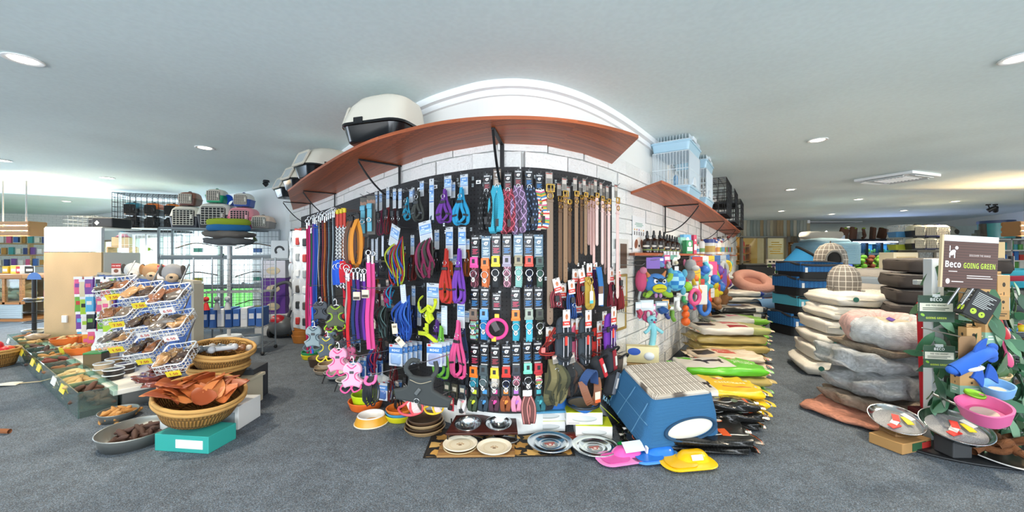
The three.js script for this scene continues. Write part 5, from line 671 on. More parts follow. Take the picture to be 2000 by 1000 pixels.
[[1325,0.05,0.16,0.24,0x9fd9cc,'mint green tall carton behind the dropper bottles'],[1331,0.1,0.14,0.25,0x8fcfc4,'aqua green carton right of the dropper bottles'],[1339,0.12,0.2,0.3,0x6fb4e4,'light blue supplement carton left of a pair'],[1350,0.1,0.2,0.3,0x4f8fd4,'blue and violet supplement carton right of a pair'],[1343,0.2,0.16,0.2,0x2f8f5c,'green and white carton in front of the blue ones'],[1354,0.2,0.08,0.3,0xd2476a,'thin crimson carton beside the green one']].forEach(([u,off,w,h,c,l])=>{const q=onShelf(u,off),o=thing('carton',l,'carton',q.p,q.turn,'cartons on the narrow shelf');obj('carton_body',rbox(w,h,0.07,0.004,[0,h/2,0]),M(c,0.5),o);obj('front_print',box(w*0.8,h*0.3,0.004,[0,h*0.35,0.036]),M(0xeef2f0,0.5),o);obj('oval_mark',tf(cyl(w*0.22,w*0.22,0.004,[0,0,0],[PI/2,0,0],18),[0,h*0.72,0.037]),M(0xe9eef0,0.5),o);});
[[1361,0.12,0xeef0ee,0xc23a30],[1366,0.1,0xe8ece8,0x3a9c5a],[1371,0.15,0xf2f2ee,0x7a4a3a],[1376,0.1,0xefe8d8,0x8a6a3a],[1381,0.16,0xf0eee8,0x2f55b0],[1384,0.1,0xe4d9c2,0xb09a6a],[1388,0.14,0xf2ede2,0xd8d2c4],[1392,0.12,0xf4f2ea,0xb8b0a0],[1396,0.1,0xe6c9c0,0xa83a3a],[1399,0.15,0xf0f0ec,0x3a5fae],[1402,0.12,0xefefea,0x2c4fa4],[1405,0.1,0xf2f2ee,0x2c2c2e],[1408,0.14,0xe9e5da,0x9c3a4a],[1411,0.1,0xf1efe9,0x4a6aa8],[1414,0.13,0xefece4,0x8a8478],[1417,0.1,0xf0efe9,0xb8542f],[1420,0.12,0xe9dfd0,0x5a4a3a],[1423,0.1,0xf0f0ec,0xc0463a]].forEach(([u,off,c,cc],i)=>{
const q=onShelf(u,off),big=i%4===1,o=thing('care_bottle',['white','pale','ivory'][i%3]+' pet care bottle with '+({0xc23a30:'red',0x3a9c5a:'green',0x2f55b0:'blue'}[cc]||'coloured')+' cap, '+(ORD[i]||['seventeenth','eighteenth'][i-16])+' in the white bottle row','bottle',q.p,q.turn,'white pet care bottles on the narrow shelf');const s=1+i*0.09;o.scale.setScalar(s);
obj('body',lathe([[0.001,0],[0.04,0.002],[0.042,0.01],[0.042,0.12+0.03*(i%3)],[0.03,0.145+0.03*(i%3)],[0.016,0.15+0.03*(i%3)]],18),M(c,0.35),o);obj('cap',cyl(0.02,0.02,0.03,[0,0.16+0.03*(i%3),0],[0,0,0],14),plastic(cc),o);obj('label_wrap',cyl(0.0427,0.0427,0.06,[0,0.065,0],[0,0,0],18,true),M([0x6aa0c8,0xd89a4a,0x7ab06a,0xb86a8a][i%4],0.5),o);});
{const q=onShelf(1385,0.22),o=thing('supplement_tub','large white tub with dark blue lid on the narrow shelf','tub',q.p,q.turn);obj('tub',cyl(0.11,0.11,0.22,[0,0.11,0],[0,0,0],24),M(0xf0efe8,0.35),o);obj('lid',cyl(0.116,0.116,0.07,[0,0.255,0],[0,0,0],24),plastic(0x27408f),o);obj('label_wrap',cyl(0.1105,0.1105,0.12,[0,0.1,0],[0,0,0],24,true),M(0xd9b25a,0.5),o);}
const posterTex=paint(128,192,(g,w,h)=>{g.fillStyle='#eef0f0';g.fillRect(0,0,w,h);g.fillStyle='#7fae9c';g.fillRect(28,34,72,4);g.fillRect(20,42,88,4);g.fillRect(34,50,60,4);['#e0a63c','#c97a4a','#8a5aa4','#e8d9b0','#d8903a'].forEach((c,i)=>{g.fillStyle=c;g.beginPath();g.arc(18+i*23,72,5,0,7);g.fill();g.fillStyle='#2b2320';g.fillRect(14+i*23,82,8,20);});g.fillStyle='#efe2d6';g.beginPath();g.ellipse(64,146,40,34,0,0,7);g.fill();g.fillStyle='#8a4f34';g.beginPath();g.ellipse(34,150,16,26,0.3,0,7);g.ellipse(94,150,16,26,-0.3,0,7);g.fill();g.fillStyle='#3a2a24';g.beginPath();g.ellipse(64,160,9,7,0,0,7);g.fill();});
{const w=onWall(1248,456,0.03),o=thing('wall_poster','white poster of dropper bottles above a brown and white dog','poster',[w.p.x,H+0.05,w.p.z],w.turn);obj('sheet',box(0.42,0.4,0.004,[0,0.2,0]),M(0xffffff,0.5,0,{map:posterTex}),o);}
[[1214,568,0.26,0.34,'upper gilt framed notice beside the pegboard edge'],[1212,612,0.26,0.34,'lower gilt framed notice with dropper bottle drawings']].forEach(([u,v,W,Hh,l],i)=>{const w=onWall(u,v,0.035),o=thing('framed_notice',l,'frame',w.p,w.turn,'gilt framed notices');const f=roundRect(W,Hh,0.004);f.holes.push(roundRect(W-0.04,Hh-0.04,0.003));obj('frame',plate(f,0.02,0.004),M(0xb79a52,0.35,0.4),o);obj('sheet',box(W-0.03,Hh-0.03,0.004),M(0xe9e5da,0.6),o);for(let k=0;k<4;k++)obj('printed_line',box(i?0.014:0.07,i?0.04:0.006,0.003,i?[-0.07+k*0.045,0.03,0.003]:[0,0.1-k*0.06,0.003]),M(0x3a3632,0.7),o);});
{const w=onWall(1216,500,0.03),o=thing('wall_poster','small poster of a woman with a dog at the pegboard edge','poster',w.p,w.turn);obj('sheet',box(0.3,0.36,0.004),M(0xd8d6ce,0.6),o);obj('photo_print',box(0.17,0.26,0.003,[0.02,0,0.003]),M(0x5a4436,0.6),o);obj('green_band',box(0.03,0.34,0.003,[-0.13,0,0.003]),M(0x4a6a46,0.6),o);}
// ---------- cages on the middle shelf ----------
const cageTop=H+0.716;
function smallCage(u,off,y,label,tall=0.42){const w=wallAt(u,off),o=thing('small_animal_cage',label,'cage',[w.x,y,w.z],w.turn,'white wire cages on the middle shelf');obj('tray',loft([[0,0.62,0.38,0.03],[0.01,0.66,0.41,0.03],[0.1,0.7,0.44,0.03],[0.1,0.72,0.46,0.03],[0.12,0.72,0.46,0.03]],4),M(0xa9cde0,0.35),o);const g=[];const W=0.68,D=0.42,n=22,h=tall;for(let i=0;i<=n;i++){const x=-W/2+W*i/n;g.push(bar([x,0.12,D/2],[x,0.12+h,D/2],0.003,4),bar([x,0.12+h,D/2],[x,0.12+h,-D/2],0.003,4),bar([x,0.12,-D/2],[x,0.12+h,-D/2],0.003,4));}for(let i=0;i<=12;i++){const z=-D/2+D*i/12;for(const s of[-1,1])g.push(bar([s*W/2,0.12,z],[s*W/2,0.12+h,z],0.003,4));}for(const yy of[0.13,0.12+h*0.5,0.12+h])for(const s of[-1,1]){g.push(bar([-W/2,yy,s*D/2],[W/2,yy,s*D/2],0.005,5),bar([s*W/2,yy,-D/2],[s*W/2,yy,D/2],0.005,5));}const wires=obj('wire_cage',g,M(0xdfe9ee,0.35),o);obj('wheel',[tor(0.08,0.012,[0.14,0.26,-0.05],[0,0.5,0],24,6),tor(0.04,0.01,[0.14,0.26,-0.05],[0,0.5,0],20,6)],M(0x9cc4e4,0.4),o);const d=new THREE.Shape();d.absarc(0,0,0.1,0,PI);obj('door',plate(d,0.02,0.004,[-0.08,0.15,D/2+0.01]),M(0xdfe8ee,0.35),o);return o;}
smallCage(1322,0.26,cageTop,'lower white and pale blue cage nearest the viewer');smallCage(1322,0.26,cageTop+0.545,'upper white and pale blue cage nearest the viewer',0.28);
smallCage(1356,0.26,cageTop,'lower white and pale blue cage further along the shelf');smallCage(1356,0.26,cageTop+0.545,'upper white and pale blue cage further along the shelf',0.28);
function wireCrate(u,off,y,w,h,d,label,step=0.11){const q=wallAt(u,off),o=thing('wire_crate',label,'crate',[q.x,y,q.z],q.turn,'black wire crates on the middle shelf');obj('wire',wireBox(w,h,d,step,0.0045),blackWire,o);obj('tray',loft([[0.01,w*0.96,d*0.96,0.02],[0.04,w*0.97,d*0.97,0.02]],3),M(0x3a3d40,0.5),o);return o;}
wireCrate(1388,0.3,cageTop+0.001,1.0,0.62,0.6,'black wire crate right behind the white cages');wireCrate(1410,0.3,cageTop+0.001,1.1,0.4,0.6,'lower black wire crate towards the plank wall');wireCrate(1411,0.3,cageTop+0.42,1.0,0.6,0.55,'upper black wire crate towards the plank wall');wireCrate(1424,0.3,cageTop+0.001,1.2,0.7,0.6,'farthest black wire crate at the end of the shelf');
// ---------- dog toys on the right pegboard ----------
function toyAt(name,label,u,v,off=0.16,group='dog toys on the right pegboard'){const w=onWall(u,v,0.05+off),o=thing(name,label,'dog toy',w.p,camTurn(w.p,w.turn),group),h=hookFor(o,0);h.geometry=hookGeo(off+0.05);const a=w.turn-o.rotation.y;h.rotation.y=a;h.position.set(-Math.sin(a)*(off+0.02),0.01,-Math.cos(a)*(off+0.02));return{o,k:w.d/F};}
const plush=(c)=>M(c,0.97,0,{bumpMap:rep(carpetBump,3,3),bumpScale:0.003});
{const{o,k}=toyAt('plush_monster','blue plush monster with yellow mouth and green arms',1281,510,0.3);const b=plush(0x4f8fd8),g=plush(0xa9d84a);
obj('header_card',box(28*k,22*k,0.006,[-2*k,-4*k,-0.04]),M(0x7a5aa8,0.5),o);
obj('body',[sph(20*k,[0,-44*k,0],[1.15,1,0.75],22)],b,o);obj('mouth',[sph(12*k,[0,-52*k,0.085],[1.2,0.7,0.3],16)],plush(0xe8e02c),o);
for(const s of[-1,1]){obj('arm',tube([[s*17*k,-40*k,0],[s*26*k,-34*k,0.02],[s*29*k,-24*k,0.02]],5*k,12,8),g,o);obj('foot',tube([[s*12*k,-60*k,0.02],[s*22*k,-66*k,0.05],[s*28*k,-64*k,0.06]],5*k,12,8),g,o);obj('horn',cyl(1*k,5*k,14*k,[s*17*k,-25*k,0],[0,0,-s*0.5],10),plush(0xe8955a),o);const e=obj('eye',sph(4.2*k,[s*8*k,-38*k,0.09],[1,1.2,0.5],12),M(0xf6f3ea,0.5),o);obj('pupil',sph(2.2*k,[s*7.4*k,-38.5*k,0.107],[1,1,0.5],8),M(0x15161a,0.4),e);obj('brow',tube([[s*14*k,-31*k,0.09],[s*4*k,-35*k,0.11]],1.2*k,6,5),M(0x1c2638,0.8),o);}
obj('nose',sph(4*k,[0,-36*k,0.11],[1.2,0.9,0.8],10),M(0x1c2430,0.6),o);obj('teeth',tube([[-9*k,-53*k,0.115],[0,-52*k,0.125],[9*k,-53*k,0.115]],0.6*k,8,4),M(0x5a4a22,0.8),o);for(const x of[-5,4])obj('toe',sph(4*k,[x*k,-66*k,0.06],[0.8,1.2,0.8],10),plush(0xd49ad0),o);}
const patchTex=paint(64,64,(g)=>{['#5fb6d8','#2f7fc0','#a8dcec','#1f5f9c'].forEach((c,i)=>{for(let k=0;k<4;k++){g.fillStyle=['#5fb6d8','#2f7fc0','#a8dcec','#4a90c8'][(i+k*3)%4];g.fillRect(i*16,k*16,16,16);}});});patchTex.wrapS=patchTex.wrapT=THREE.RepeatWrapping;patchTex.repeat.set(2,2);
{const{o,k}=toyAt('plush_turtle','patchwork blue plush with checkered squares beside the monster',1319,520,0.3);obj('body',sph(20*k,[0,-28*k,0],[1,1.05,0.7],20),M(0xffffff,0.95,0,{map:patchTex}),o);for(const[x,y]of[[-16,-46],[14,-48],[17,-14],[-12,-10]])obj('limb',sph(6*k,[x*k,y*k,0.02],[0.9,1.4,0.8],12),plush(0x6cc0dc),o);obj('tag',box(8*k,8*k,0.004,[0,-4*k,0.03]),whitePaper,o);}
{const{o,k}=toyAt('plush_flamingo','pink long plush at the left end of the toy board',1252,520,0.2);obj('body',tf(sph(14*k,[0,0,0],[0.8,1.6,0.7],16),[0,-28*k,0]),plush(0xd8567c),o);obj('head',sph(7*k,[2*k,-8*k,0.03],[1,1,1],12),plush(0xe890aa),o);obj('leg',tube([[0,-46*k,0],[-6*k,-62*k,0.02],[-4*k,-76*k,0.03]],2.5*k,12,7),plush(0xbfc6c4),o);}
{const{o,k}=toyAt('plush_donkey','grey plush dog hanging by its head with pink feet',1345,505,0.28);obj('head',tf(sph(11*k,[0,0,0],[1,1,1.1],16),[0,-12*k,0.04]),plush(0xb5b7b9),o);obj('muzzle',sph(7*k,[5*k,-18*k,0.1],[1.2,0.8,1],12),plush(0xe6e4e0),o);obj('body',sph(12*k,[0,-32*k,0],[1,1.2,0.8],16),plush(0x9c9ea2),o);for(const s of[-1,1]){obj('ear',sph(5*k,[s*10*k,-8*k,0.02],[0.6,1.4,0.5],10),plush(0xd87a9a),o);obj('leg',tube([[s*6*k,-40*k,0.02],[s*8*k,-52*k,0.05]],4*k,8,8),plush(s<0?0xe0587a:0xd9b93a),o);}}
function cardToy(u,v,w,h,c,c2,kind,label,off=0.24){const{o,k}=toyAt('carded_toy',label,u,v,off);obj('card',box(w*k,h*k,0.005,[0,-h*k/2,0]),M(c,0.45),o);obj('print_band',box(w*0.8*k,h*0.25*k,0.003,[0,-h*k*0.25,0.004]),M(0xeef0ee,0.5),o);
const m=M(c2,0.55);if(kind==='rope')obj('toy',tube([[0,-h*0.5*k,0.02],[-2*k,-h*k,0.04],[3*k,-h*1.35*k,0.03]],4*k,14,8),m,o);else if(kind==='bone')obj('toy',[cyl(2.5*k,2.5*k,16*k,[0,-h*0.65*k,0.03],[0,0,0.3],10),sph(4*k,[-3*k,(-h*0.65+8)*k,0.03]),sph(4*k,[3*k,(-h*0.65-8)*k,0.03])],m,o);else if(kind==='ball')obj('toy',sph(w*0.36*k,[0,-h*0.7*k,0.04]),m,o);else obj('toy',tf(puff(w*0.7*k,h*0.6*k,0.05,{r:0.7,lump:0.008}),[0,-h*1.05*k,0.03]),plush(c2),o);}
[[1286,502,24,20,0x5a4ab0,0x8fb8e8,'soft','violet header card above the blue monster'],[1303,498,12,26,0xd84a7a,0xe8e0e0,'soft','pink carded toy between monster and patchwork plush'],[1318,502,10,16,0xe8e4d8,0xdfd2b0,'ball','cream round tag toy under the dropper bottles'],[1262,586,30,40,0xc8d4d6,0xe05a8a,'soft','pale blue bunny toy card at the lower left'],[1247,590,12,30,0xb9c6c8,0xe8607a,'soft','pale carded toy at the lower left edge'],[1276,594,9,28,0xe88ab4,0xd05a9a,'soft','slim pink toy card left of the shark'],[1292,588,26,24,0x8fa0aa,0x3a6ab0,'soft','grey blue shark toy card'],[1300,585,14,20,0xe0a43a,0xd8902a,'soft','orange brown carded toy behind the shark'],[1334,572,26,14,0xe6e2d6,0x3aa060,'rope','green rope toy under a beige header card'],[1322,580,12,18,0xd8dcd8,0xf0f0ea,'rope','white rope toy left of the green one'],[1346,580,10,16,0xc8ccd0,0x2f5fb0,'rope','blue rope toy right of the green one'],[1352,584,9,14,0xd8c8c8,0xd04a7a,'rope','pink rope toy right of the blue one'],[1312,596,9,22,0x8a9a6a,0x6a9a3a,'rope','olive crocodile rope toy'],[1301,604,8,12,0x3a4a7a,0x2a3f80,'rope','navy dangling rope toy under the shark'],[1366,570,12,14,0xd8d4d0,0xe02f7a,'soft','hot pink long toy near the black speckled rope']].forEach((a)=>cardToy(...a));
{const{o,k}=toyAt('rubber_snowman','orange ribbed rubber toy of stacked balls',1339,594,0.3);obj('toy',[sph(6*k,[0,-8*k,0]),sph(7.5*k,[0,-20*k,0]),sph(8.5*k,[0,-34*k,0])],M(0xe2621f,0.5),o);}
{const{o,k}=toyAt('rubber_apple','lime green knobbly rubber ball toy',1341,548,0.3);obj('toy',jitter(sph(10*k,[0,-12*k,0],[1.1,1,1],18),0.004,60),M(0x8ac42c,0.5),o);}
{const{o,k}=toyAt('plush_bunny','aqua checked long legged bunny plush hanging lowest',1272,618,0.3);const m=M(0x8fd4dc,0.95,0,{map:meshTex});obj('body',tube([[0,-10*k,0],[2*k,-26*k,0.03],[0,-52*k,0.02],[-4*k,-68*k,0.03]],6*k,16,9),m,o);for(const s of[-1,1]){obj('arm',tube([[s*3*k,-18*k,0.02],[s*12*k,-26*k,0.05],[s*18*k,-30*k,0.05]],3.4*k,12,8),m,o);obj('ear',sph(5*k,[s*6*k,4*k,0],[0.7,1.3,0.5],10),plush(0xe6eaea),o);obj('eye',sph(2*k,[s*4*k,-5*k,0.06],[1,1,0.6],8),M(0x2a2f6a,0.4),o);}obj('head',sph(9*k,[0,-6*k,0.01],[1.1,0.9,0.8],14),m,o);obj('nose',sph(2.4*k,[0,-9*k,0.07],[1,1,0.6],8),plush(0xe0466a),o);obj('foot_bag',tf(puff(10*k,14*k,0.05,{r:0.5}),[-3*k,-84*k,0.02]),M(0xd9e4ec,0.4),o);}
{const{o,k}=toyAt('knotted_rope','long black and white speckled knotted rope toy',1378,560,0.22);obj('rope',tube([[0,0,0],[0.01,-30*k,0.01],[-0.01,-60*k,0.01],[0,-92*k,0]],2.6*k,20,8),pmat(0xc8c8cc,dotTex),o);for(const y of[-2,-48,-86])obj('knot',jitter(sph(4.2*k,[0,y*k,0.005],[1,0.9,1],12),0.003,60),pmat(0xc8c8cc,dotTex),o);}
(()=>{
const cols=[['red',0xd63a2c],['orange',0xe8752a],['yellow',0xe6cf34],['lime',0x8fc42e],['blue',0x3a78cc],['aqua',0x58b8cc],['pink',0xe0568e],['violet',0x7a4fb0],['white',0xe6e6e0],['brown',0x9a6a42]];
const kinds=['ball','bone','rope','ring','plush','pack','dumbbell'];
const geos={ball:sph(0.08,[0,-0.12,0]),bone:join([cyl(0.03,0.03,0.16,[0,-0.13,0],[0,0,0.2],8),sph(0.045,[-0.02,-0.05,0],[1,1,1],8),sph(0.045,[0.02,-0.21,0],[1,1,1],8)]),rope:tube([[0,0,0],[0.03,-0.1,0.02],[-0.02,-0.2,0.02],[0.02,-0.3,0]],0.028,14,7),ring:tor(0.085,0.026,[0,-0.12,0],[0,0.4,0],20,8),plush:join([sph(0.08,[0,-0.17,0],[1,1.2,0.8],12),sph(0.06,[0,-0.06,0.02],[1,1,1],10),sph(0.035,[-0.08,-0.16,0.02],[1.3,0.8,0.8],8),sph(0.035,[0.08,-0.16,0.02],[1.3,0.8,0.8],8)]),pack:rbox(0.15,0.24,0.05,0.015,[0,-0.12,0]),dumbbell:join([cyl(0.025,0.025,0.14,[0,-0.12,0],[0,0,1.2],8),sph(0.055,[-0.08,-0.15,0],[1,1,1],10),sph(0.055,[0.08,-0.09,0],[1,1,1],10)])};
const cardGeo=box(0.13,0.12,0.005,[0,0.01,-0.03]);
let n=0;for(let r=0;r<4;r++)for(let c=0;c<17;c++){
const u=1357+c*3.9,w=onWall(u,500,0.3);if(r===3&&(c<4||c>14))continue;n++;
const[cn,cc]=cols[(c*7+r*3+(c*r)%5)%10],kd=kinds[(c*3+r*5+(c>>2))%7],y=H-0.06-r*0.2-0.02*(c%3),v=500+(H-y)/w.d*F;
const{o}=toyAt('small_toy',cn+' '+{ball:'rubber ball',bone:'rubber bone',rope:'rope toy',ring:'rubber ring',plush:'small plush',pack:'bagged toy',dumbbell:'rubber dumbbell'}[kd]+' in '+['top','second','third','lowest'][r]+' toy row, '+(ORD[c]||'last')+' along',u,v,0.2+0.08*((c+r)%3),'small toys in dense rows');
obj('toy',geos[kd],kd==='plush'?plush(cc):M(cc,0.45),o);obj('card',cardGeo,M([0xe9e6de,0x3f74b8,0xc8453a,0xe3c23a,0xd8dde0][(c+r*2)%5],0.5),o);const s=1.08+0.03*c;for(const m of o.children)if(m.name!=='hook')m.scale.setScalar(s);
}
})();
for(let i=0;i<5;i++){const w=onWall(1299+i*6.2,497,0.26),o=thing('disc_tag','round green card tag at the narrow shelf edge, '+ORD[i]+' from the left','tag',w.p,camTurn(w.p,w.turn),'round green tags at the shelf edge');obj('disc',tf(cyl(0.035,0.035,0.004,[0,0,0],[PI/2,0,0],18),[0,-0.03,0]),M(i===4?0xeceae4:0x77b09a,0.6),o);obj('clip',box(0.03,0.045,0.008,[0,0.015,0]),whitePaper,o);}
// ---------- far right: service window, door, treat shelves ----------
const X16=(u)=>bx(u,16);
{const w=new THREE.Group();w.name='window_3';w.userData.kind='structure';scene.add(w);const x0=X16(1446),x1=X16(1536);obj('window_frame',[box(x1-x0,0.06,0.14,[(x0+x1)/2,1.17,-15.98]),box(x1-x0,0.06,0.14,[(x0+x1)/2,2.25,-15.98]),box(0.07,1.1,0.14,[X16(1495),1.71,-15.98]),box(0.07,1.1,0.14,[x1-0.03,1.71,-15.98]),box(0.07,1.1,0.14,[x0+0.03,1.71,-15.98])],M(0x8c8a80,0.5),w);for(const[a,b]of[[1446,1495],[1495,1536]])obj('pane',box(X16(b)-X16(a)-0.08,1.02,0.01,[(X16(a)+X16(b))/2,1.71,-16.0]),glass,w);}
{const o=thing('window_lettering','small yellow handwritten lines on the right service window pane','lettering',[X16(1513),1.75,-15.97]);for(let i=0;i<6;i++)obj('line',box(0.32+0.1*(i%3),0.035,0.004,[(i%2)*0.06,0.3-i*0.09,0]),M(0xe8c24a,0.6),o);}
const room=thing('service_shelf','timber shelf of jars in the yellow room behind the glass','shelf',[X16(1480),0,-18.9]);for(const y of[1.28,1.62,1.95])obj('board',box(2.4,0.04,0.3,[0.2,y,0]),oakWood,room);for(const x of[-0.95,1.35])obj('upright',box(0.05,1.1,0.3,[x,1.5,0]),oakWood,room);obj('base_cabinet',box(2.4,1.2,0.32,[0.2,0.6,0]),M(0x8f7448,0.6),room);
for(let i=0;i<18;i++){const r=i/6|0,c=i%6;one('storage_jar',['white','amber','blue','green','silver','red'][c]+' jar on the '+['lower','middle','upper'][r]+' shelf of the service room','jar',[cyl(0.09,0.1,0.2,[0,0.1,0],[0,0,0],12),cyl(0.06,0.06,0.05,[0,0.22,0],[0,0,0],10)],M([0xe8e8e4,0xb06a2a,0x4a7ab8,0x4a9a4e,0xb4b8ba,0xb83a34][c],0.4),[X16(1480)-0.75+c*0.36,1.301+r*0.335,-18.85],0,'jars in the service room');}
{const l=thing('service_lamp','white fluorescent batten glowing in the service room','lamp',[X16(1495),top-0.06,-17.6]);obj('batten',box(1.6,0.05,0.1),M(0xf0f0ec,0.5),l);obj('tube',cyl(0.03,0.03,1.5,[0,-0.045,0],[0,0,PI/2],12),new THREE.MeshStandardMaterial({color:0xffffff,emissive:0xfff0d0,emissiveIntensity:6}),l);const r=new THREE.RectAreaLight(0xffe7b8,45,1.5,0.12);r.position.set(0,-0.09,0);r.lookAt(0,-3,0);r.rotation.set(-PI/2,0,0);l.add(r);}
one('service_counter','black service counter below the glazed opening','counter',[rbox(X16(1497)-X16(1440),1.12,0.5,0.01,[0,0.56,0]),rbox(X16(1497)-X16(1440)+0.06,0.04,0.56,0.01,[0,1.14,0])],M(0x2c2e31,0.6),[(X16(1440)+X16(1497))/2,0,-15.65]);
{const o=thing('treat_shelf','black open shelf unit holding rows of treat pouches','shelf',[(X16(1497)+X16(1540))/2,0,-15.6]);const W=X16(1540)-X16(1497);for(const y of[0.1,0.45,0.78,1.02])obj('shelf_board',rbox(W,0.03,0.5,0.005,[0,y,0]),M(0x2a2c2e,0.6),o);for(const s of[-1,1])obj('side_panel',rbox(0.03,1.04,0.5,0.005,[s*W/2,0.52,0]),M(0x2a2c2e,0.6),o);obj('back_panel',box(W,1.04,0.02,[0,0.52,-0.24]),M(0x1f2123,0.6),o);}
const pouchGeo=(()=>{const g=puff(0.2,0.34,0.1,{r:0.25,bulge:0,lump:0.004,n:6});return g;})();
[[1500,1.04,0x6aa04a,0],[1507.5,1.04,0x7d5aa0,0],[1514.5,1.04,0xc08a52,0],[1521.5,1.04,0xd09a42,0],[1529,1.04,0x54b83a,0],[1516,0.8,0x2c9a4a,1],[1531,0.8,0x3a8fd4,1]].forEach(([u,y,c,r],i)=>{const o=thing('treat_pouch',['pale green','violet','tan','ochre','bright green','green','blue'][i]+' label treat pouch on the '+(r?'lower':'upper')+' black shelf','pouch',[X16(u)*15.5/16,y-0.005,-15.45],0,'treat pouches on the black shelf');const s=r?1.35:1.0;o.scale.set(s,r?0.9:1.0,1);obj('bag',pouchGeo,M(0xe4dccb,0.4),o);obj('label_band',box(0.15,0.1,0.004,[0,0.1,0.052]),M(c,0.5),o);obj('logo',box(0.12,0.07,0.004,[0,0.24,0.05]),M(0x24211e,0.5),o);});
{const d=new THREE.Group();d.name='door_1';d.userData.kind='structure';d.position.set((X16(1537)+X16(1579))/2,0,-15.98);scene.add(d);const W=X16(1579)-X16(1537);obj('door_frame',[box(0.07,2.05,0.16,[-W/2+0.03,1.025,0]),box(0.07,2.05,0.16,[W/2-0.03,1.025,0]),box(W,0.07,0.16,[0,2.02,0])],oakWood,d);const leaf=obj('door_leaf',box(W*0.46,1.96,0.04,[-W*0.25,0.99,-0.05]),M(0xa8804a,0.6,0,{map:woodTex}),d);obj('door_panel',box(W*0.34,0.7,0.02,[-W*0.25,1.5,-0.025]),M(0x8c6638,0.6),leaf);obj('door_panel',box(W*0.34,0.7,0.02,[-W*0.25,0.6,-0.025]),M(0x8c6638,0.6),leaf);obj('glazed_leaf',box(W*0.42,1.96,0.03,[W*0.24,0.99,-0.3]),M(0xcfd08a,0.3),d);}
for(let i=0;i<5;i++){const o=thing('flower_bunch',['red','yellow','cream','crimson','orange'][i]+' artificial flower bunch beside the door frame','flowers',at(1549+(i%2)*5,505+i*11,14.2),0,'artificial flowers by the door');obj('blooms',[0,1,2,3].map((k)=>sph(0.09,[0.1*Math.cos(k*1.7),0.08*Math.sin(k*2.3),0.05*k],[1,0.8,1],8)),M([0xc23a2c,0xe0b43a,0xe6dcc0,0xa82a36,0xd8752a][i],0.8),o);obj('stem',bar([0,-0.05,0],[0.02,-0.45,0.02],0.015,5),M(0x4a6a34,0.8),o);}
{const g=ground(1552,577);one('flower_stand','thin brown display stand carrying the artificial flowers','stand',[cyl(0.03,0.03,1.5,[0,0.75,0],[0,0,0],8),cyl(0.2,0.22,0.05,[0,0.025,0],[0,0,0],14)],M(0x6a5238,0.6),[at(1551,500,14.3).x,0,-14.3]);}
const fur=(c,s=0.02)=>M(c,1,0,{bumpMap:rep(roughPaint,6,6),bumpScale:s,sheen:0.4,sheenRoughness:0.7});
function donut(R,r,sy=1){return jitter(tf(prep(new THREE.TorusGeometry(R,r,12,36)),[0,r*sy,0],[PI/2,0,0],[1,1,sy]),0.006,24);}
function donutBed(label,p,R,r,c,ci,turn=0,tilt=[0,0],group){const o=thing('donut_bed',label,'pet bed',p,turn,group);o.rotation.x=tilt[0];o.rotation.z=tilt[1];obj('ring_cushion',donut(R,r),fur(c),o);obj('base_cushion',jitter(cyl(R,R,r*0.9,[0,r*0.5,0],[0,0,0],30),0.006,20),fur(ci),o);return o;}
{const g=ground(1468,608),z=-9.6,x=at(1470,500,9.6).x;let y=0.0;
donutBed('brown and pink donut bed at the bottom of the far stack',[x+0.12,y,z],0.34,0.15,0xd99a8a,0x8a6a58,0,[0,0],'donut beds in the far stack');donutBed('rose donut bed second from below in the far stack',[x+0.05,0.26,z],0.34,0.14,0xdba090,0xb08474,0,[0,0],'donut beds in the far stack');donutBed('pale blue donut bed in the middle of the far stack',[x-0.02,0.5,z],0.33,0.14,0x9cb4cc,0x8aa4c0,0,[0,0],'donut beds in the far stack');donutBed('pink donut bed on top of the far stack, tilted',[x-0.04,0.76,z],0.34,0.13,0xe0a898,0xd0907e,0,[0.5,0],'donut beds in the far stack');
const q=thing('tunnel_bed','blue denim tube bed with pink lining lying by the donut beds','pet bed',[x-0.05,0.36,z+0.62],0.2);obj('tube',tf(prep(new THREE.CylinderGeometry(0.17,0.17,0.6,20,1,true)),[0,0,0],[0,0,PI/2]),M(0x5d83a8,0.95,0,{side:THREE.DoubleSide}),q);obj('lining',tor(0.165,0.03,[0.3,0,0],[0,PI/2,0],24,8),fur(0xe6948a),q);one('bed_plinth','cardboard carton under the tube bed','carton',rbox(0.5,0.18,0.4,0.01,[0,0.09,0]),M(0xb08f62,0.8),[x-0.05,0,z+0.62],0.2);}
{const p=ground(1508,591),o=thing('bolster_bed','teal and grey bolster bed on the carpet before the treat shelf','pet bed',[p.x,0,p.z],0);obj('wall_cushion',jitter(loft([[0,1.5,0.9,0.3],[0.02,1.56,0.96,0.32],[0.3,1.5,0.9,0.3],[0.36,1.38,0.8,0.28],[0.3,1.2,0.62,0.24],[0.14,1.1,0.55,0.2]],6,true,true),0.006,10),M(0x1f7f86,0.9),o);obj('inner_pad',tf(puff(1.15,0.12,0.6,{r:0.4}),[0,0.13,0]),M(0x9a928a,0.95),o);}
for(let i=0;i<5;i++){const p=ground(1527,602);const o=thing('rolled_mat','folded grey green crate mat, '+ORD[i]+' from the floor','mat',[p.x,0.27+i*0.13,p.z],0.1*(i%2),'folded mats beside the blue carriers');obj('mat',puff(0.85,0.15,0.5,{r:0.5,bulge:0.2,lump:0.01}),M([0x8f8f80,0x9ea08e,0xa8a490,0x8c9484,0xb0ad9a][i],0.95),o);}
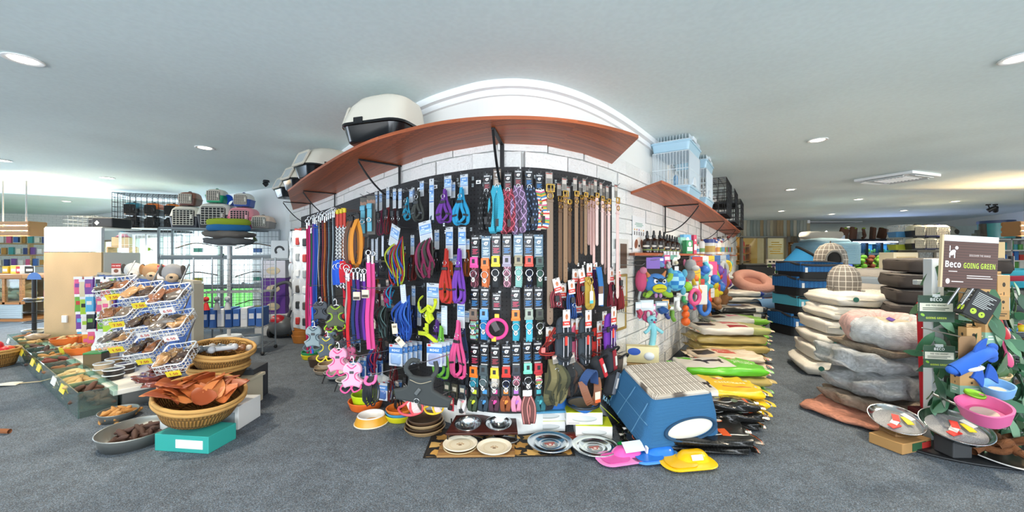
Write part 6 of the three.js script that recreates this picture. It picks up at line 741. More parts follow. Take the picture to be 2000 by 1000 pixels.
{const p=ground(1527,604),o=thing('carry_bag','red and black fabric carry bag under the folded mats','bag',[p.x,0,p.z],0.1);obj('bag_body',rbox(0.9,0.28,0.5,0.04,[0,0.14,0]),M(0x24262a,0.85),o);obj('red_panel',rbox(0.8,0.14,0.02,0.008,[0.05,0.12,0.25]),M(0xc6303a,0.8),o);}
{const d=F*C/(500-345),p=at(1750,345,d),o=thing('air_vent','square white ceiling air conditioner cassette with louvres','air vent',[p.x,top,p.z],0.35);const W=0.86;obj('panel',rbox(W,0.05,W,0.012,[0,-0.025,0]),M(0xeef1f1,0.45),o);for(let i=0;i<4;i++){const l=obj('louvre',rbox(W*0.66,0.014,0.075,0.004,[0,-0.055,W*0.42],[0.35,0,0]),M(0xdfe4e4,0.4),o);l.rotation.y=i*PI/2;const s=obj('slot',box(W*0.68,0.004,0.09,[0,-0.051,W*0.42]),M(0x8d969a,0.6),o);s.rotation.y=i*PI/2;}const gr=obj('grille_frame',box(W*0.58,0.01,W*0.58,[0,-0.053,0]),M(0xd3d9da,0.5),o);for(let i=0;i<9;i++)obj('grille_slat',box(W*0.54,0.012,0.018,[0,-0.062,(i-4)*W*0.06]),M(0xf0f2f2,0.5),gr);}
{const d=F*C/(500-434),p=at(1612,434,d),o=thing('ceiling_diffuser','thin white ceiling air diffuser near the plank wall','air vent',[p.x,top,p.z]);obj('panel',rbox(2.4,0.03,0.9,0.01,[0,-0.015,0]),M(0xf0f2f4,0.5),o);obj('slot',box(2.1,0.01,0.5,[0,-0.033,0]),M(0xb4bcc4,0.6),o);}
for(const[u,l]of[[1930,'left black track spotlight near the right picture edge'],[1944,'right black track spotlight near the right picture edge']]){const d=F*C/(500-399),p=at(u,399,d),o=thing('track_spotlight',l,'spotlight',[p.x,top,p.z],u<1937?0.8:-0.8,'black ceiling spotlights');obj('mount',cyl(0.05,0.05,0.03,[0,-0.015,0],[0,0,0],14),blackMetal,o);obj('arm',bar([0,-0.02,0],[0,-0.1,0.02],0.014,6),blackMetal,o);obj('head',cyl(0.05,0.06,0.17,[0,-0.14,0.06],[1.0,0,0],14),M(0x151617,0.4),o);}
{const d=F*C/(500-352),p=at(520,352,d),o=thing('security_camera','small black dome camera on the ceiling over the bird cages','camera',[p.x,top,p.z]);obj('mount',cyl(0.05,0.06,0.04,[0,-0.02,0],[0,0,0],14),M(0x2a2b2d,0.4),o);obj('lens_body',[sph(0.045,[0,-0.07,0.01]),cyl(0.025,0.025,0.08,[0,-0.09,0.04],[1.1,0,0],12)],M(0x151618,0.25),o);}
struct('trim_3',box(0.1,0.12,0.12,[0,0,0]).translate(bx(1580,16)-0.05,top-0.06,-16.0),M(0xf0f2f4,0.6));struct('trim_4',box(9,0.14,0.1,[18,top-0.07,-24.05]),M(0xf0f2f4,0.6));
// ---------- beds and cushions in the right aisle ----------
const plaidTex=paint(64,64,(g)=>{g.fillStyle='#77726c';g.fillRect(0,0,64,64);g.strokeStyle='#d6d2c8';g.lineWidth=3;for(const t of[8,40]){g.beginPath();g.moveTo(t,0);g.lineTo(t,64);g.moveTo(0,t);g.lineTo(64,t);g.stroke();}});plaidTex.wrapS=plaidTex.wrapT=THREE.RepeatWrapping;
const leafTex=paint(128,128,(g)=>{g.fillStyle='#d9d4c8';g.fillRect(0,0,128,128);g.strokeStyle='#eeeae0';g.lineWidth=4;for(let i=0;i<6;i++)for(let j=0;j<6;j++){g.beginPath();g.moveTo(i*22,j*22);g.lineTo(i*22+11,j*22+14);g.lineTo(i*22+22,j*22);g.stroke();}});leafTex.wrapS=leafTex.wrapT=THREE.RepeatWrapping;leafTex.repeat.set(2,2);
const creamFab=M(0xffffff,0.95,0,{map:leafTex}),G='stacked pet cushions in the right aisle';
function cushion(name,label,p,w,h,d,mat,turn,opt,group){const o=thing(name,label,'cushion',p,turn,group);obj('cushion_body',puff(w,h,d,{r:0.3,bulge:0.14,lump:0.014,n:12,freq:7,...opt}),mat,o);return o;}
for(let i=0;i<6;i++){const d=5.15,lu=[1563,1576,1583,1590,1598,1606][i],W=0.98,x=bx(lu,d)+W/2,y=i*0.172;const o=cushion('cream_cushion','cream leaf patterned cushion, '+(i===5?'topmost of six':i?ORD[i]+' from the floor':'lowest of six on the carpet'),[x,y,-d],W,0.19,0.9,creamFab,-0.4+0.04*i,{},'cream cushions in a stack');obj('piping',tube([[-W*0.44,0.1,0.42],[0,0.1,0.445],[W*0.44,0.1,0.42]],0.008,14,5),M(0xc4beb0,0.9),o);obj('leather_tag',tf(cyl(0.03,0.03,0.008,[0,0,0],[PI/2,0,0],14),[-W*0.3,0.11,0.445]),M(0x2f6a5c,0.7),o);}
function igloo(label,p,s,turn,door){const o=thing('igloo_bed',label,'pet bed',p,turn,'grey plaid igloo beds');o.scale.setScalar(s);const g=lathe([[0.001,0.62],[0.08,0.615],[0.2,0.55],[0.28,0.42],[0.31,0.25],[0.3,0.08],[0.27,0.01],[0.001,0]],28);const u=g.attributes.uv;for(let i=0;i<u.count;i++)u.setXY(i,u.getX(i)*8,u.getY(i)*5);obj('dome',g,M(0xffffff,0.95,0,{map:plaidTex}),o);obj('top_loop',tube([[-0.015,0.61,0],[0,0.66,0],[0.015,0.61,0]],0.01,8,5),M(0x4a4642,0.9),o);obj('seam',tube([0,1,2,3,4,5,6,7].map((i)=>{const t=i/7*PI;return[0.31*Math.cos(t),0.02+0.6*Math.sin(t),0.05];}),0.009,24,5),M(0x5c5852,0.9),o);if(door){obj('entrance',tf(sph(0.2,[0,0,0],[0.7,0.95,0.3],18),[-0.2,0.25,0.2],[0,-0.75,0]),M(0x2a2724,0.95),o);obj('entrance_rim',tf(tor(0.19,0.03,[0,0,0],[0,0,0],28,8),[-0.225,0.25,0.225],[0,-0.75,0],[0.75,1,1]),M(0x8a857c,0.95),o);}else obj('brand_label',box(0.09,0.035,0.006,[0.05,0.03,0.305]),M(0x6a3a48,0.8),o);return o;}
igloo('grey plaid igloo bed standing on the cream cushions',[bx(1648,5.2),1.03,-5.2],0.58,0.1,false);
igloo('grey plaid igloo bed with open front on the red striped cushions',[bx(1622,8.4),1.19,-8.4],0.95,0.3,true);
for(let i=0;i<5;i++){const x=bx(1628,8.4),o=cushion('red_cushion','cream and red striped cushion, '+ORD[i]+' from the bottom of its stack',[x+0.03*(i%2),0.62+i*0.115,-8.4],1.02,0.125,0.8,M(i%2?0xcf3a3e:0xece4d6,0.95),0.1*(i%2),{lump:0.006},'red striped cushions');}
one('cushion_box','cardboard carton hidden below the red striped cushions','carton',rbox(0.95,0.62,0.75,0.01,[0,0.31,0]),M(0x5a5650,0.8),[bx(1628,8.4),0,-8.4]);
const dotBlue=M(0xffffff,0.85,0,{map:pat((g)=>{g.fillStyle='#1d5f9c';g.fillRect(0,0,64,64);g.fillStyle='#2f8fd0';for(let i=0;i<16;i++)g.fillRect((i*29)%60,(i*17)%60,6,6);},5,3)});
[[1553,7.7,0.0,0.85,0.42,'lowest blue dotted open pet carrier on the carpet',dotBlue],[1562,7.65,0.4,0.82,0.38,'turquoise and black open pet carrier second from below',M(0x55b4cc,0.8)],[1566,7.6,0.76,0.9,0.36,'blue dotted and black open pet carrier third from below',dotBlue],[1568,7.55,1.08,0.8,0.3,'topmost blue dotted open pet carrier with grey edge',dotBlue]].forEach(([u,d,y,w,h,l,m],i)=>{const o=thing('open_carrier',l,'pet carrier',[bx(u,d)+0.1,y,-d],0.1,'open fabric carriers');const D=0.6;obj('lower_band',loft([[0,w,D,0.06],[h*0.45,w*1.02,D*1.02,0.06]],4,true,false),M(0x202226,0.85),o);obj('wall',[box(w,h*0.55,0.05,[0,h*0.72,-D/2]),box(w,h*0.42,0.05,[0,h*0.64,D/2]),box(0.05,h*0.55,D,[-w/2,h*0.72,0]),box(0.05,h*0.55,D,[w/2,h*0.72,0])],m,o);obj('edge_binding',tube([[-w/2,h,-D/2],[w/2,h,-D/2],[w/2,h,0],[w/2,h*0.86,D/2],[-w/2,h*0.86,D/2],[-w/2,h,0]],0.022,50,6,true),M(0x3c3e42,0.9),o);obj('inner_pad',box(w*0.92,0.04,D*0.9,[0,h*0.5,0]),M(0x8a8478,0.95),o);obj('swing_tag',box(0.05,0.09,0.006,[-w*0.42,h*0.55,D/2+0.03]),whitePaper,o);});
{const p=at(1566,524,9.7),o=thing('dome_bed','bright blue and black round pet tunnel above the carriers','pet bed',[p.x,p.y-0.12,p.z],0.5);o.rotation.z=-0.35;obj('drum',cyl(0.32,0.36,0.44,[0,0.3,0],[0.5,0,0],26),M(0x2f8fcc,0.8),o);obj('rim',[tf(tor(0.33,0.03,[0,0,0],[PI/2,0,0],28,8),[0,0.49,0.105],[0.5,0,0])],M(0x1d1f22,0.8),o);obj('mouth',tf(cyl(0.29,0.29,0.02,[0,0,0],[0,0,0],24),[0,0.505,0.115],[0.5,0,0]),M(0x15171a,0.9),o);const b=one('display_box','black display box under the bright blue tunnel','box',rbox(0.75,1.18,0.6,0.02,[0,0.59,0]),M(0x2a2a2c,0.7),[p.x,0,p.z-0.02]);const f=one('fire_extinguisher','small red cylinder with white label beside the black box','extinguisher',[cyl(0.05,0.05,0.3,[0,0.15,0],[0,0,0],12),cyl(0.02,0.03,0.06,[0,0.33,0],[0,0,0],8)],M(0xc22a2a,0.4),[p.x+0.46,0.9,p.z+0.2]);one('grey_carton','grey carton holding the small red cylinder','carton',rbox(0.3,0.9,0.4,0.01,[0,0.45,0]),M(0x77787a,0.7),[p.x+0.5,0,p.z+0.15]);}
{const d=10.5;const o=thing('round_sofa_bed','large light blue plush bed with high rim at the back','pet bed',[bx(1611,d),1.28,-d]);obj('rim_wall',loft([[0,1.3,0.9,0.3],[0.02,1.4,1.0,0.34],[0.5,1.42,1.0,0.34],[0.58,1.3,0.9,0.3],[0.5,1.1,0.72,0.25]],6),fur(0x7fa9c0),o);obj('top_cushion',tf(puff(1.1,0.2,0.7,{r:0.5}),[0,0.5,0]),fur(0xa9c8d6),o);
for(const[i,y]of[[0,0.9],[1,0.62]])cushion('black_bed',i?'lower black quilted bed below the light blue one':'upper black quilted bed below the light blue one',[bx(1594,d-0.3),y+(i?0:0.02),-d+0.2],1.2,0.3,0.9,M(0x232427,0.9),0,{},'black quilted beds');one('bed_table','low white table carrying the black and light blue beds','table',[rbox(1.4,0.05,0.8,0.01,[0,0.6,0]),...[[-0.6,-0.35],[0.6,-0.35],[-0.6,0.35],[0.6,0.35]].map(([x,z])=>box(0.06,0.58,0.06,[x,0.29,z]))],M(0xd8d8d4,0.6),[bx(1604,d),0,-d]);
const t=thing('cat_tree','white plush cat tree perch rising behind the light blue bed','cat tree',[bx(1596,12.5),0,-12.5]);obj('base',rbox(0.8,0.06,0.7,0.02,[0,0.03,0]),fur(0x8f8678),t);obj('post',cyl(0.07,0.07,2.0,[-0.1,1.0,0],[0,0,0],14),M(0x6a5e50,0.95),t);obj('perch',tf(puff(1.25,0.34,0.6,{r:0.6,dip:0.4}),[0.1,1.98,0]),fur(0xe9e4da),t);obj('ledge',rbox(0.8,0.08,0.5,0.03,[0.2,1.78,0]),fur(0x7a6f62),t);
for(const[u,v,l,c]of[[1614,462,'pale cone toy on the back table',0xc8d2d8],[1650,492,'dark monitor screen in the aquarium bay',0x15171c]]){const p=at(u,v,14.0),q=thing(c<0x200000?'monitor':'cone_toy',l,c<0x200000?'monitor':'toy',[p.x,p.y-0.3,p.z]);if(c<0x200000){obj('screen',rbox(0.95,0.7,0.06,0.02,[0,0.3,0]),M(c,0.2),q);obj('stand',[cyl(0.04,0.04,0.4,[0,-0.15,0],[0,0,0],10),rbox(0.4,0.03,0.3,0.01,[0,-0.34,0])],M(c,0.4),q);}else obj('cone',[cyl(0.02,0.35,0.5,[0,0.25,0],[0,0,0],18)],M(c,0.8),q);}}
{one('bay_desk','dark desk carrying the monitor in the aquarium bay','desk',[rbox(1.1,0.05,0.8,0.01,[0,1.02,0]),box(0.06,1.0,0.7,[-0.5,0.5,0]),box(0.06,1.0,0.7,[0.5,0.5,0])],M(0x3a3a3c,0.6),[bx(1642,14.0),0,-14.0]);one('room_divider','white boarded divider behind the cat tree','divider',box(1.7,2.3,0.06,[0,1.15,0]),M(0xe4e8ea,0.6),[bx(1606,15.2),0,-15.2]);}
for(let i=0;i<3;i++){const d=5.6,o=thing('nest_bed','grey and cream round nest bed, '+['lowest','middle','topmost'][i]+' of three','pet bed',[bx(1724+[0,0,8][i],d),0.64+i*0.2,-d-0.1],-0.5,'grey nest beds on the crate table');const s=i===2?0.85:1;o.scale.set(s,1,s);obj('outer_wall',jitter(loft([[0,1.0,0.8,0.36],[0.02,1.08,0.88,0.4],[0.14,1.1,0.9,0.42],[0.17,1.06,0.86,0.4]],8),0.004,12),M(0x8b98a4,0.95),o);obj('plush_rim',jitter(tf(tor(0.42,0.11,[0,0,0],[PI/2,0,0],36,10),[0,0.19,0],[0,0,0],[1.08,0.8,0.86]),0.005,18),fur(0xc9c2ba,0.012),o);obj('seat',cyl(0.38,0.38,0.05,[0,0.15,0],[0,0,0],24),fur(0xb9b2aa),o);}
one('bed_bench','pale low bench carrying the grey nest beds','bench',[rbox(1.2,0.04,0.9,0.01,[0,0.62,0]),...[[-0.55,-0.4],[0.55,-0.4],[-0.55,0.4],[0.55,0.4]].map(([x,z])=>box(0.05,0.6,0.05,[x,0.3,z]))],M(0xd9cba8,0.6),[bx(1726,5.7),0,-5.7],-0.5);
const charcoalTop=M(0x6e6863,0.97,0,{map:meshTex}),charcoal=M(0x332d2a,0.9);
for(let i=0;i<4;i++){const d=4.3,W=0.86-0.02*i,x=bx([1826,1832,1828,1838][i],d),y=0.8+i*0.168;const o=thing('box_cushion','charcoal box cushion, '+['lowest','second','third','topmost'][i]+' of four','cushion',[x+0.1,y,-d-0.1],-0.62+0.05*i,'charcoal box cushions');obj('cushion_body',puff(W,0.17,0.8,{r:0.16,bulge:0.2,lump:0.005,n:10}),charcoal,o);obj('top_cover',tf(puff(W*0.98,0.05,0.78,{r:0.2,bulge:0.5,lump:0.004,n:10}),[0,0.128,0]),charcoalTop,o);if(i<3)obj('white_tag',box(0.05,0.07,0.006,[0.1-i*0.02,0.08,0.41]),whitePaper,o);else obj('handle',[rbox(0.3,0.07,0.01,0.003,[0.05,0.09,0.405]),rbox(0.06,0.012,0.012,0.003,[0.05,0.09,0.412])],M(0x2c2725,0.7),o);}
{const d=4.5,o=thing('crate_table','wire crate table with pale board carrying the charcoal cushions','crate',[bx(1834,d),0,-d-0.1],-0.6);obj('board',rbox(1.0,0.03,0.9,0.006,[0,0.78,-0.05]),M(0xd9cba8,0.6),o);obj('wire',wireBox(0.88,0.72,0.78,0.09,0.004,false,false).map((g)=>g),blackWire,o);for(const[x,z]of[[-0.46,0.36],[0.46,0.36],[-0.46,-0.46],[0.46,-0.46]])obj('post',box(0.05,0.77,0.05,[x,0.385,z]),M(0x9fb4c4,0.5),o);obj('blue_bin',rbox(0.38,0.3,0.6,0.03,[-0.21,0.15,0]),M(0x3f78b0,0.6),o);obj('grey_bin',rbox(0.36,0.2,0.6,0.03,[0.21,0.1,0]),M(0x6a6e70,0.7),o);}
const furMat=(c)=>M(c,1,0,{map:furTexFor(),bumpMap:rep(roughPaint,5,5),bumpScale:0.006,sheen:0.3,sheenRoughness:0.8});
const furTex0=dataTex(256,(u,v)=>{const a=vnoise(u*48,v*16,48),b=vnoise(u*12,v*12,12),k=185+60*a*(0.5+0.5*b)+15*rnd();return[k,k,k];});function furTexFor(){return furTex0;}
function furBed(label,u,v,y,w,h,d,c,turn,opt={},depth=3.75){const o=thing('fur_bed',label,'pet bed',[bx(u,depth),y,-depth],turn,'fluffy fur beds in the front stack');obj('fur_body',jitter(puff(w,h,d,{r:0.6,bulge:0.08,lump:0.03,n:16,freq:9,...opt}),0.008,30),furMat(c),o);return o;}
furBed('salmon pink fur mat spread on the carpet under the stack',1695,0,0,0.95,0.06,0.9,0xf2a88c,0.5,{lump:0.01},3.72);furBed('mottled brown fur bed on the salmon mat',1722,0,0.05,0.9,0.14,0.8,0xc0ac98,0.3,{},3.8);furBed('grey fluffy bed, lowest of the grey ones',1730,0,0.17,0.95,0.24,0.75,0xd2d6d8,0.2,{},3.85);furBed('grey fluffy bed folded to the left in the stack',1712,0,0.38,0.9,0.22,0.75,0xdde1e2,-0.1,{},3.9);furBed('beige brown fur bed under the top donut',1738,0,0.56,0.72,0.13,0.7,0xcbb79e,0.1,{},3.85);
{const d=3.85,o=thing('fur_donut','grey and pink fluffy donut bed with cream middle on top','pet bed',[bx(1729,d),0.67,-d],0.1);o.rotation.x=0.12;o.scale.set(1,1.1,1);const half=(a,c,nm)=>obj(nm,jitter(tf(prep(new THREE.TorusGeometry(0.24,0.12,12,26,PI*1.15)),[0,0.11,0],[PI/2,0,a]),0.01,26),furMat(c),o);half(3.2,0xffd2cc,'pink_rim');half(-0.35,0xe4e7e8,'grey_rim');obj('cream_middle',jitter(tf(puff(0.42,0.12,0.4,{r:0.6}),[0,0.08,0]),0.008,30),furMat(0xe9dcc0),o);obj('label_card',box(0.07,0.004,0.05,[-0.03,0.212,0.05],[0.3,0.4,0]),M(0x5a3a8c,0.5),o);}
// ---------- leafy display stand at the right ----------
const SD=3.15;const sx=(u,d=SD)=>bx(u,d),sy=(v,d=SD)=>H-(v-500)/F*d;
const stand=thing('display_stand','white metal display stand with round black base wrapped in leafy garland','stand',[sx(1890),0,-SD-0.05]);
obj('base_disc',lathe([[0.001,0],[0.6,0],[0.61,0.01],[0.6,0.022],[0.001,0.024]],44,[0,0,0],[0,0,0],[1,1,0.75]),M(0x1f2124,0.5),stand);
obj('post',rbox(0.1,1.47,0.07,0.006,[sx(1836)-sx(1890),0.745,0]),M(0xd9dedf,0.45),stand);obj('inner_frame',[rbox(0.06,1.3,0.06,0.004,[0.16,0.66,-0.2]),rbox(0.5,0.04,0.04,0.004,[-0.02,1.28,-0.1]),rbox(0.42,0.03,0.05,0.004,[-0.12,0.2,0.05],[0,0.3,0])],M(0xb9c0c1,0.45),stand);obj('side_panel',rbox(0.04,1.2,0.3,0.006,[0.1,0.65,-0.12]),M(0x5a6e66,0.7),stand);
for(const y of[1.27,0.98,0.74])obj('rail',tube([[-0.2,y,0.02],[0.05,y-0.01,0.12],[0.3,y-0.02,0.12]],0.006,12,5),steel,stand);
(()=>{
const leafG=(L,W)=>{const s=new THREE.Shape();s.moveTo(0,0);s.quadraticCurveTo(W,-L*0.45,0,-L);s.quadraticCurveTo(-W,-L*0.45,0,0);const g=prep(new THREE.ExtrudeGeometry(s,{depth:0.003,bevelEnabled:false,curveSegments:6}));const a=g.attributes.position;for(let i=0;i<a.count;i++)a.setZ(i,a.getZ(i)+6*a.getX(i)**2-0.5*(a.getY(i))**2);return weld(g);};
const gs=[leafG(0.14,0.055),leafG(0.1,0.05),leafG(0.19,0.06)],ms=[0x2f5f3c,0x3f7350,0x4a6a44,0x5c8a6a,0x274a34].map((c)=>M(c,0.45));
const add=(x,y,z,k,s=1)=>{const m=new THREE.Mesh(gs[k%3],ms[(k*3+1)%5]);m.name='leaf';m.position.set(x,y,z);m.rotation.set(rr(-0.5,0.5),rr(-1.0,1.0),rr(-1.3,1.3));m.scale.setScalar(s*rr(0.8,1.2));m.castShadow=m.receiveShadow=true;stand.add(m);};
for(let i=0;i<165;i++){const y=0.1+1.2*i/165;add(rr(-0.12,0.24),y+rr(-0.05,0.1),rr(0.02,0.26),i,1.35);}
for(let i=0;i<30;i++)add(rr(-0.36,-0.2),0.2+i*0.035,rr(0.06,0.14),i,1.15);
for(let i=0;i<70;i++)add(rr(0.3,0.5),0.05+i*0.011,rr(-0.1,0.2),i,1.1);
for(let i=0;i<6;i++)add(-0.22+0.05*i,1.44+0.02*(i%2),0.1,2,1.3);
for(let s=0;s<3;s++)obj('vine',tube([0,1,2,3,4,5,6].map((i)=>[-0.02+0.12*Math.sin(i*1.9+s*2)+s*0.1,0.1+i*0.2,0.1+0.05*Math.cos(i+s)]),0.006,30,5),M(0x4a5a34,0.8),stand);
})();
const signTex=paint(512,384,(g,w,h)=>{g.fillStyle='#4f2f28';g.fillRect(0,0,w,h);for(let i=0;i<40;i++){g.fillStyle=i%2?'#5c3a30':'#452822';g.fillRect(0,i*10,w,5);}g.fillStyle='#eef0ee';g.fillRect(0,0,w,44);g.textAlign='center';g.fillStyle='#fff';g.font='bold 66px sans-serif';g.fillText('Beco',98,236);g.beginPath();g.ellipse(90,128,30,18,-0.5,0,7);g.ellipse(126,92,15,13,0,0,7);g.fill();g.fillRect(60,130,10,36);g.fillRect(104,134,10,34);g.fillRect(60,78,8,40);g.fillStyle='#b5d334';g.font='bold 54px sans-serif';g.fillText('GOING GREEN',344,238,300);g.fillStyle='#e6dcd6';g.font='20px sans-serif';g.fillText('DISCOVER THE RANGE',344,150);g.fillRect(230,290,220,6);g.fillRect(230,306,240,6);g.fillRect(90,336,110,7);g.beginPath();g.arc(56,338,20,0,7);g.fill();g.fillRect(60,262,80,6);});
{const d=2.72,o=thing('promo_sign','wood effect sign with white and lime lettering on the leafy stand','sign',[sx(1893,d),sy(512,d),-d],0.04);o.rotation.z=-0.05;obj('board',box(0.4,0.36,0.012,[0,0,0]),M(0xffffff,0.5,0,{map:signTex}),o);obj('edge',box(0.014,0.36,0.016,[-0.205,0,0.001]),M(0xd8c39a,0.6),o);for(let i=0;i<2;i++)obj('mount_rod',bar([0.05-i*0.1,-0.18,-0.01],[0.02-i*0.1,-0.3,-0.05],0.008,6),steel,o);}
const becoCard=(bg)=>paint(192,160,(g,w,h)=>{g.fillStyle=bg;g.fillRect(0,0,w,h);g.textAlign='center';g.fillStyle='#f2f4ee';g.font='bold 26px sans-serif';g.fillText('BECO',96,34);g.fillRect(88,4,16,8);g.fillStyle='#e6e4cf';g.fillRect(8,46,w-16,50);g.fillStyle='#3a4a34';g.font='bold 14px sans-serif';g.fillText('DID YOU KNOW?',96,64);g.fillRect(24,74,140,4);g.fillRect(24,84,120,4);g.fillStyle='#8fc43a';g.beginPath();g.ellipse(24,118,12,8,0.6,0,7);g.fill();g.fillStyle='#c8d832';g.font='bold 16px sans-serif';g.fillText('GOING GREEN',96,142);});
[[1828,603,0.23,0.2,'#2f4a38','upper dark green info card on the stand post'],[1834,697,0.2,0.17,'#3d5a44','lower mid green info card on the stand post']].forEach(([u,v,w,h,c,l])=>{const o=thing('info_card',l,'card',[sx(u,2.98),sy(v,2.98),-2.98],-0.2,'green info cards on the stand');obj('sheet',box(w,h,0.005),M(0xffffff,0.5,0,{map:becoCard(c)}),o);obj('tape',box(0.05,0.02,0.008,[0,h/2,0]),M(0xcfd6d2,0.3),o);});
{const o=thing('rolled_dog_mat','tall red padded mat standing behind the stand post','mat',[sx(1808,3.35),0.2,-3.35],0.3);obj('mat',rbox(0.12,0.92,0.06,0.025,[0,0.46,0],[0,0,0.06]),M(0xc8222c,0.85),o);obj('binding',tube([[0.04,0.0,0.032],[0.0,0.45,0.034],[-0.05,0.92,0.032]],0.007,10,5),M(0x8a1620,0.85),o);one('mat_stop','small dark block under the red mat','block',rbox(0.16,0.2,0.16,0.01,[0,0.1,0]),M(0x6a2a2c,0.7),[sx(1808,3.35),0,-3.35]);}
const kraft=(t1,t2)=>paint(96,192,(g,w,h)=>{g.fillStyle='#c49a64';g.fillRect(0,0,w,h);g.fillStyle=t1;g.fillRect(0,h*0.62,w,h*0.38);g.fillStyle='#3a3226';g.beginPath();g.arc(48,50,12,0,7);g.fill();g.fillRect(44,90,8,16);g.fillStyle=t2;g.fillRect(20,140,56,8);g.fillRect(20,156,40,8);});
const kraftA=kraft('#8fb8a0','#f0efe0'),kraftB=kraft('#a8c4d8','#2f5a7c'),kraftC=kraft('#b48a54','#4a3a26');
[[1895,592,0.12,0.26,kraftA,'tall kraft box at the back of the stand'],[1918,590,0.11,0.28,kraftA,'kraft and green box right of the tall one'],[1950,572,0.09,0.27,kraftB,'kraft and blue box hanging at the stand edge'],[1893,665,0.09,0.2,kraftC,'narrow kraft box left of a pair'],[1907,665,0.09,0.22,kraftC,'narrow kraft box right of a pair'],[1926,640,0.11,0.24,kraftA,'pale green kraft box behind the dolphin'],[1888,745,0.17,0.18,kraftA,'kraft treat box under the dolphin'],[1950,600,0.08,0.18,kraftC,'kraft box with green stripe low at the edge']].forEach(([u,v,w,h,t,l],i)=>{const d=2.98-0.02*(i%2),o=thing('hanging_box',l,'box',[sx(u,d),sy(v,d),-d],0.2-0.12*(i%4),'kraft boxes on the stand');obj('carton',rbox(w,h,0.07,0.003),M(0xffffff,0.7,0,{map:t}),o);obj('hanger_tab',rbox(w*0.4,0.03,0.004,0.001,[0,h/2+0.012,0]),M(0xb98f5a,0.7),o);obj('hook',bar([0,h/2+0.01,0.02],[0,h/2+0.012,-0.22],0.004,5),steel,o);});
{const t=paint(160,192,(g,w,h)=>{g.fillStyle='#1b1d1e';g.fillRect(0,0,w,h);g.fillStyle='#d8dcd6';for(let i=0;i<9;i++)g.fillRect(18,20+i*11,120-(i%3)*18,4);g.fillStyle='#b4d034';g.beginPath();g.arc(48,150,20,0,7);g.arc(104,150,20,0,7);g.fill();g.fillStyle='#1b1d1e';g.beginPath();g.arc(44,148,5,0,7);g.arc(104,148,5,0,7);g.fill();});const d=2.8,o=thing('black_toy_box','black box with two lime circles hanging tilted on the stand','box',[sx(1908,d),sy(597,d),-d],-0.1);o.rotation.z=-0.5;obj('carton',rbox(0.17,0.2,0.07,0.003),M(0xffffff,0.45,0,{map:t}),o);obj('hook',bar([0,0.09,0],[0.04,0.11,-0.3],0.005,5),steel,o);}
{const d=2.75,o=thing('dolphin_toy','blue plush dolphin with white belly on a kraft card','dog toy',[sx(1899,d),sy(703,d),-d],0.1);obj('card',plate(roundRect(0.14,0.17,0.03),0.004,0,[0.03,0.07,-0.05]),M(0x9a7752,0.8),o);obj('body',jitter(tube([[-0.15,-0.07,0],[-0.07,-0.02,0.02],[0.02,0.03,0.02],[0.1,0.05,0],[0.16,0.04,-0.02]],0.045,26,12),0.002,20),fabric(0x2f66c4),o);obj('snout',sph(0.04,[-0.145,-0.065,0.0],[1.3,0.8,0.9],14),fabric(0x2f66c4),o);obj('belly',sph(0.06,[-0.05,-0.045,0.03],[1.6,0.45,0.6],14),fabric(0xdce4ec),o);const fin=new THREE.Shape();fin.moveTo(0,0);fin.quadraticCurveTo(0.02,0.07,0.1,0.1);fin.quadraticCurveTo(0.08,0.03,0.09,0);fin.closePath();obj('dorsal_fin',plate(fin,0.016,0.004,[-0.02,0.05,0.02]),fabric(0x2a5ab4),o);obj('flipper',plate(fin,0.016,0.004,[0.06,-0.02,0.05],[0,0,-1.9]),fabric(0x2a5ab4),o);obj('flipper',plate(fin,0.016,0.004,[-0.02,-0.03,0.05],[0,0,-2.2]),fabric(0x2a5ab4),o);for(const s of[-1,1])obj('tail_fluke',sph(0.05,[0.19,0.04+s*0.035,-0.02],[0.9,0.7,0.3],12),fabric(0x2a5ab4),o);obj('eye',sph(0.008,[-0.125,-0.05,0.036],[1,1,0.6],8),M(0xf4f4f0,0.4),o);obj('hook',bar([0.03,0.14,-0.05],[0.05,0.16,-0.35],0.005,5),steel,o);}
function standBowl(u,v,d,r,h,c,ci,label,sxs=1){const p=[sx(u,d),sy(v,d),-d],o=thing('eco_bowl',label,'bowl',p,0,'bowls on the leafy stand');o.scale.set(sxs,1,1);o.rotation.x=0.18;o.rotation.z=0.3;obj('shell',loft([[0,r*1.5,r*1.4,r*0.6],[0.01,r*1.62,r*1.5,r*0.66],[h*0.9,r*1.95,r*1.8,r*0.8],[h,r*1.98,r*1.82,r*0.8],[h,r*1.8,r*1.64,r*0.74],[h*0.4,r*1.4,r*1.3,r*0.6]],8),M(c,0.45),o);obj('label_disc',cyl(r*0.5,r*0.5,0.003,[0,h*0.41,0.0],[0,0,0],24),M(ci,0.7),o);obj('support',bar([0,0.01,0],[0,-0.01,-0.34],0.01,6),steel,o);return o;}
standBowl(1949,770,2.85,0.1,0.08,0x7fb2e4,0xd8d2c0,'sky blue bowl with round paper label on the stand',0.78);standBowl(1924,818,2.72,0.15,0.11,0xe06a9e,0xe0cfc0,'large rose pink bowl with round paper label on the stand',0.8);standBowl(1953,738,2.95,0.07,0.035,0xc9b48a,0xe8e0c8,'stacked small bamboo bowls above the sky blue one',0.78);
one('lime_lid','lime green round silicone lid lying on the stand','lid',lathe([[0.001,0.012],[0.04,0.012],[0.045,0.02],[0.055,0.018],[0.055,0.004],[0.001,0]],26),M(0x86c22a,0.5),[sx(1903,2.8),sy(772,2.8),-2.8]).rotation.x=0.3;
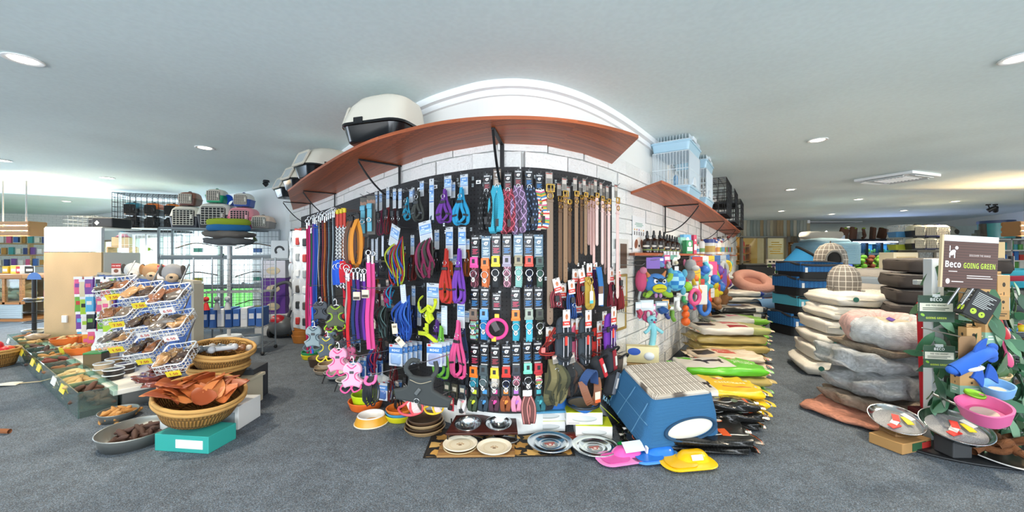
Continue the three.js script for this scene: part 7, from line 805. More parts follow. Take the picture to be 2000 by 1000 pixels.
[[1966,690,0xe0608a,'pink rubber scoop hanging at the stand'],[1972,655,0x2a2c30,'black ladle scoop hanging at the stand'],[1960,640,0xc23038,'red scoop handle hanging at the stand']].forEach(([u,v,c,l],i)=>{const d=2.95,o=thing('hanging_scoop',l,'scoop',[sx(u,d),sy(v,d),-d],0,'scoops on the stand');o.rotation.z=0.35;obj('blade',tf(sph(0.045,[0,0,0],[0.7,1.4,0.3],14),[0,-0.05,0]),plastic(c),o);obj('handle',rbox(0.018,0.13,0.012,0.005,[0,0.06,0]),plastic(c),o);obj('hook',bar([0,0.12,0],[-0.02,0.13,-0.3],0.005,5),steel,o);});
const grainTex=dataTex(128,()=>{const k=rnd()<0.5?60+40*rnd():180+60*rnd();return[k,k,k];});
function trayOf(u,v,d,r,label,y0){const o=thing('steel_tray',label,'tray',[sx(u,d),sy(v,d),-d],0,'steel trays of tagged biscuits');o.scale.set(0.74,1,1);o.rotation.x=0.2;o.rotation.z=0.28;obj('tray',lathe([[0.001,0.0],[r*0.8,0.0],[r*0.97,0.045],[r,0.048],[r,0.054],[r*0.95,0.052],[r*0.78,0.01],[0.001,0.01]],44),chrome,o);const c=obj('biscuits',lathe([[0.001,0.032],[r*0.5,0.03],[r*0.82,0.018]],36),M(0xffffff,0.6,0,{map:rep(grainTex,6,3)}),o);for(let i=0;i<5;i++){const t=obj('price_tag',box(0.09,0.006,0.05,[0,0,0]),M([0xd8332a,0xe8e4da,0xd8332a,0xf2d31f,0xcfd2d0][i],0.5),o);t.position.set(-0.08+i*0.045,0.04+0.004*i,0.05-0.03*(i%3));t.rotation.y=0.4*i;}return o;}
trayOf(1751,828,3.15,0.2,'oval steel tray of tagged biscuits, left of two');trayOf(1866,842,2.92,0.22,'oval steel tray of tagged biscuits, right of two');
{const o=thing('carton_stack','flat kraft carton with green and red print under the left tray','carton',[sx(1757,3.12),0.002,-3.12],0.3);obj('carton',rbox(0.34,0.08,0.22,0.005,[0,0.04,0]),M(0xb48a54,0.8),o);obj('green_print',box(0.16,0.06,0.004,[0.02,0.04,0.111]),M(0x2f5a3a,0.6),o);obj('red_print',box(0.1,0.05,0.004,[0.1,0.04,0.113]),M(0xb8322c,0.6),o);const b=thing('tray_pedestal','short dark pedestal under the right biscuit tray','pedestal',[sx(1866,2.92),0.024,-2.94]);obj('pedestal',rbox(0.14,0.17,0.14,0.01,[0,0.085,0]),M(0x3a3c3e,0.6),b);const c2=one('tray_riser','small carton raising the left biscuit tray','carton',rbox(0.16,0.07,0.14,0.005,[0,0.035,0]),M(0x8a6a44,0.8),[sx(1752,3.15),0.084,-3.15]);}
{const d=3.0,o=thing('chew_plate','white rimmed dark plate on the carpet holding antler chews','plate',[sx(1920,d),0.03,-d+0.06]);o.scale.x=0.72;o.rotation.x=0.08;obj('plate',lathe([[0.001,0],[0.2,0],[0.26,0.02],[0.262,0.026],[0.25,0.026],[0.2,0.012],[0.001,0.012]],44),M(0xe6e4df,0.3),o);obj('dark_centre',lathe([[0.001,0.0135],[0.2,0.0135],[0.235,0.0235]],40),M(0x26221f,0.3),o);
const br=M(0x7c4a24,0.8,0,{bumpMap:rep(roughPaint,2,2),bumpScale:0.01});[[-0.14,0.0,0.5,0.24,0.032],[0.0,0.03,1.9,0.2,0.03],[0.08,0.05,0.2,0.26,0.028],[-0.04,0.09,2.7,0.24,0.026],[0.12,-0.05,0.9,0.22,0.03],[-0.08,-0.06,2.2,0.2,0.026]].forEach(([x,z,a,L,r],i)=>{const q=thing('antler_chew',['curved brown root chew at the left of the plate','short brown root chew standing out of the plate','brown antler chew pointing right off the plate','brown root chew at the front rim of the plate','thick brown root chew at the back of the plate','brown root chew sticking out left from the plate'][i],'chew',[sx(1920,d)+x*0.8,0.075+0.02*(i%3),-d+0.06+z],a,'root chews on the plate');obj('branch',jitter(tube([[-L/2,0,0],[-L*0.2,0.03,0.02],[L*0.15,0.01,-0.01],[L/2,0.03,0.02]],r,16,8),0.003,40),br,q);obj('twig',jitter(tube([[0,0.02,0],[L*0.1,0.05,0.06],[L*0.2,0.06,0.1]],r*0.6,8,7),0.003,40),br,q);});}
// ---------- aquarium bay, carriers and goods along the right wall ----------
const tankGlow=new THREE.MeshStandardMaterial({color:0xffffff,emissive:0xbfd8ff,emissiveIntensity:5});
{const D=15.5,o=thing('aquarium_rack','black aquarium rack with two rows of lit blue tanks','aquarium',[bx(1699,D),0,-D],-0.25);const W=1.45;obj('frame',[...[-0.5,-0.167,0.167,0.5].map((t)=>box(0.07,2.1,0.6,[t*W,1.05,0])),...[0.9,1.42,1.5,2.08].map((y)=>box(W+0.07,0.07,0.6,[0,y,0])),box(W,0.9,0.55,[0,0.45,0])],M(0x101114,0.5),o);
for(let r=0;r<2;r++)for(let c=0;c<3;c++){const x=(c-1)*W/3,y=r?1.54:0.94,t=obj('tank',box(W/3-0.08,0.44,0.5,[x,y+0.22,0]),M(0xdff4ff,0.02,0,{transmission:1,thickness:0}),o);obj('backdrop',box(W/3-0.1,0.42,0.02,[x,y+0.22,-0.24]),M(0x58b4dc,0.6),o);obj('gravel',box(W/3-0.1,0.07,0.44,[x,y+0.04,0]),M(0xd8cdb4,0.9),t);obj('water_plant',[0,1,2,3].map((k)=>sph(0.05,[x-0.12+k*0.08,y+0.12+0.05*(k%2),0.02*k],[0.8,1.5,0.8],8)),M([0x4fae4a,0x8fce5a,0x3f9a6a][c],0.7),t);obj('light_strip',box(W/3-0.16,0.02,0.1,[x,y+0.45,0]),tankGlow,o);}
for(const y of[1.97,1.37]){const l=new THREE.RectAreaLight(0xbcd4ff,9,W,0.2);l.position.set(0,y,0.05);l.rotation.set(-PI/2,0,0);l.castShadow=true;o.add(l);}
obj('hood_lamp',box(W,0.05,0.03,[0,2.04,0.315]),tankGlow,o);{const l=new THREE.RectAreaLight(0xb4c4ff,70,W,0.12);l.position.set(0,2.05,0.36);l.rotation.set(0.35,PI,0);l.castShadow=true;o.add(l);}
const dw=M(0x6a4630,0.85);for(let i=0;i<5;i++){const q=thing('bark_piece',['flat bark slab at the left','upright cork slab','driftwood root','tall bark slab','forked driftwood at the right'][i]+' on top of the aquarium rack','driftwood',[bx(1652+i*19,D-0.2),2.162,-D+0.1],0.4*i,'bark and driftwood above the tanks');if(i!==2)obj('slab',jitter(rbox(0.34,0.42+0.06*(i%2),0.1,0.03,[0,0.22,0],[0,0,0.15*(i-2)],3),0.008,14),dw,q);else obj('root',[jitter(tube([[-0.2,0.03,0],[0,0.12,0.05],[0.05,0.4,0]],0.05,12,7),0.006,20),jitter(tube([[0,0.1,0.04],[0.2,0.15,0],[0.3,0.3,0]],0.035,10,7),0.006,20)],dw,q);obj('moss',sph(0.06,[0.05,0.42,0.02],[1.3,0.6,1],8),M(0x9ab43a,0.9),q);}
one('bark_shelf','dark top board carrying bark pieces over the tanks','shelf',[box(2.2,0.04,0.6,[0,2.14,0])],M(0x1a1b1e,0.6),[bx(1690,D)-0.05,0,-D],-0.25);
for(let i=0;i<4;i++){const q=thing('nano_tank',['upper left','upper right','lower left','lower right'][i]+' small violet lit fish tank left of the rack','aquarium',[bx(1651+(i%2)*13,15.0),i<2?1.46:1.02,-15.0],0,'small lit fish tanks');obj('glass_box',box(0.24,0.3,0.24,[0,0.16,0]),glass,q);obj('backdrop',box(0.22,0.28,0.01,[0,0.16,-0.11]),M([0x7a8cf0,0x5aa8e8,0x9a7cf0,0x6a90e8][i],0.6),q);obj('lamp',box(0.2,0.02,0.08,[0,0.32,0]),tankGlow,q);obj('gravel',box(0.21,0.05,0.2,[0,0.04,0]),M(0xc8b8a0,0.9),q);}
{const q=one('tank_stand','dark shelf stand under the small violet fish tanks','stand',[box(0.62,0.04,0.4,[0,1.0,0]),box(0.62,0.04,0.4,[0,1.44,0]),box(0.04,1.46,0.4,[-0.3,0.73,0]),box(0.04,1.46,0.4,[0.3,0.73,0])],M(0x26282c,0.6),[bx(1658,15.0),0,-15.0]);const l=new THREE.RectAreaLight(0xa89cff,14,0.5,0.3);l.position.set(0,1.38,0.1);l.rotation.set(-0.6,0,0);l.castShadow=true;q.add(l);}
for(let i=0;i<3;i++){const q=thing('water_plant_tub',['green leafy','red brown leafy','pale green leafy'][i]+' water plant in the open trough','plant',[bx(1680+i*16,13.6),0.86,-13.6],0,'water plants in the trough');obj('foliage',[...Array(9).keys()].map((k)=>sph(0.1,[0.1*Math.cos(k*2.4),0.12+0.06*k,0.1*Math.sin(k*2.4)],[1,0.8,1],7)),M([0x6fae3a,0x7a3f2a,0x86c04a][i],0.8),q);obj('stem',cyl(0.03,0.04,0.3,[0,0.15,0],[0,0,0],8),M(0x4a5a2a,0.8),q);}
one('plant_trough','pale open water trough with plants before the tanks','trough',[box(1.5,0.85,0.6,[0,0.425,0])],M(0xc4d4d4,0.4),[bx(1696,13.6),0,-13.6]);}
function carrier(label,p,turn,w,h,d,topC,botC,gridC,group){const o=thing('pet_carrier',label,'pet carrier',p,turn,group);obj('bottom_shell',loft([[0,w*0.86,d*0.88,0.05],[0.02,w*0.9,d*0.92,0.06],[h*0.48,w,d,0.07],[h*0.5,w*1.05,d*1.05,0.08],[h*0.53,w*1.05,d*1.05,0.08]],4),M(botC,0.4),o);obj('top_shell',loft([[h*0.53,w,d,0.07],[h*0.85,w*0.9,d*0.9,0.08],[h*0.96,w*0.76,d*0.8,0.09],[h,w*0.55,d*0.6,0.09]],4),M(topC,0.4),o);
const W=w*0.66,Hh=h*0.72;obj('door_back',plate(roundRect(W*1.05,Hh,0.05),0.02,0,[0,h*0.48,d/2+0.005]),M(0x1d1e20,0.7),o);obj('door_grid',wirePanel([-W/2,h*0.14,d/2+0.025],[W,0,0],[0,Hh*0.92,0],6,7,0.006),M(gridC,0.4),o);obj('latch',rbox(0.03,0.08,0.03,0.008,[W*0.42,h*0.5,d/2+0.035]),M(gridC,0.4),o);obj('handle',tube([[0,h*0.98,-d*0.18],[0,h*1.05,-d*0.1],[0,h*1.05,d*0.1],[0,h*0.98,d*0.18]],0.014,12,6),M(botC,0.4),o);return o;}
for(let i=0;i<6;i++){const c=i%3,r=i/3|0,d=10.8;carrier((r?'upper':'lower')+' cream topped carrier, '+['left','middle','right'][c]+' of the row on the wire cage',[bx(1787+c*22.5,d),1.675+r*0.345,-d],-0.35,0.3+0.03*c,0.32,0.42,0xe3dcc4,[0x22242a,0x23264a,r?0x2c2f6a:0x2a2c32][c],0xe6dfca,'cream topped carriers at the right');}
for(const[y,c,l]of[[1.67,0xa4b23a,'lime base'],[2.03,0x4f8fc4,'blue base']]){const d=11.2,o=thing('hamster_cage',l+' hamster cage with white wire top left of the carriers','cage',[bx(1758,d),y,-d],-0.2,'hamster cages');obj('base',loft([[0,0.38,0.34,0.04],[0.15,0.44,0.4,0.05]],4),M(c,0.4),o);obj('wire_top',wireBox(0.4,0.19,0.36,0.05,0.003,true,false).map((g)=>g.translate(0,0.15,0)),whiteWire,o);}
{const d=11.0,o=thing('display_cage','long wire display cage under the carriers with dark frame','cage',[bx(1822,d),0,-d],-0.1);obj('frame',[box(1.3,0.06,0.6,[0,1.63,0]),...[-0.63,-0.2,0.22,0.63].map((x)=>box(0.06,1.63,0.06,[x,0.8,0.27])),box(1.3,0.05,0.6,[0,0.9,0])],M(0x6a665c,0.6),o);obj('wire',wirePanel([-0.63,0.93,0.27],[1.26,0,0],[0,0.68,0],26,10,0.004),greyWire,o);const c=one('cupboard','cream cupboard with ribbed door left of the wire cage','cupboard',[rbox(0.62,1.6,0.5,0.02,[0,0.8,0])],M(0xe6dcc0,0.6),[bx(1754,d),0,-d],-0.1);const dr=obj('door',[...Array(9).keys()].map((i)=>box(0.05,0.6,0.02,[-0.21+i*0.053,1.18,0.255])),M(0xcdb98c,0.6),c);}
for(const[u,v,c]of[[1802,500,0x9a8cff],[1816,498,0x4a6ab8],[1833,500,0x3a5a9c],[1788,506,0x5aa0c0]])one('stock_bottle',{0x9a8cff:'violet glowing',0x4a6ab8:'blue capped',0x3a5a9c:'navy capped',0x5aa0c0:'aqua'}[c]+' bottle behind the wire display cage','bottle',[cyl(0.07,0.07,0.3,[0,0.15,0],[0,0,0],12),cyl(0.04,0.04,0.08,[0,0.34,0],[0,0,0],10)],M(c,0.4),[bx(u,11.1),0.926,-11.1]);
{const d=11.6,x0=bx(1846,d),x1=bx(2010,d),o=thing('stock_shelf','long white stock shelving along the far right wall','shelf',[(x0+x1)/2,0,-d]);for(const y of[0.75,1.1,1.36,1.66,1.98])obj('shelf_board',box(x1-x0,0.035,0.5,[0,y,0]),M(0xe2e2de,0.6),o);for(let i=0;i<4;i++)obj('upright',box(0.04,2.0,0.5,[(i/3-0.5)*(x1-x0),1.0,0]),M(0xb8bcbc,0.5),o);obj('back_panel',box(x1-x0,2.0,0.02,[0,1.0,-0.26]),M(0xdde2e2,0.7),o);
const cs=[['yellow',0xe0b42a],['blue',0x3a78c0],['white',0xe8e8e4],['teal',0x3f9aa4],['red',0xc23a34],['brown',0x8a6240],['green',0x5a9c4a]];for(let r=0;r<4;r++)for(let c=0;c<15;c++){const[n,k]=cs[(c*3+r*2+(c>>2))%7],tin=(r+(c>>1))%3===0,h=tin?0.16:0.16+0.05*((c+r)%3);one(tin?'food_tin':'product_box',n+(tin?' tin':' box')+' on the '+['lowest','second','third','fourth'][r]+' stock shelf, '+ORD[c]+' from the left',tin?'tin':'box',tin?[cyl(0.06,0.06,h,[0,h/2,0],[0,0,0],14)]:[rbox(0.12,h,0.1,0.006,[0,h/2,0])],M(k,0.45),[x0+0.1+c*(x1-x0-0.2)/15,[0.7675,1.1175,1.3775,1.6775][r]+0.001,-d+0.1],0,'goods on the stock shelves');}
const z=-d+0.05,Y=1.999;{const q=thing('aquarium_ornament','grey skull like aquarium ornament beside the carriers','ornament',[bx(1853,d),Y,z]);obj('rock',jitter(sph(0.2,[0,0.18,0],[0.9,1,0.8],16),0.01,14),M(0x6a706c,0.9),q);obj('cavity',sph(0.08,[0.02,0.2,0.13],[1,1,0.6],10),M(0x191a1a,0.9),q);}{const q=thing('glass_tank','small clear glass tank on the top stock shelf','tank',[bx(1882,d),Y,z]);obj('glass_box',box(0.5,0.36,0.3,[0,0.19,0]),glass,q);obj('rim',[box(0.52,0.02,0.32,[0,0.01,0])],M(0xa8c8c8,0.4),q);}{const q=thing('castle_ornament','dark ruined castle ornament on the top stock shelf','ornament',[bx(1912,d),Y,z]);obj('tower',[cyl(0.08,0.1,0.44,[0.05,0.22,0],[0,0,0],8),cyl(0.06,0.07,0.26,[-0.12,0.13,0.02],[0,0,0],8),box(0.3,0.16,0.14,[-0.05,0.08,0])],M(0x4a4640,0.9),q);}{const q=thing('bow_front_tank','teal bow front aquarium with blue lid on the top shelf','aquarium',[bx(1941,d),Y,z]);obj('body',cyl(0.36,0.36,0.44,[0,0.23,0],[0,0,0],24),M(0x3f8f94,0.2),q);obj('lid',cyl(0.375,0.375,0.08,[0,0.49,0],[0,0,0],24),M(0x27406a,0.4),q);obj('fish_print',sph(0.07,[-0.12,0.16,0.32],[1,0.8,0.3],10),M(0xe8a02a,0.5),q);}{const q=thing('rock_ornament','dark hollow rock ornament at the end of the top shelf','ornament',[bx(1970,d),Y,z]);obj('rock',jitter(cyl(0.16,0.2,0.5,[0,0.26,0],[0,0,0],14),0.015,12),M(0x3f4642,0.9),q);obj('cavity',cyl(0.09,0.09,0.02,[0,0.512,0],[0,0,0],12),M(0x5f8a9c,0.8),q);}}
{const d=4.6,o=thing('bowl_tower','black pole rack stacked with steel and coloured bowls at the right','bowl rack',[bx(1975,d),0,-d]);obj('pole',cyl(0.025,0.025,1.5,[0,0.75,0],[0,0,0],12),blackMetal,o);obj('foot',lathe([[0.001,0.03],[0.25,0.02],[0.26,0.0],[0.001,0]],28),blackMetal,o);for(const y of[0.3,0.55,0.85,1.12])obj('ring',tor(0.17,0.008,[0,y,0],[PI/2,0,0],28,6),blackMetal,o);
[[0.32,0.2,chrome,'wide steel bowl on the lowest ring'],[0.37,0.17,chrome,'steel bowl nested on the lowest ring'],[0.57,0.19,chrome,'steel bowl of coloured balls on the second ring'],[0.87,0.2,steel,'large steel bowl on the third ring'],[0.94,0.18,steel,'steel bowl nested on the third ring'],[1.14,0.19,M(0x3aa0b4,0.4),'teal patterned bowl on the top ring'],[1.2,0.18,M(0xb03a4a,0.4),'crimson patterned bowl nested on the top ring'],[1.26,0.17,M(0x4ab4c8,0.4),'aqua bowl leaning on top of the rack']].forEach(([y,r,m,l],i)=>{const q=bowl('rack_bowl',l,[bx(1975,d),y,-d],r,0.085,m,m,'bowls on the pole rack',{sx:0.8});q.rotation.z=0.1;if(i===2)['red','yellow','blue','green','pink'].forEach((c,k)=>one('play_ball',c+' ball in the steel bowl on the rack','ball',sph(0.055,[0,0,0],[1,1,1],12),M([0xd8342c,0xe8cf2a,0x2f78d0,0x4aae3a,0xe0568e][k],0.4),[bx(1975,d)+0.09*Math.cos(k*1.26),y+0.09,-d+0.09*Math.sin(k*1.26)]));});}
{const d=6.2,o=thing('cardboard_sign','plain kraft cardboard sign on a black post','sign',[bx(1946,d),0,-d]);obj('sheet',box(0.26,0.28,0.01,[0,1.58,0]),M(0xcbb488,0.8),o);obj('post',[box(0.04,1.45,0.03,[-0.04,0.72,-0.02]),box(0.22,0.02,0.03,[0,1.46,0]),box(0.3,0.02,0.3,[0,0.01,0])],blackMetal,o);}
// ---------- left: gondola with blue back, treats and baskets ----------
const GA=[-6.78,-6.5],GB=[-3.43,-4.3],gDir=[GB[0]-GA[0],GB[1]-GA[1]],gL=Math.hypot(...gDir),gTurn=-Math.atan2(gDir[1],gDir[0]),gN=[Math.sin(gTurn),Math.cos(gTurn)];
function onGondola(u,v,off){const a=[GA[0]+gN[0]*off,GA[1]+gN[1]*off],q=(u-1000)/F;const t=(-q*a[1]-a[0])/(gDir[0]+q*gDir[1]),x=a[0]+gDir[0]*t,z=a[1]+gDir[1]*t;return{p:V(x,H+(500-v)/F*-z,z),k:-z/F};}
const yTop=1.2;const bluePeg=M(0xffffff,0.75,0,{map:rep(dataTex(64,(u,v)=>{const h=Math.hypot((u*4)%1-0.5,(v*4)%1-0.5)<0.15;return h?[30,48,92]:[62,102,176];}),12,3)});
{const o=thing('gondola_unit','blue pegboard gondola with white deck along the left aisle','shelving',[(GA[0]+GB[0])/2,0,(GA[1]+GB[1])/2],gTurn);obj('back_board',box(gL,yTop-0.1,0.06,[0,(yTop+0.1)/2,0]),bluePeg,o);obj('timber_cap',box(gL,0.03,0.08,[0,yTop+0.015,0]),M(0x9a9280,0.6),o);for(const s of[-1,1])obj('end_post',box(0.07,yTop,0.09,[s*gL/2,yTop/2,0]),M(0x8d8878,0.5),o);obj('deck',rbox(gL,0.05,0.62,0.008,[-0.1,0.165,0.33]),M(0xe9e6da,0.5),o);obj('plinth',box(gL,0.14,0.55,[-0.1,0.07,0.3]),M(0x5a5d5c,0.6),o);}
const chewMats=[0xd8b070,0x8a5a34,0xc08a4a,0x5c3a28,0xe0c48a,0x7a3a2c,0x4a3026].map((c)=>M(c,0.7));
const heap=(w,d,h,n,r,long=1)=>[...Array(n).keys()].map((i)=>tf(sph(r,[0,0,0],[long,0.6,0.7],7),[rr(-w,w),rr(0.2,1)*h,rr(-d,d)],[rr(-0.6,0.6),rr(0,3),rr(-0.6,0.6)]));
for(let i=0;i<11;i++){const t=-0.2+i*0.112,x=GA[0]+gDir[0]*t+gN[0]*0.74,z=GA[1]+gDir[1]*t+gN[1]*0.74,o=thing('treat_bin','clear acrylic treat bin, '+ORD[i]+' from the plywood freezer','treat bin',[x,0,z],gTurn,'clear treat bins along the deck');const W=gL*0.109,h=0.24;obj('walls',[box(W,h,0.008,[0,h/2,0.13]),box(W,h,0.008,[0,h/2,-0.13]),box(0.008,h,0.26,[-W/2,h/2,0]),box(0.008,h,0.26,[W/2,h/2,0])],M(0xdfeeea,0.05,0,{transmission:0.95,thickness:0}),o);obj('floor_tray',box(W,0.06,0.24,[0,0.03,0]),M(0x3c4440,0.6),o);const c=obj('chews',heap(W*0.4,0.09,0.22,22,0.045,1.7),chewMats[(i*3+1)%7],o);c.userData.kind='stuff';if(i%3!==1)obj('price_tag',box(0.2,0.08,0.006,[0.05,0.17,0.14],[-0.25,0,0]),M(i%4?0xf0d83a:0xeae6e2,0.6),o);}
const priceTex=(t)=>paint(64,32,(g)=>{g.fillStyle=t[0];g.fillRect(0,0,64,32);g.fillStyle='#b8302a';g.font='bold 20px sans-serif';g.textAlign='center';g.fillText(t[1],32,25);});const tags=[['#f2dc3c','7.50'],['#efebe6','6.50'],['#f2dc3c','1.50']].map(priceTex);
const polyBag=[0x5a4636,0x8a5a3c,0x6f655c,0xb58a5a,0x4c3a30].map((c)=>M(c,0.18,0,{clearcoat:1,clearcoatRoughness:0.15}));
[[232,566,0],[284,580,0],[338,588,1],[240,618,0],[294,636,1],[345,640,1],[238,666,2],[293,686,0],[350,706,2]].forEach(([u,v,tg],i)=>{const q=onGondola(u,v,0.4),o=thing('wire_basket',['top','middle','bottom'][i/3|0]+' row white wire basket of bagged treats, '+['left','middle','right'][i%3],'basket',q.p,0.25,'wire baskets on the blue pegboard');o.rotation.x=0.5;const W=47*q.k,D=0.29,h=0.09;obj('wire',wireBox(W,h,D,0.042,0.0035,false).map((g)=>g),whiteWire,o);obj('rim',tube([[-W/2,h,-D/2],[W/2,h,-D/2],[W/2,h,D/2],[-W/2,h,D/2]].flatMap(([x,y,z],k,a)=>{const b=a[(k+1)%4];return[[x,y,z],[(x+b[0])/2,y,(z+b[2])/2]];}),0.006,40,5,true),whiteWire,o);obj('arm',bar([0,0.05,-D/2],[0,0.14,-D/2-0.3],0.008,5),steel,o);obj('price_tag',box(24*q.k,12*q.k,0.004,[W*0.1,0.0,D/2+0.012]),M(0xffffff,0.6,0,{map:tags[tg]}),o);
for(let k=0;k<5;k++){const b=one('treat_bag',['first','second','third','fourth','fifth'][k]+' bag of dried treats in the '+['top','middle','bottom'][i/3|0]+' row '+['left','middle','right'][i%3]+' wire basket','treat bag',jitter(puff(W*0.42,0.05,D*0.5,{r:0.5,bulge:0.4,lump:0.012,n:7,freq:30}),0.004,40),polyBag[(i*2+(k&1)+(i%3))%5],[0,0,0],0,'bagged treats in the wire baskets');const l=V((k%2-0.5)*W*0.46,0.012+0.035*(k>>1),(k/4-0.5)*D*0.5);o.updateMatrixWorld();b.position.copy(o.localToWorld(l));b.rotation.set(0.5+rr(-0.15,0.15),rr(-0.6,0.6),rr(-0.2,0.2));}});
const pc=[['pink',0xe0608e],['white',0xe8e6e0],['green',0x6fae3f],['orange',0xe8952f],['violet',0x7a4a9c],['red',0xc23a34],['sky blue',0x5ab4dc],['cream',0xe3d3b0],['black',0x26282a],['lime',0xa8d03a]];
for(let i=0;i<28;i++){const r=i/7|0,c=i%7,[n,k]=pc[(i*7+r*3)%10],q=onGondola(154+c*10.5+r*2,541+r*34+(c%2)*5,0.2+0.06*(c%3)),o=thing('hanging_pouch',n+' pouch in the '+['top','second','third','lowest'][r]+' row on the blue board, '+ORD[c]+' from the left','pouch',q.p,0.3,'pouches on the blue board');const w=13*q.k,h=36*q.k;obj('pouch',puff(w,h,0.05,{r:0.22,bulge:0,lump:0.0015,n:6}).translate(0,-h,0),M(k,0.35),o);obj('header',box(w,h*0.14,0.012,[0,-h*0.05,0.02]),whitePaper,o);obj('label_band',box(w*0.6,h*0.2,0.004,[0,-h*0.45,0.029]),M(pc[(i*3+4)%10][1],0.5),o);obj('hook',bar([0,0,0.02],[0,0.02,-0.3],0.005,5),steel,o);}
[[262,0xeeeeea,'black and white plush dog head peeking over the blue board'],[299,0xd9a878,'tan plush dog head on the blue board'],[338,0xa8a9ac,'grey plush dog head on the blue board']].forEach(([u,c,l],i)=>{const q=onGondola(u,552,0.05),o=thing('plush_dog',l,'plush toy',[q.p.x,yTop+0.03,q.p.z],0.4,'plush dogs on the blue board');obj('head',sph(0.1,[0,0.08,0],[1.1,1,0.9],14),plush(c),o);obj('muzzle',sph(0.06,[0.02,0.02,0.09],[1,0.9,1],12),plush(i?0xe2c6a4:0xf4f2ee),o);for(const s of[-1,1])obj('ear',sph(0.05,[s*0.1,0.1,0.02],[0.6,1.3,0.6],10),plush(i===1?0xc48e5c:0x55504c),o);obj('nose',sph(0.016,[0.03,0.03,0.148],[1,0.8,0.8],8),M(0x1a1a1a,0.5),o);});
for(const[u,l]of[[227,'small red I AM NEW card left of the plush dogs'],[318,'small red I AM NEW card between tan and grey plush dogs']]){const q=onGondola(u,556,0.08);one('promo_card',l,'card',[box(0.11,0.16,0.006,[0,0.08,0])],M(0xffffff,0.5,0,{map:paint(64,96,(g)=>{g.fillStyle='#e8dcd4';g.fillRect(0,0,64,96);g.fillStyle='#c23a34';g.fillRect(0,0,64,40);g.fillStyle='#fff';g.font='bold 14px sans-serif';g.textAlign='center';g.fillText("I'M NEW",32,24);g.fillStyle='#8a4f34';g.beginPath();g.arc(32,64,16,0,7);g.fill();})}),[q.p.x,yTop+0.03,q.p.z],0.3);}
function deck(u,v){const d=F*(H-0.192)/(v-500);return[bx(u,d),0.192,-d];}
[[127,672,0.16,'orange plastic bowl of chews nearest the freezer'],[150,668,0.15,'orange bowl of dried sticks behind it'],[160,690,0.17,'larger orange bowl of dried rolls on the deck'],[140,690,0.12,'yellow bowl of small yellow treats']].forEach(([u,v,r,l],i)=>{const p=deck(u,v),o=bowl('treat_bowl',l,p,r,0.1,M(i===3?0xd8cc3a:0xe0722a,0.4),M(0xc8622a,0.5),'treat bowls on the deck');const c=obj('treats',heap(r*0.5,r*0.5,0.1,18,0.035,1.6),chewMats[[4,0,2,4][i]],o);c.userData.kind='stuff';});
{const p=deck(188,716),o=thing('biscuit_box','green and brown biscuit box on the deck','box',p,0.3);obj('carton',rbox(0.17,0.16,0.14,0.006,[0,0.08,0]),M(0x6a5a3c,0.6),o);obj('lid',rbox(0.175,0.02,0.145,0.006,[0,0.17,0]),M(0x3f8a4a,0.5),o);const q=thing('treat_tub','clear tub with orange lid on the deck','tub',deck(211,708),0);obj('tub',cyl(0.1,0.1,0.14,[0,0.07,0],[0,0,0],22),M(0xb09a84,0.2),q);obj('lid',cyl(0.108,0.108,0.04,[0,0.16,0],[0,0,0],22),plastic(0xe88a2a),q);}
for(let i=0;i<10;i++){const a=[[203,728],[225,718],[245,728],[222,740],[258,716]][i%5],p=deck(a[0],a[1]);p[1]+=(i>4?0.056:0)+0.0;const o=thing('round_container',(i>4?'upper':'lower')+' round clear container of '+['pale','tan','dark','black','grey'][i%5]+' treats on the deck','container',p,0,'round clear containers');obj('tub',cyl(0.085,0.075,0.05,[0,0.025,0],[0,0,0],24),M([0xc8b090,0xb0905f,0x4a403a,0x2e2a28,0x6a6058][i%5],0.25),o);obj('lid_rim',tor(0.085,0.006,[0,0.05,0],[PI/2,0,0],26,6),M(0xdfe4e2,0.3),o);}
for(let i=0;i<6;i++){const p=deck(300+(i%3)*16,742+(i%2)*12);one('treat_bag','large shiny bag of reddish chews on the deck, '+ORD[i]+' of the pile','treat bag',jitter(puff(0.26,0.08,0.2,{r:0.5,bulge:0.3,lump:0.015,n:8,freq:30}),0.006,40),M([0x7a3a30,0x8c4a3a,0x6a3228][i%3],0.2,0,{clearcoat:1}),[p[0],p[1]+0.05*(i/2|0),p[2]],0.5*i,'chew bags on the deck');}
{const p=deck(198,690);one('white_pouch','white pouch with a dog photo leaning on the deck','pouch',puff(0.2,0.3,0.07,{r:0.25,bulge:0,n:6}),M(0xe2e4e2,0.4),p,0.3).rotation.x=-0.2;}
const wickerTex=dataTex(128,(u,v)=>{const s=Math.floor(v*12),a=Math.sin((u*24+(s%2)*0.5)*6.283),k=165+55*a*0.6-70*((v*12)%1<0.12)+20*rnd();return[k,k*0.86,k*0.6];});
const wickerBump=dataTex(128,(u,v)=>{const s=Math.floor(v*12),k=128+110*Math.sin((u*24+(s%2)*0.5)*6.283)*Math.sin(((v*12)%1)*3.14);return[k,k,k];},false);
const wicker=M(0xe8c48c,0.8,0,{map:rep(wickerTex,3,1),bumpMap:rep(wickerBump,3,1),bumpScale:0.02,side:THREE.DoubleSide});
function wickerBasket(label,p,r,h,mat){const o=thing('wicker_basket',label,'basket',p,0,'round wicker baskets');obj('weave',lathe([[0.001,0.006],[r*0.72,0],[r*0.78,0.02],[r*0.96,h*0.75],[r,h],[r*0.95,h],[r*0.9,h*0.7],[r*0.72,0.03],[0.001,0.03]],44),mat||wicker,o);for(let k=0;k<2;k++)obj('rim_braid',jitter(tor(r*0.98,0.016,[0,h-k*0.03,0],[PI/2,0,0],60,7),0.003,60),M(0xc79a58,0.8),o);return o;}
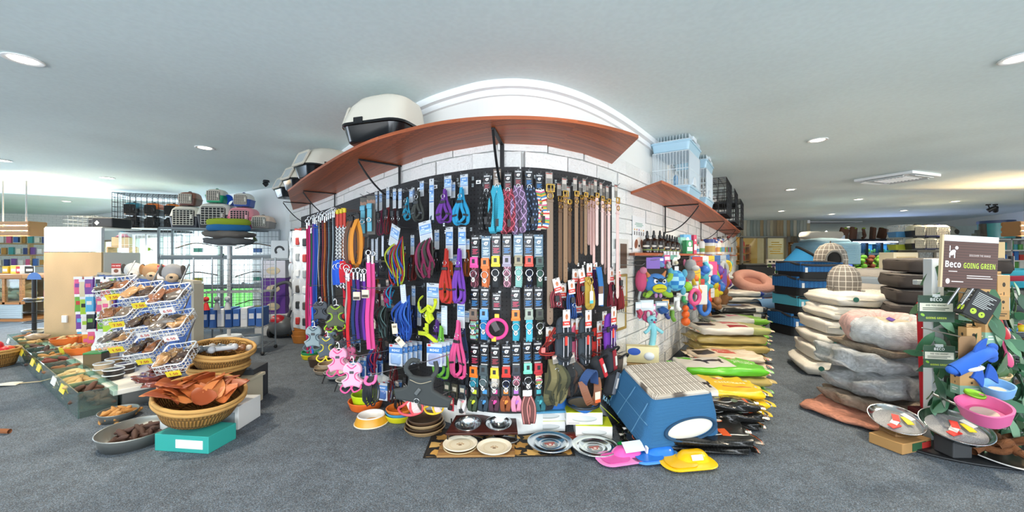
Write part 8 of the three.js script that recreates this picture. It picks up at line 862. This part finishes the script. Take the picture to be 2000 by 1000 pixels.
const by=0.2,bp=[bx(388,3.25),by,-3.25];{const o=wickerBasket('large wicker basket heaped with pig ears',bp,0.325,0.19);o.rotation.x=0.1;o.rotation.z=-0.22;o.scale.x=0.92;
for(let i=0;i<22;i++){const s=new THREE.Shape(),L=rr(0.16,0.22),w=rr(0.07,0.1);s.moveTo(-w,0);s.quadraticCurveTo(-w*1.2,L*0.6,0,L);s.quadraticCurveTo(w*1.1,L*0.5,w,0);s.quadraticCurveTo(0,-w*0.5,-w,0);const g=prep(new THREE.ExtrudeGeometry(s,{depth:0.006,bevelEnabled:false,curveSegments:8})),a=g.attributes.position;for(let k=0;k<a.count;k++)a.setZ(k,a.getZ(k)+5*a.getX(k)**2-1.4*(a.getY(k)-L/2)**2);const t=i*2.4,R=0.05+0.17*Math.sqrt(i/22);const m=one('pig_ear',(i<8?'inner ':'outer ')+['glossy orange','reddish brown','pale orange'][i%3]+' pig ear at the '+['right','front right','front','front left','left','back left','back','back right'][Math.round(t/(PI/4))%8]+' of the large basket','pig ear',weld(g),M([0xb8622f,0x9a4a26,0xc87a42][i%3],0.45),[bp[0]+R*Math.cos(t),by+0.16+0.05*(1-R/0.24)+0.004*(i%5)-0.2*R*Math.cos(t),bp[2]+R*Math.sin(t)],0,'pig ears in the large basket');m.rotation.set(-1.2+rr(-0.35,0.35),t+rr(-0.4,0.4),rr(-0.5,0.5),'YXZ');}}
{const d=3.9,x=bx(433,d);const c=wickerBasket('lower wicker basket of dark bagged treats',[x-0.02,0.29,-d],0.25,0.14,M(0x8a6f4a,0.6,0,{map:rep(wickerTex,3,1)}));const o=wickerBasket('upper wicker basket holding wrapped bones',[x,0.43,-d],0.27,0.17);o.rotation.x=0.1;o.rotation.z=-0.16;for(let i=0;i<9;i++){const m=one('wrapped_bone',['silver wrapped','brown smoked','pale white','grey bagged'][i%4]+' bone in the upper basket, '+ORD[i]+' of the heap','bone',[cyl(0.022,0.022,0.18,[0,0,0],[0,0,PI/2],9),sph(0.034,[-0.09,0,0.014],[1,1,1],8),sph(0.034,[0.09,0,-0.014],[1,1,1],8)],M([0xb8bcc0,0x8a5c3a,0xd8d0c4,0x6f7a80][i%4],0.25),[x-0.13+(i%3)*0.11,0.56+0.025*(i/3|0),-d-0.12+(i/3|0)*0.11],rr(-0.9,0.9),'bones in the upper basket');}one('basket_stand','white board stand under the two wicker baskets','stand',[rbox(0.56,0.03,0.5,0.006,[0,0.272,0]),box(0.05,0.26,0.45,[-0.24,0.13,0]),box(0.05,0.26,0.45,[0.24,0.13,0])],M(0xd9cfb4,0.6),[x,0,-d]);}
[[[bx(392,3.18),0,-3.14],0.46,0.13,0.26,0x2fa49a,'teal and white carton on the carpet under the large basket'],[[bx(448,3.5),0,-3.55],0.3,0.2,0.3,0xe6e8e6,'white carton behind the teal one'],[[bx(478,4.1),0,-4.15],0.26,0.34,0.3,0x3a3f44,'dark grey litter tray box at the right of the baskets'],[[bx(372,3.4),0,-3.42],0.34,0.195,0.26,0xcfd4d2,'pale carton directly below the large basket']].forEach(([p,w,h,d,c,l],i)=>{const o=thing('stock_carton',l,'carton',p,0.12*(i-1),'cartons under the baskets');obj('carton',rbox(w,h,d,0.005,[0,h/2,0]),M(c,0.55),o);obj('print',box(w*0.5,h*0.5,0.004,[w*0.15,h*0.5,d/2+0.001]),M(i?0x9aa4a8:0xe6efec,0.5),o);});
[[265,862,0.255,0.11,'large grey metal pan of dark dried strips on the carpet',6],[231,818,0.15,0.08,'small grey metal pan of tan dried pieces behind the large pan',2]].forEach(([u,v,r,h,l,c])=>{const g=ground(u,v),o=thing('metal_pan',l,'pan',[g.x,0,g.z],0,'metal pans on the carpet');o.scale.x=0.86;o.rotation.z=-0.06;obj('pan',lathe([[0.001,0.004],[r*0.86,0],[r,h*0.9],[r*1.03,h],[r*0.98,h],[r*0.84,0.012],[0.001,0.012]],44),M(0x9da09c,0.35,0.7),o);const k=obj('dried_strips',heap(r*0.55,r*0.55,h*0.9,40,0.035,2.4),chewMats[c],o);k.userData.kind='stuff';});
// ---------- left: freezer, counter, pendant ----------
const ziwiTex=paint(256,96,(g,w,h)=>{g.fillStyle='#c9cdd0';g.fillRect(0,0,w,h);g.fillStyle='#d9dcdd';g.fillRect(84,22,100,58);g.save();g.translate(134,66);g.scale(-1,1);g.fillStyle='#bfc3c4';g.font='bold 40px sans-serif';g.textAlign='center';g.fillText('ZIWI',0,0);g.restore();});
{const d=6.6,o=thing('freezer_cabinet','tall plywood clad freezer back with pale header showing mirrored letters','freezer',[bx(144,d),0,-d-0.35]);const W=112/F*d;obj('plywood_back',rbox(W,1.56,0.03,0.004,[0,0.78,0.35]),plyWood,o);obj('body',rbox(W,1.56,0.66,0.01,[0,0.78,0]),M(0xe6e2d8,0.5),o);obj('header_panel',box(W,0.4,0.05,[0,1.77,0.34]),M(0xffffff,0.5,0,{map:ziwiTex}),o);obj('side_board',box(0.03,1.56,0.68,[-W/2-0.015,0.78,0]),M(0xe6d8bc,0.6),o);obj('power_point',rbox(0.09,0.12,0.03,0.008,[-W*0.12,0.45,0.38]),M(0xeceae6,0.5),o);
for(let i=0;i<18;i++){const r=i/3|0,c=i%3;one('side_card',['green','orange','red','teal','pink','yellow'][r]+' toy card on the freezer side, '+['front','middle','back'][c]+' one','card',[rbox(0.02,0.14,0.11,0.006)],M([0x5f9a3a,0xe08a2f,0xc23a34,0x3a9aa0,0xe0608e,0xd8c03a][r],0.5),[o.position.x-W/2-0.045,1.47-r*0.155,o.position.z+0.27-c*0.19],0,'toy cards on the freezer side');}
{const q=thing('wire_top_crate','small wire crate on top of the freezer','crate',[o.position.x-0.1,1.99,o.position.z]);obj('wire',wireBox(0.5,0.2,0.4,0.08,0.004),greyWire,q);}{const q=thing('black_case','black equipment case on top of the freezer','case',[o.position.x+0.26,1.99,o.position.z]);obj('case_body',rbox(0.42,0.17,0.36,0.02,[0,0.085,0]),M(0x1f2124,0.5),q);obj('diamond_tag',box(0.06,0.06,0.004,[-0.05,0.08,0.182],[0,0,PI/4]),whitePaper,q);}obj('top_board',box(W,0.02,0.7,[0,1.978,0]),M(0xd9d6cc,0.6),o);}
{const d=9.4,x0=bx(-40,d),x1=bx(84,d),W=x1-x0,o=thing('shop_counter','timber shop counter with glazed front and corrugated iron base','counter',[(x0+x1)/2,0,-d]);obj('worktop',rbox(W+0.1,0.1,0.9,0.01,[0,1.03,0]),oakWood,o);obj('timber_frame',[box(W,0.05,0.06,[0,0.42,0.4]),...[-0.5,-0.1,0.24,0.5].map((t)=>box(0.06,0.6,0.06,[t*W,0.7,0.4])),box(W,0.06,0.8,[0,0.03,0])],oakWood,o);obj('shelf_board',box(W,0.03,0.7,[0,0.45,0]),oakWood,o);obj('back_panel',box(W,1.0,0.03,[0,0.5,-0.4]),M(0xb8a888,0.7),o);for(let i=0;i<22;i++)obj('corrugation',cyl(0.012,0.012,W,[0,0.08+i*0.0155,0.4],[0,0,PI/2],6),M(0xb4c0c4,0.35,0.6),o);for(const[a,b]of[[-0.5,-0.1],[-0.1,0.24],[0.24,0.5]])obj('pane',box((b-a)*W-0.06,0.54,0.008,[(a+b)/2*W,0.7,0.41]),glass,o);
for(let i=0;i<12;i++){const c=i%6,r=i/6|0;one('hay_bag',['pale straw','grey green','tan'][i%3]+' hay bag behind the counter glass, '+(r?'upper':'lower')+' row place '+ORD[c],'hay bag',jitter(puff(0.24,0.24,0.22,{r:0.6,lump:0.02,n:7}),0.01,20),M([0xb4a478,0x9a9c80,0xa88f62][i%3],0.5),[x0+0.3+c*(W-0.3)/6,0.466+r*0.23,-d+0.15],0.4*i,'hay bags in the counter');}
[[12,0xd8b02a,'yellow snack boxes on the counter'],[28,0xe0c83a,'bright yellow carton on the counter'],[38,0xc23a34,'red snack box on the counter'],[45,0xe8e4da,'white printed box on the counter'],[53,0x2a2c2e,'black card reader on the counter']].forEach(([u,c,l],i)=>{const q=thing('counter_box',l,'box',[bx(u,d-0.2),1.081,-d+0.15],0.2*i);obj('carton',rbox(0.14,0.16+0.04*(i%2),0.14,0.008,[0,0.1,0]),M(c,0.5),q);obj('print',box(0.1,0.06,0.004,[0,0.09,0.071]),M(0xf0eee6,0.5),q);});}
{const d=12.2,x=bx(46,d),o=thing('cubby_shelf','timber cubby shelves on the tiled wall behind the counter','shelf',[x,0,-d],0.5);for(const[cx,cy,w]of[[-0.1,2.05,1.25],[0.05,1.7,1.5],[0.1,1.35,1.5],[-0.95,1.7,0.5]])obj('cubby',[box(w,0.03,0.25,[cx,cy-0.17,0]),box(w,0.03,0.25,[cx,cy+0.17,0]),box(0.03,0.36,0.25,[cx-w/2,cy,0]),box(0.03,0.36,0.25,[cx+w/2,cy,0]),box(0.03,0.36,0.25,[cx+0.1,cy,0])],pineWood,o);o.updateMatrixWorld();for(let i=0;i<24;i++){const r=i/8|0,c=i%8,p=o.localToWorld(V(-0.58+c*0.15+0.05*r,[1.9,1.55,1.2][r],0.03)),n=['purple','white','pink','blue','amber','teal','ivory','navy'][(c+r*3)%8];one('remedy_box',n+' remedy pack on the '+['top','middle','lower'][r]+' cubby shelf, place '+ORD[c],'pack',[rbox(0.1,0.16+0.04*(c%3),0.1,0.008,[0,0.1,0])],M([0x7a4a9c,0xe8e6e2,0xe0608e,0x3a68b0,0xc08a3a,0x3a9a9c,0xe3dcc8,0x2a3f7a][(c+r*3)%8],0.5),[p.x,p.y,p.z],0.5,'remedy packs on the cubby shelves');}}
function pendant(u,label){const d=7.6,o=thing('slat_pendant',label,'pendant lamp',[bx(u,d),H+0.42,-d]);for(let i=0;i<3;i++)for(const z of[-0.14,0.14])obj('slat',rbox(0.95,0.065,0.03,0.005,[0,i*0.1,z]),M(0xb08656,0.6,0,{map:woodTex}),o);for(const x of[-0.46,0.46]){obj('end_board',rbox(0.03,0.28,0.28,0.005,[x,0.1,0]),M(0x8f6a42,0.6),o);}for(const x of[-0.2,0.25]){obj('rod',cyl(0.012,0.012,top-H-0.42-0.2,[x,(top-H-0.42+0.2)/2,0],[0,0,0],8),M(0x9aa0a2,0.4,0.6),o);const b=obj('bulb',sph(0.045,[x,0.1,0]),new THREE.MeshStandardMaterial({color:0xffffff,emissive:0xffd08a,emissiveIntensity:9}),o);const l=new THREE.PointLight(0xffd49a,5,0,2);l.position.set(x,0.1,0);l.castShadow=true;o.add(l);}return o;}
pendant(26,'timber slat pendant lamp hanging over the counter at the left edge');pendant(2022,'timber slat pendant lamp cut by the right picture edge');
{const d=6.7,o=thing('bowl_tower','black pole bowl rack with blue sign at the left','bowl rack',[bx(67,d),0,-d]);obj('pole',cyl(0.03,0.03,1.1,[0,0.55,0],[0,0,0],10),blackMetal,o);obj('foot',[rbox(0.5,0.03,0.08,0.01,[0,0.015,0]),rbox(0.08,0.03,0.5,0.01,[0,0.015,0])],blackMetal,o);for(const y of[0.2,0.38,0.55,0.75])obj('ring',tor(0.13,0.007,[0,y,0],[PI/2,0,0],26,6),blackMetal,o);const s=new THREE.Shape();s.absarc(0,0,0.12,0,PI);obj('sign_plate',plate(s,0.01,0,[0,1.1,0]),M(0x2f62a8,0.5),o);[[0.18,0.15,'steel bowl of kibble on the lowest left ring'],[0.72,0.12,'steel bowl on the upper left ring']].forEach(([y,r,l])=>bowl('rack_bowl',l,[bx(67,d),y,-d],r,0.07,chrome,M(0xb0a07c,0.6),'bowls on the pole rack'));const c=one('kraft_carton','brown carton of bagged treats beside the freezer','carton',rbox(0.3,0.22,0.26,0.006,[0,0.11,0]),M(0x8a6f48,0.8),ground(73,692),0.2);one('treat_bag','bag of pale treats on the brown carton','treat bag',jitter(puff(0.24,0.1,0.2,{r:0.6}),0.006,30),M(0xb09a7c,0.25),V(c.position.x,0.22,c.position.z),0.3);}
{const a=ground(-20,756),b=ground(120,743),o=thing('feather_wand','cat wand with white feather ends lying on the carpet','cat toy');obj('stick',bar([a.x,0.012,a.z],[b.x,0.012,b.z],0.006,6),M(0xcdb892,0.7),o);const f=(p,q,w)=>{const D=q.clone().sub(p);return strap([[p.x,0.012,p.z],[p.x+D.x*0.5,0.02,p.z+D.z*0.5],[q.x,0.01,q.z]],w,0.005,[0,0,1],8);};obj('feather',f(a,a.clone().lerp(b,0.4),0.12),M(0xe4e0d2,0.9),o);obj('feather',f(a.clone().lerp(b,0.85),b,0.1),M(0xdeded6,0.9),o);}
for(const[u,v,l]of[[-8,716,'wicker basket of red balls cut by the left edge'],[2000,680,'wicker basket of orange and red balls at the right edge']]){const g=ground(u,v),o=wickerBasket(l,[g.x,0,g.z],0.24,0.22);o.scale.x=0.8;for(let i=0;i<7;i++)one('red_ball',(u<0?'left edge':'right edge')+' basket '+['red','orange'][i%2]+' ball, '+ORD[i]+' in the heap','ball',sph(0.07,[0,0,0],[1,1,1],14),M(i%2?0xe2562a:0xd02a30,0.4),[g.x+0.1*Math.cos(i*1.05)*(i<6),0.2+(i===6)*0.08,g.z+0.1*Math.sin(i*1.05)*(i<6)],0,'balls in the wicker baskets');}
one('antler_tip','brown antler chew tip on the carpet at the left edge','chew',jitter(tube([[-0.1,0.02,0],[0,0.03,0.01],[0.09,0.025,0]],0.02,12,8),0.003,40),M(0x8a5430,0.8),ground(-2,848));
// ---------- bird cages before the windows ----------
function cageBlock(label,u0,u1,d,y0,y1,dep,mat,rows,cols,step,turn){const x0=bx(u0,d),x1=bx(u1,d),W=x1-x0,o=thing('bird_cage',label,'bird cage',[(x0+x1)/2,0,-d],turn,'bird cages in the window');const fr=[];for(let c=0;c<=cols;c++)for(const z of[-dep/2,dep/2])fr.push(box(0.035,y1,0.035,[-W/2+W*c/cols,y1/2,z]));for(let r=0;r<=rows;r++){const y=y0+(y1-y0)*r/rows;for(const z of[-dep/2,dep/2])fr.push(box(W,0.035,0.035,[0,y,z]));}obj('frame',fr,mat,o);for(let r=0;r<rows;r++){const y=y0+(y1-y0)*r/rows;obj('tray',rbox(W*0.98,0.07,dep*0.95,0.01,[0,y+0.03,0]),M(0x8d979a,0.4),o);obj('wire_front',wirePanel([-W/2,y+0.08,dep/2],[W,0,0],[0,(y1-y0)/rows-0.1,0],Math.round(W/step),4,0.0035),mat,o);for(let c=0;c<cols;c++){const cx=-W/2+W*(c+0.5)/cols;obj('perch',tube([[cx-W/cols*0.35,y+0.2,0],[cx,y+0.3,0.05],[cx+W/cols*0.35,y+0.24,0]],0.012,12,6),M(0x6a5a48,0.8),o);obj('feeder',rbox(0.14,0.08,0.08,0.01,[cx+0.1,y+0.16,dep/2-0.06]),M([0x2f6ab0,0xd8d04a,0x4aa08a][(c+r)%3],0.4),o);}}return{o,W,x:(x0+x1)/2};}
const mainCage=cageBlock('tall grey three tier bird cage bank before the window',345,540,8.0,0.3,2.03,0.5,M(0x7d878b,0.45),3,2,0.07,0.3),whiteCage=cageBlock('white two tier bird cage at the left of the window',258,338,9.3,0.95,2.02,0.5,M(0xeef1f1,0.4),1,2,0.08,0.3);
[[425,470,0x3f7a4a],[430,505,0x4a8a50],[452,468,0x5a6a4a],[290,490,0x8fae3a],[480,560,0xc8d2d4],[498,472,0x6a7a4a]].forEach(([u,v,c],i)=>{const d=u<340?9.3:8.0,p=at(u,v,d),o=thing('small_bird',['green finch in the upper left cage','green finch on the middle perch','olive finch in the upper middle cage','lime budgie in the white cage','pale bird in the middle tier','olive finch at the right of the top tier'][i],'bird',p,i,'birds in the cages');obj('body',jitter(sph(0.04,[0,0.04,0],[1.5,1,0.9],10),0.001,40),M(c,0.9),o);obj('head',sph(0.026,[0.05,0.075,0],[1,1,1],8),M(c,0.9),o);obj('tail',box(0.08,0.01,0.02,[-0.08,0.03,0],[0,0,0.3]),M(0x3a4a3a,0.9),o);});
const cy=2.05;
[[372,425,0.52,0.44,0xd6cfc0,0x2b2f38,'large grey carrier with pale grid, left of two on the cages'],[428,425,0.6,0.5,0xd3cec2,0x23272c,'large grey carrier with pale grid, right of two on the cages'],[478,425,0.46,0.42,0xe8949c,0xd8627a,'pink carrier with pink grid on the cages'],[515,432,0.34,0.26,0xe2c6ae,0x8f8a84,'small beige carrier at the right end of the cages']].forEach(([u,v,w,h,a,b,l],i)=>carrier(l,[bx(u,8.0),cy+0.001,-8.0],0.25,w,h,0.5,a,b,i===2?0xf0b4bc:0xd8d4c8,'carriers on the bird cages'));
[[372,0.44,0x8a5a4a,0x6a4238,'small brown carrier on the left large carrier'],[425,0.5,0xd8d0c0,0x1fa070,'small cream and green carrier on the right large carrier'],[477,0.42,0xd6d2c8,0x2a4f9c,'small cream and blue carrier on the pink carrier']].forEach(([u,y,a,b,l])=>carrier(l,[bx(u,8.0),cy+y+0.02,-8.0],0.25,0.32,0.27,0.36,a,b,0xd8cfc0,'small carriers on top'));
{const d=9.0,o=thing('wire_crate','large black wire dog crate holding six carriers on the white cage','crate',[bx(303,d),cy,-d],0.35);obj('wire',wireBox(1.2,0.82,0.7,0.1,0.005),blackWire,o);obj('tray',box(1.18,0.03,0.68,[0,0.02,0]),M(0x2a2c2e,0.5),o);o.updateMatrixWorld();for(let i=0;i<6;i++){const c=i%3,r=i/3|0,p=o.localToWorld(V(-0.36+c*0.36,0.04+r*0.31,0));carrier((r?['teal','orange','orange'][c]+' topped':'black')+' small carrier inside the wire crate, '+['left','middle','right'][c],[p.x,p.y,p.z],0.35,0.29,0.29,0.42,r?[0x2f7f94,0xe0742a,0xe8802c][c]:0x22252a,0x2b2f33,0x1d1f22,'carriers inside the wire crate');}}
{const d=7.3,p=at(447,450,d);const o=thing('cage_top_board','thin board between the bird cages and crates','board',[bx(420,8.2),2.04,-8.2],0.3);obj('board',box(3.2,0.012,0.5),M(0xb8bcbc,0.5),o);[[0.0,0x8a8d90,0.4,'grey folded fleece bed lowest of the hanging stack'],[0.13,0x9c948a,0.42,'speckled fleece bed in the hanging stack'],[0.27,0x2f86c8,0.42,'blue plush ring near the top of the stack'],[0.37,0xbfd83a,0.42,'lime ring on top of the stack']].forEach(([y,c,r,l],i)=>{const q=thing('stacked_bed',l,'pet bed',[p.x,p.y-0.28+y,p.z],0,'beds stacked before the cages');obj('bed',i<2?jitter(puff(r*1.9,0.15,r*1.3,{r:0.5,lump:0.012}),0.004,20):jitter(tf(tor(r*0.72,0.07,[0,0.06,0],[PI/2,0,0],30,10),[0,0,0],[0,0,0],[1,0.9,0.75]),0.003,20),fur(c),q);});one('bed_pole','white pole stand holding up the stacked beds','stand',[cyl(0.03,0.03,p.y-0.29,[0,(p.y-0.29)/2,0],[0,0,0],10),cyl(0.2,0.22,0.03,[0,0.015,0],[0,0,0],18),cyl(0.25,0.25,0.012,[0,p.y-0.287,0],[0,0,0],20)],M(0xe4e6e6,0.4),[p.x,0,p.z]);const bl=at(457,404,8.1);}
one('blue_cone','small bright blue cone collar between the carriers','cone',tf(prep(new THREE.CylinderGeometry(0.13,0.07,0.16,20,1,true)),[0,0,0],[1.3,0,0]),M(0x2a66d8,0.4,0,{side:THREE.DoubleSide}),[bx(458,8.2),cy+0.55,-8.05]);
{const d=6.1,x0=bx(405,d),x1=bx(520,d),W=x1-x0,o=thing('wire_trolley','tall wire trolley stand with shelves before the bird cages','trolley',[(x0+x1)/2,0,-d],0.2);for(const y of[0.12,0.42,0.95])obj('wire_shelf',wirePanel([-W/2,y,-0.25],[W,0,0],[0,0,0.5],18,6,0.004),greyWire,o);obj('wire_back',wirePanel([-W/2,0.4,-0.25],[W,0,0],[0,1.05,0],12,12,0.004),greyWire,o);for(const s of[-1,1])for(const z of[-0.25,0.25]){obj('post',cyl(0.012,0.012,1.45,[s*W/2,0.75,z],[0,0,0],8),greyWire,o);obj('caster',sph(0.03,[s*W/2,0.03,z],[1,1,1],10),M(0x2a2c2e,0.5),o);}o.updateMatrixWorld();for(let i=0;i<8;i++){const p=o.localToWorld(V(-W*0.4+i*W*0.115,0.426,0.02));const q=thing('litter_pack',(i%3===2?'white':'blue and white')+' boxed pack on the wire trolley, '+ORD[i]+' from the left','box',p,0.2,'boxed packs on the wire trolley');obj('carton',rbox(W*0.1,0.26+0.03*(i%2),0.26,0.006,[0,0.14,0]),M(i%3===2?0xe4e8ea:0x3f6cb4,0.5),q);obj('print',box(W*0.07,0.08,0.004,[0,0.16,0.132]),M(0xdfe6ee,0.5),q);}bowl('litter_bowl','white bowl on the lower shelf of the wire trolley',o.localToWorld(V(W*0.25,0.124,0)),0.14,0.14,M(0xdfe6e8,0.4),M(0xc4d0d4,0.4));for(let i=0;i<3;i++){const p=o.localToWorld(V(-W*0.35+i*0.14,0.98,0.2)),q=thing('bird_toy',['red and white','grey','silver'][i]+' bird toy hanging in front of the cages','bird toy',p,0,'bird toys on the trolley');obj('toy',[sph(0.04,[0,-0.12,0]),cyl(0.02,0.05,0.12,[0,-0.22,0],[0,0,0],10)],M([0xd03a3a,0x8a9094,0xb8c0c4][i],0.4),q);obj('chain',cyl(0.004,0.004,0.12,[0,-0.05,0],[0,0,0],5),chrome,q);}}
{const g=ground(551,659),o=thing('vacuum_cleaner','grey and red barrel vacuum cleaner with hose in the corner','vacuum',[g.x,0,g.z]);obj('body',sph(0.2,[0,0.22,0],[1.15,0.95,1],20),M(0x6a6f72,0.3),o);obj('red_dome',sph(0.14,[-0.03,0.32,0.08],[1,0.8,0.8],16),M(0xc22a34,0.3),o);for(const s of[-1,1])obj('wheel',cyl(0.1,0.1,0.05,[s*0.2,0.1,0],[0,0,PI/2],18),M(0x2c2f31,0.5),o);obj('hose',tube([[0.1,0.35,0],[0.22,0.7,0],[0.1,1.0,-0.05],[-0.12,0.95,-0.02],[-0.2,0.7,0.02]],0.03,30,8),M(0x55595c,0.5),o);const q=ground(553,652);q.z+=0.22;for(let i=0;i<3;i++){const b=thing('purple_box',['lowest','middle','topmost'][i]+' purple and cream boxed product in the corner','box',[q.x-0.15,0.4+i*0.34,q.z-0.25],0.2,'purple boxes in the corner');obj('carton',rbox(0.42,0.335,0.3,0.006,[0,0.168,0]),M(i===2?0xe4e2ea:0x6a3f9c,0.5),b);obj('print',tf(sph(0.12,[0,0,0],[1,0.6,0.06],14),[0,0.14,0.152]),M(0xe3d3b0,0.6),b);}one('corner_bench','white bench under the purple boxes','bench',rbox(0.6,0.398,0.4,0.01,[0,0.199,0]),M(0xdfe2e2,0.5),[q.x-0.15,0,q.z-0.25],0.2);one('corner_shelf','thin grey shelf over the purple boxes','shelf',box(0.7,0.03,0.4),M(0x9aa2a6,0.5),[q.x-0.15,1.44,q.z-0.28],0.2);const s=thing('clipper_box','white boxed nail clipper set on the corner shelf','box',[q.x-0.05,1.456,q.z-0.25],0.2);obj('carton',rbox(0.3,0.34,0.2,0.006,[0,0.17,0]),M(0xd6dde0,0.5),s);obj('print',tf(tor(0.07,0.02,[0,0,0],[0,0,0],18,6,4),[0,0.15,0.102]),M(0x3a4044,0.5),s);}
{const d=11.2,o=thing('timber_shelf','pale timber shelf tower with a mirrored SMILE board by the small window','shelf',[bx(240,d),0,-d],0.3);obj('tower',[box(0.6,1.0,0.4,[0,0.5,0]),box(0.5,0.03,0.4,[0,1.75,0]),box(0.03,0.75,0.4,[-0.25,1.37,0]),box(0.03,0.75,0.4,[0.25,1.37,0])],pineWood,o);obj('smile_board',box(0.6,0.28,0.03,[0,1.15,0.22]),M(0xffffff,0.6,0,{map:paint(128,64,(g)=>{g.fillStyle='#e0cfa8';g.fillRect(0,0,128,64);g.translate(64,44);g.scale(-1,1);g.fillStyle='#a8946a';g.font='bold 34px sans-serif';g.textAlign='center';g.fillText('SMILE',0,0);})}),o);obj('carton',rbox(0.4,0.25,0.3,0.01,[0.02,1.9,0]),M(0xcbb28a,0.7),o);const w=thing('pink_bottle','pink dome bottle with blue top on the shelf tower','bottle',[bx(240,d),2.03,-d],0);obj('dome',lathe([[0.001,0.16],[0.04,0.15],[0.1,0.06],[0.17,0],[0.001,0]],20),M(0xe89aa8,0.4),w);obj('top',cyl(0.05,0.05,0.14,[0,0.2,0],[0,0,0],14),M(0x6ab4d0,0.4),w);}
renderer.render(scene,camera);
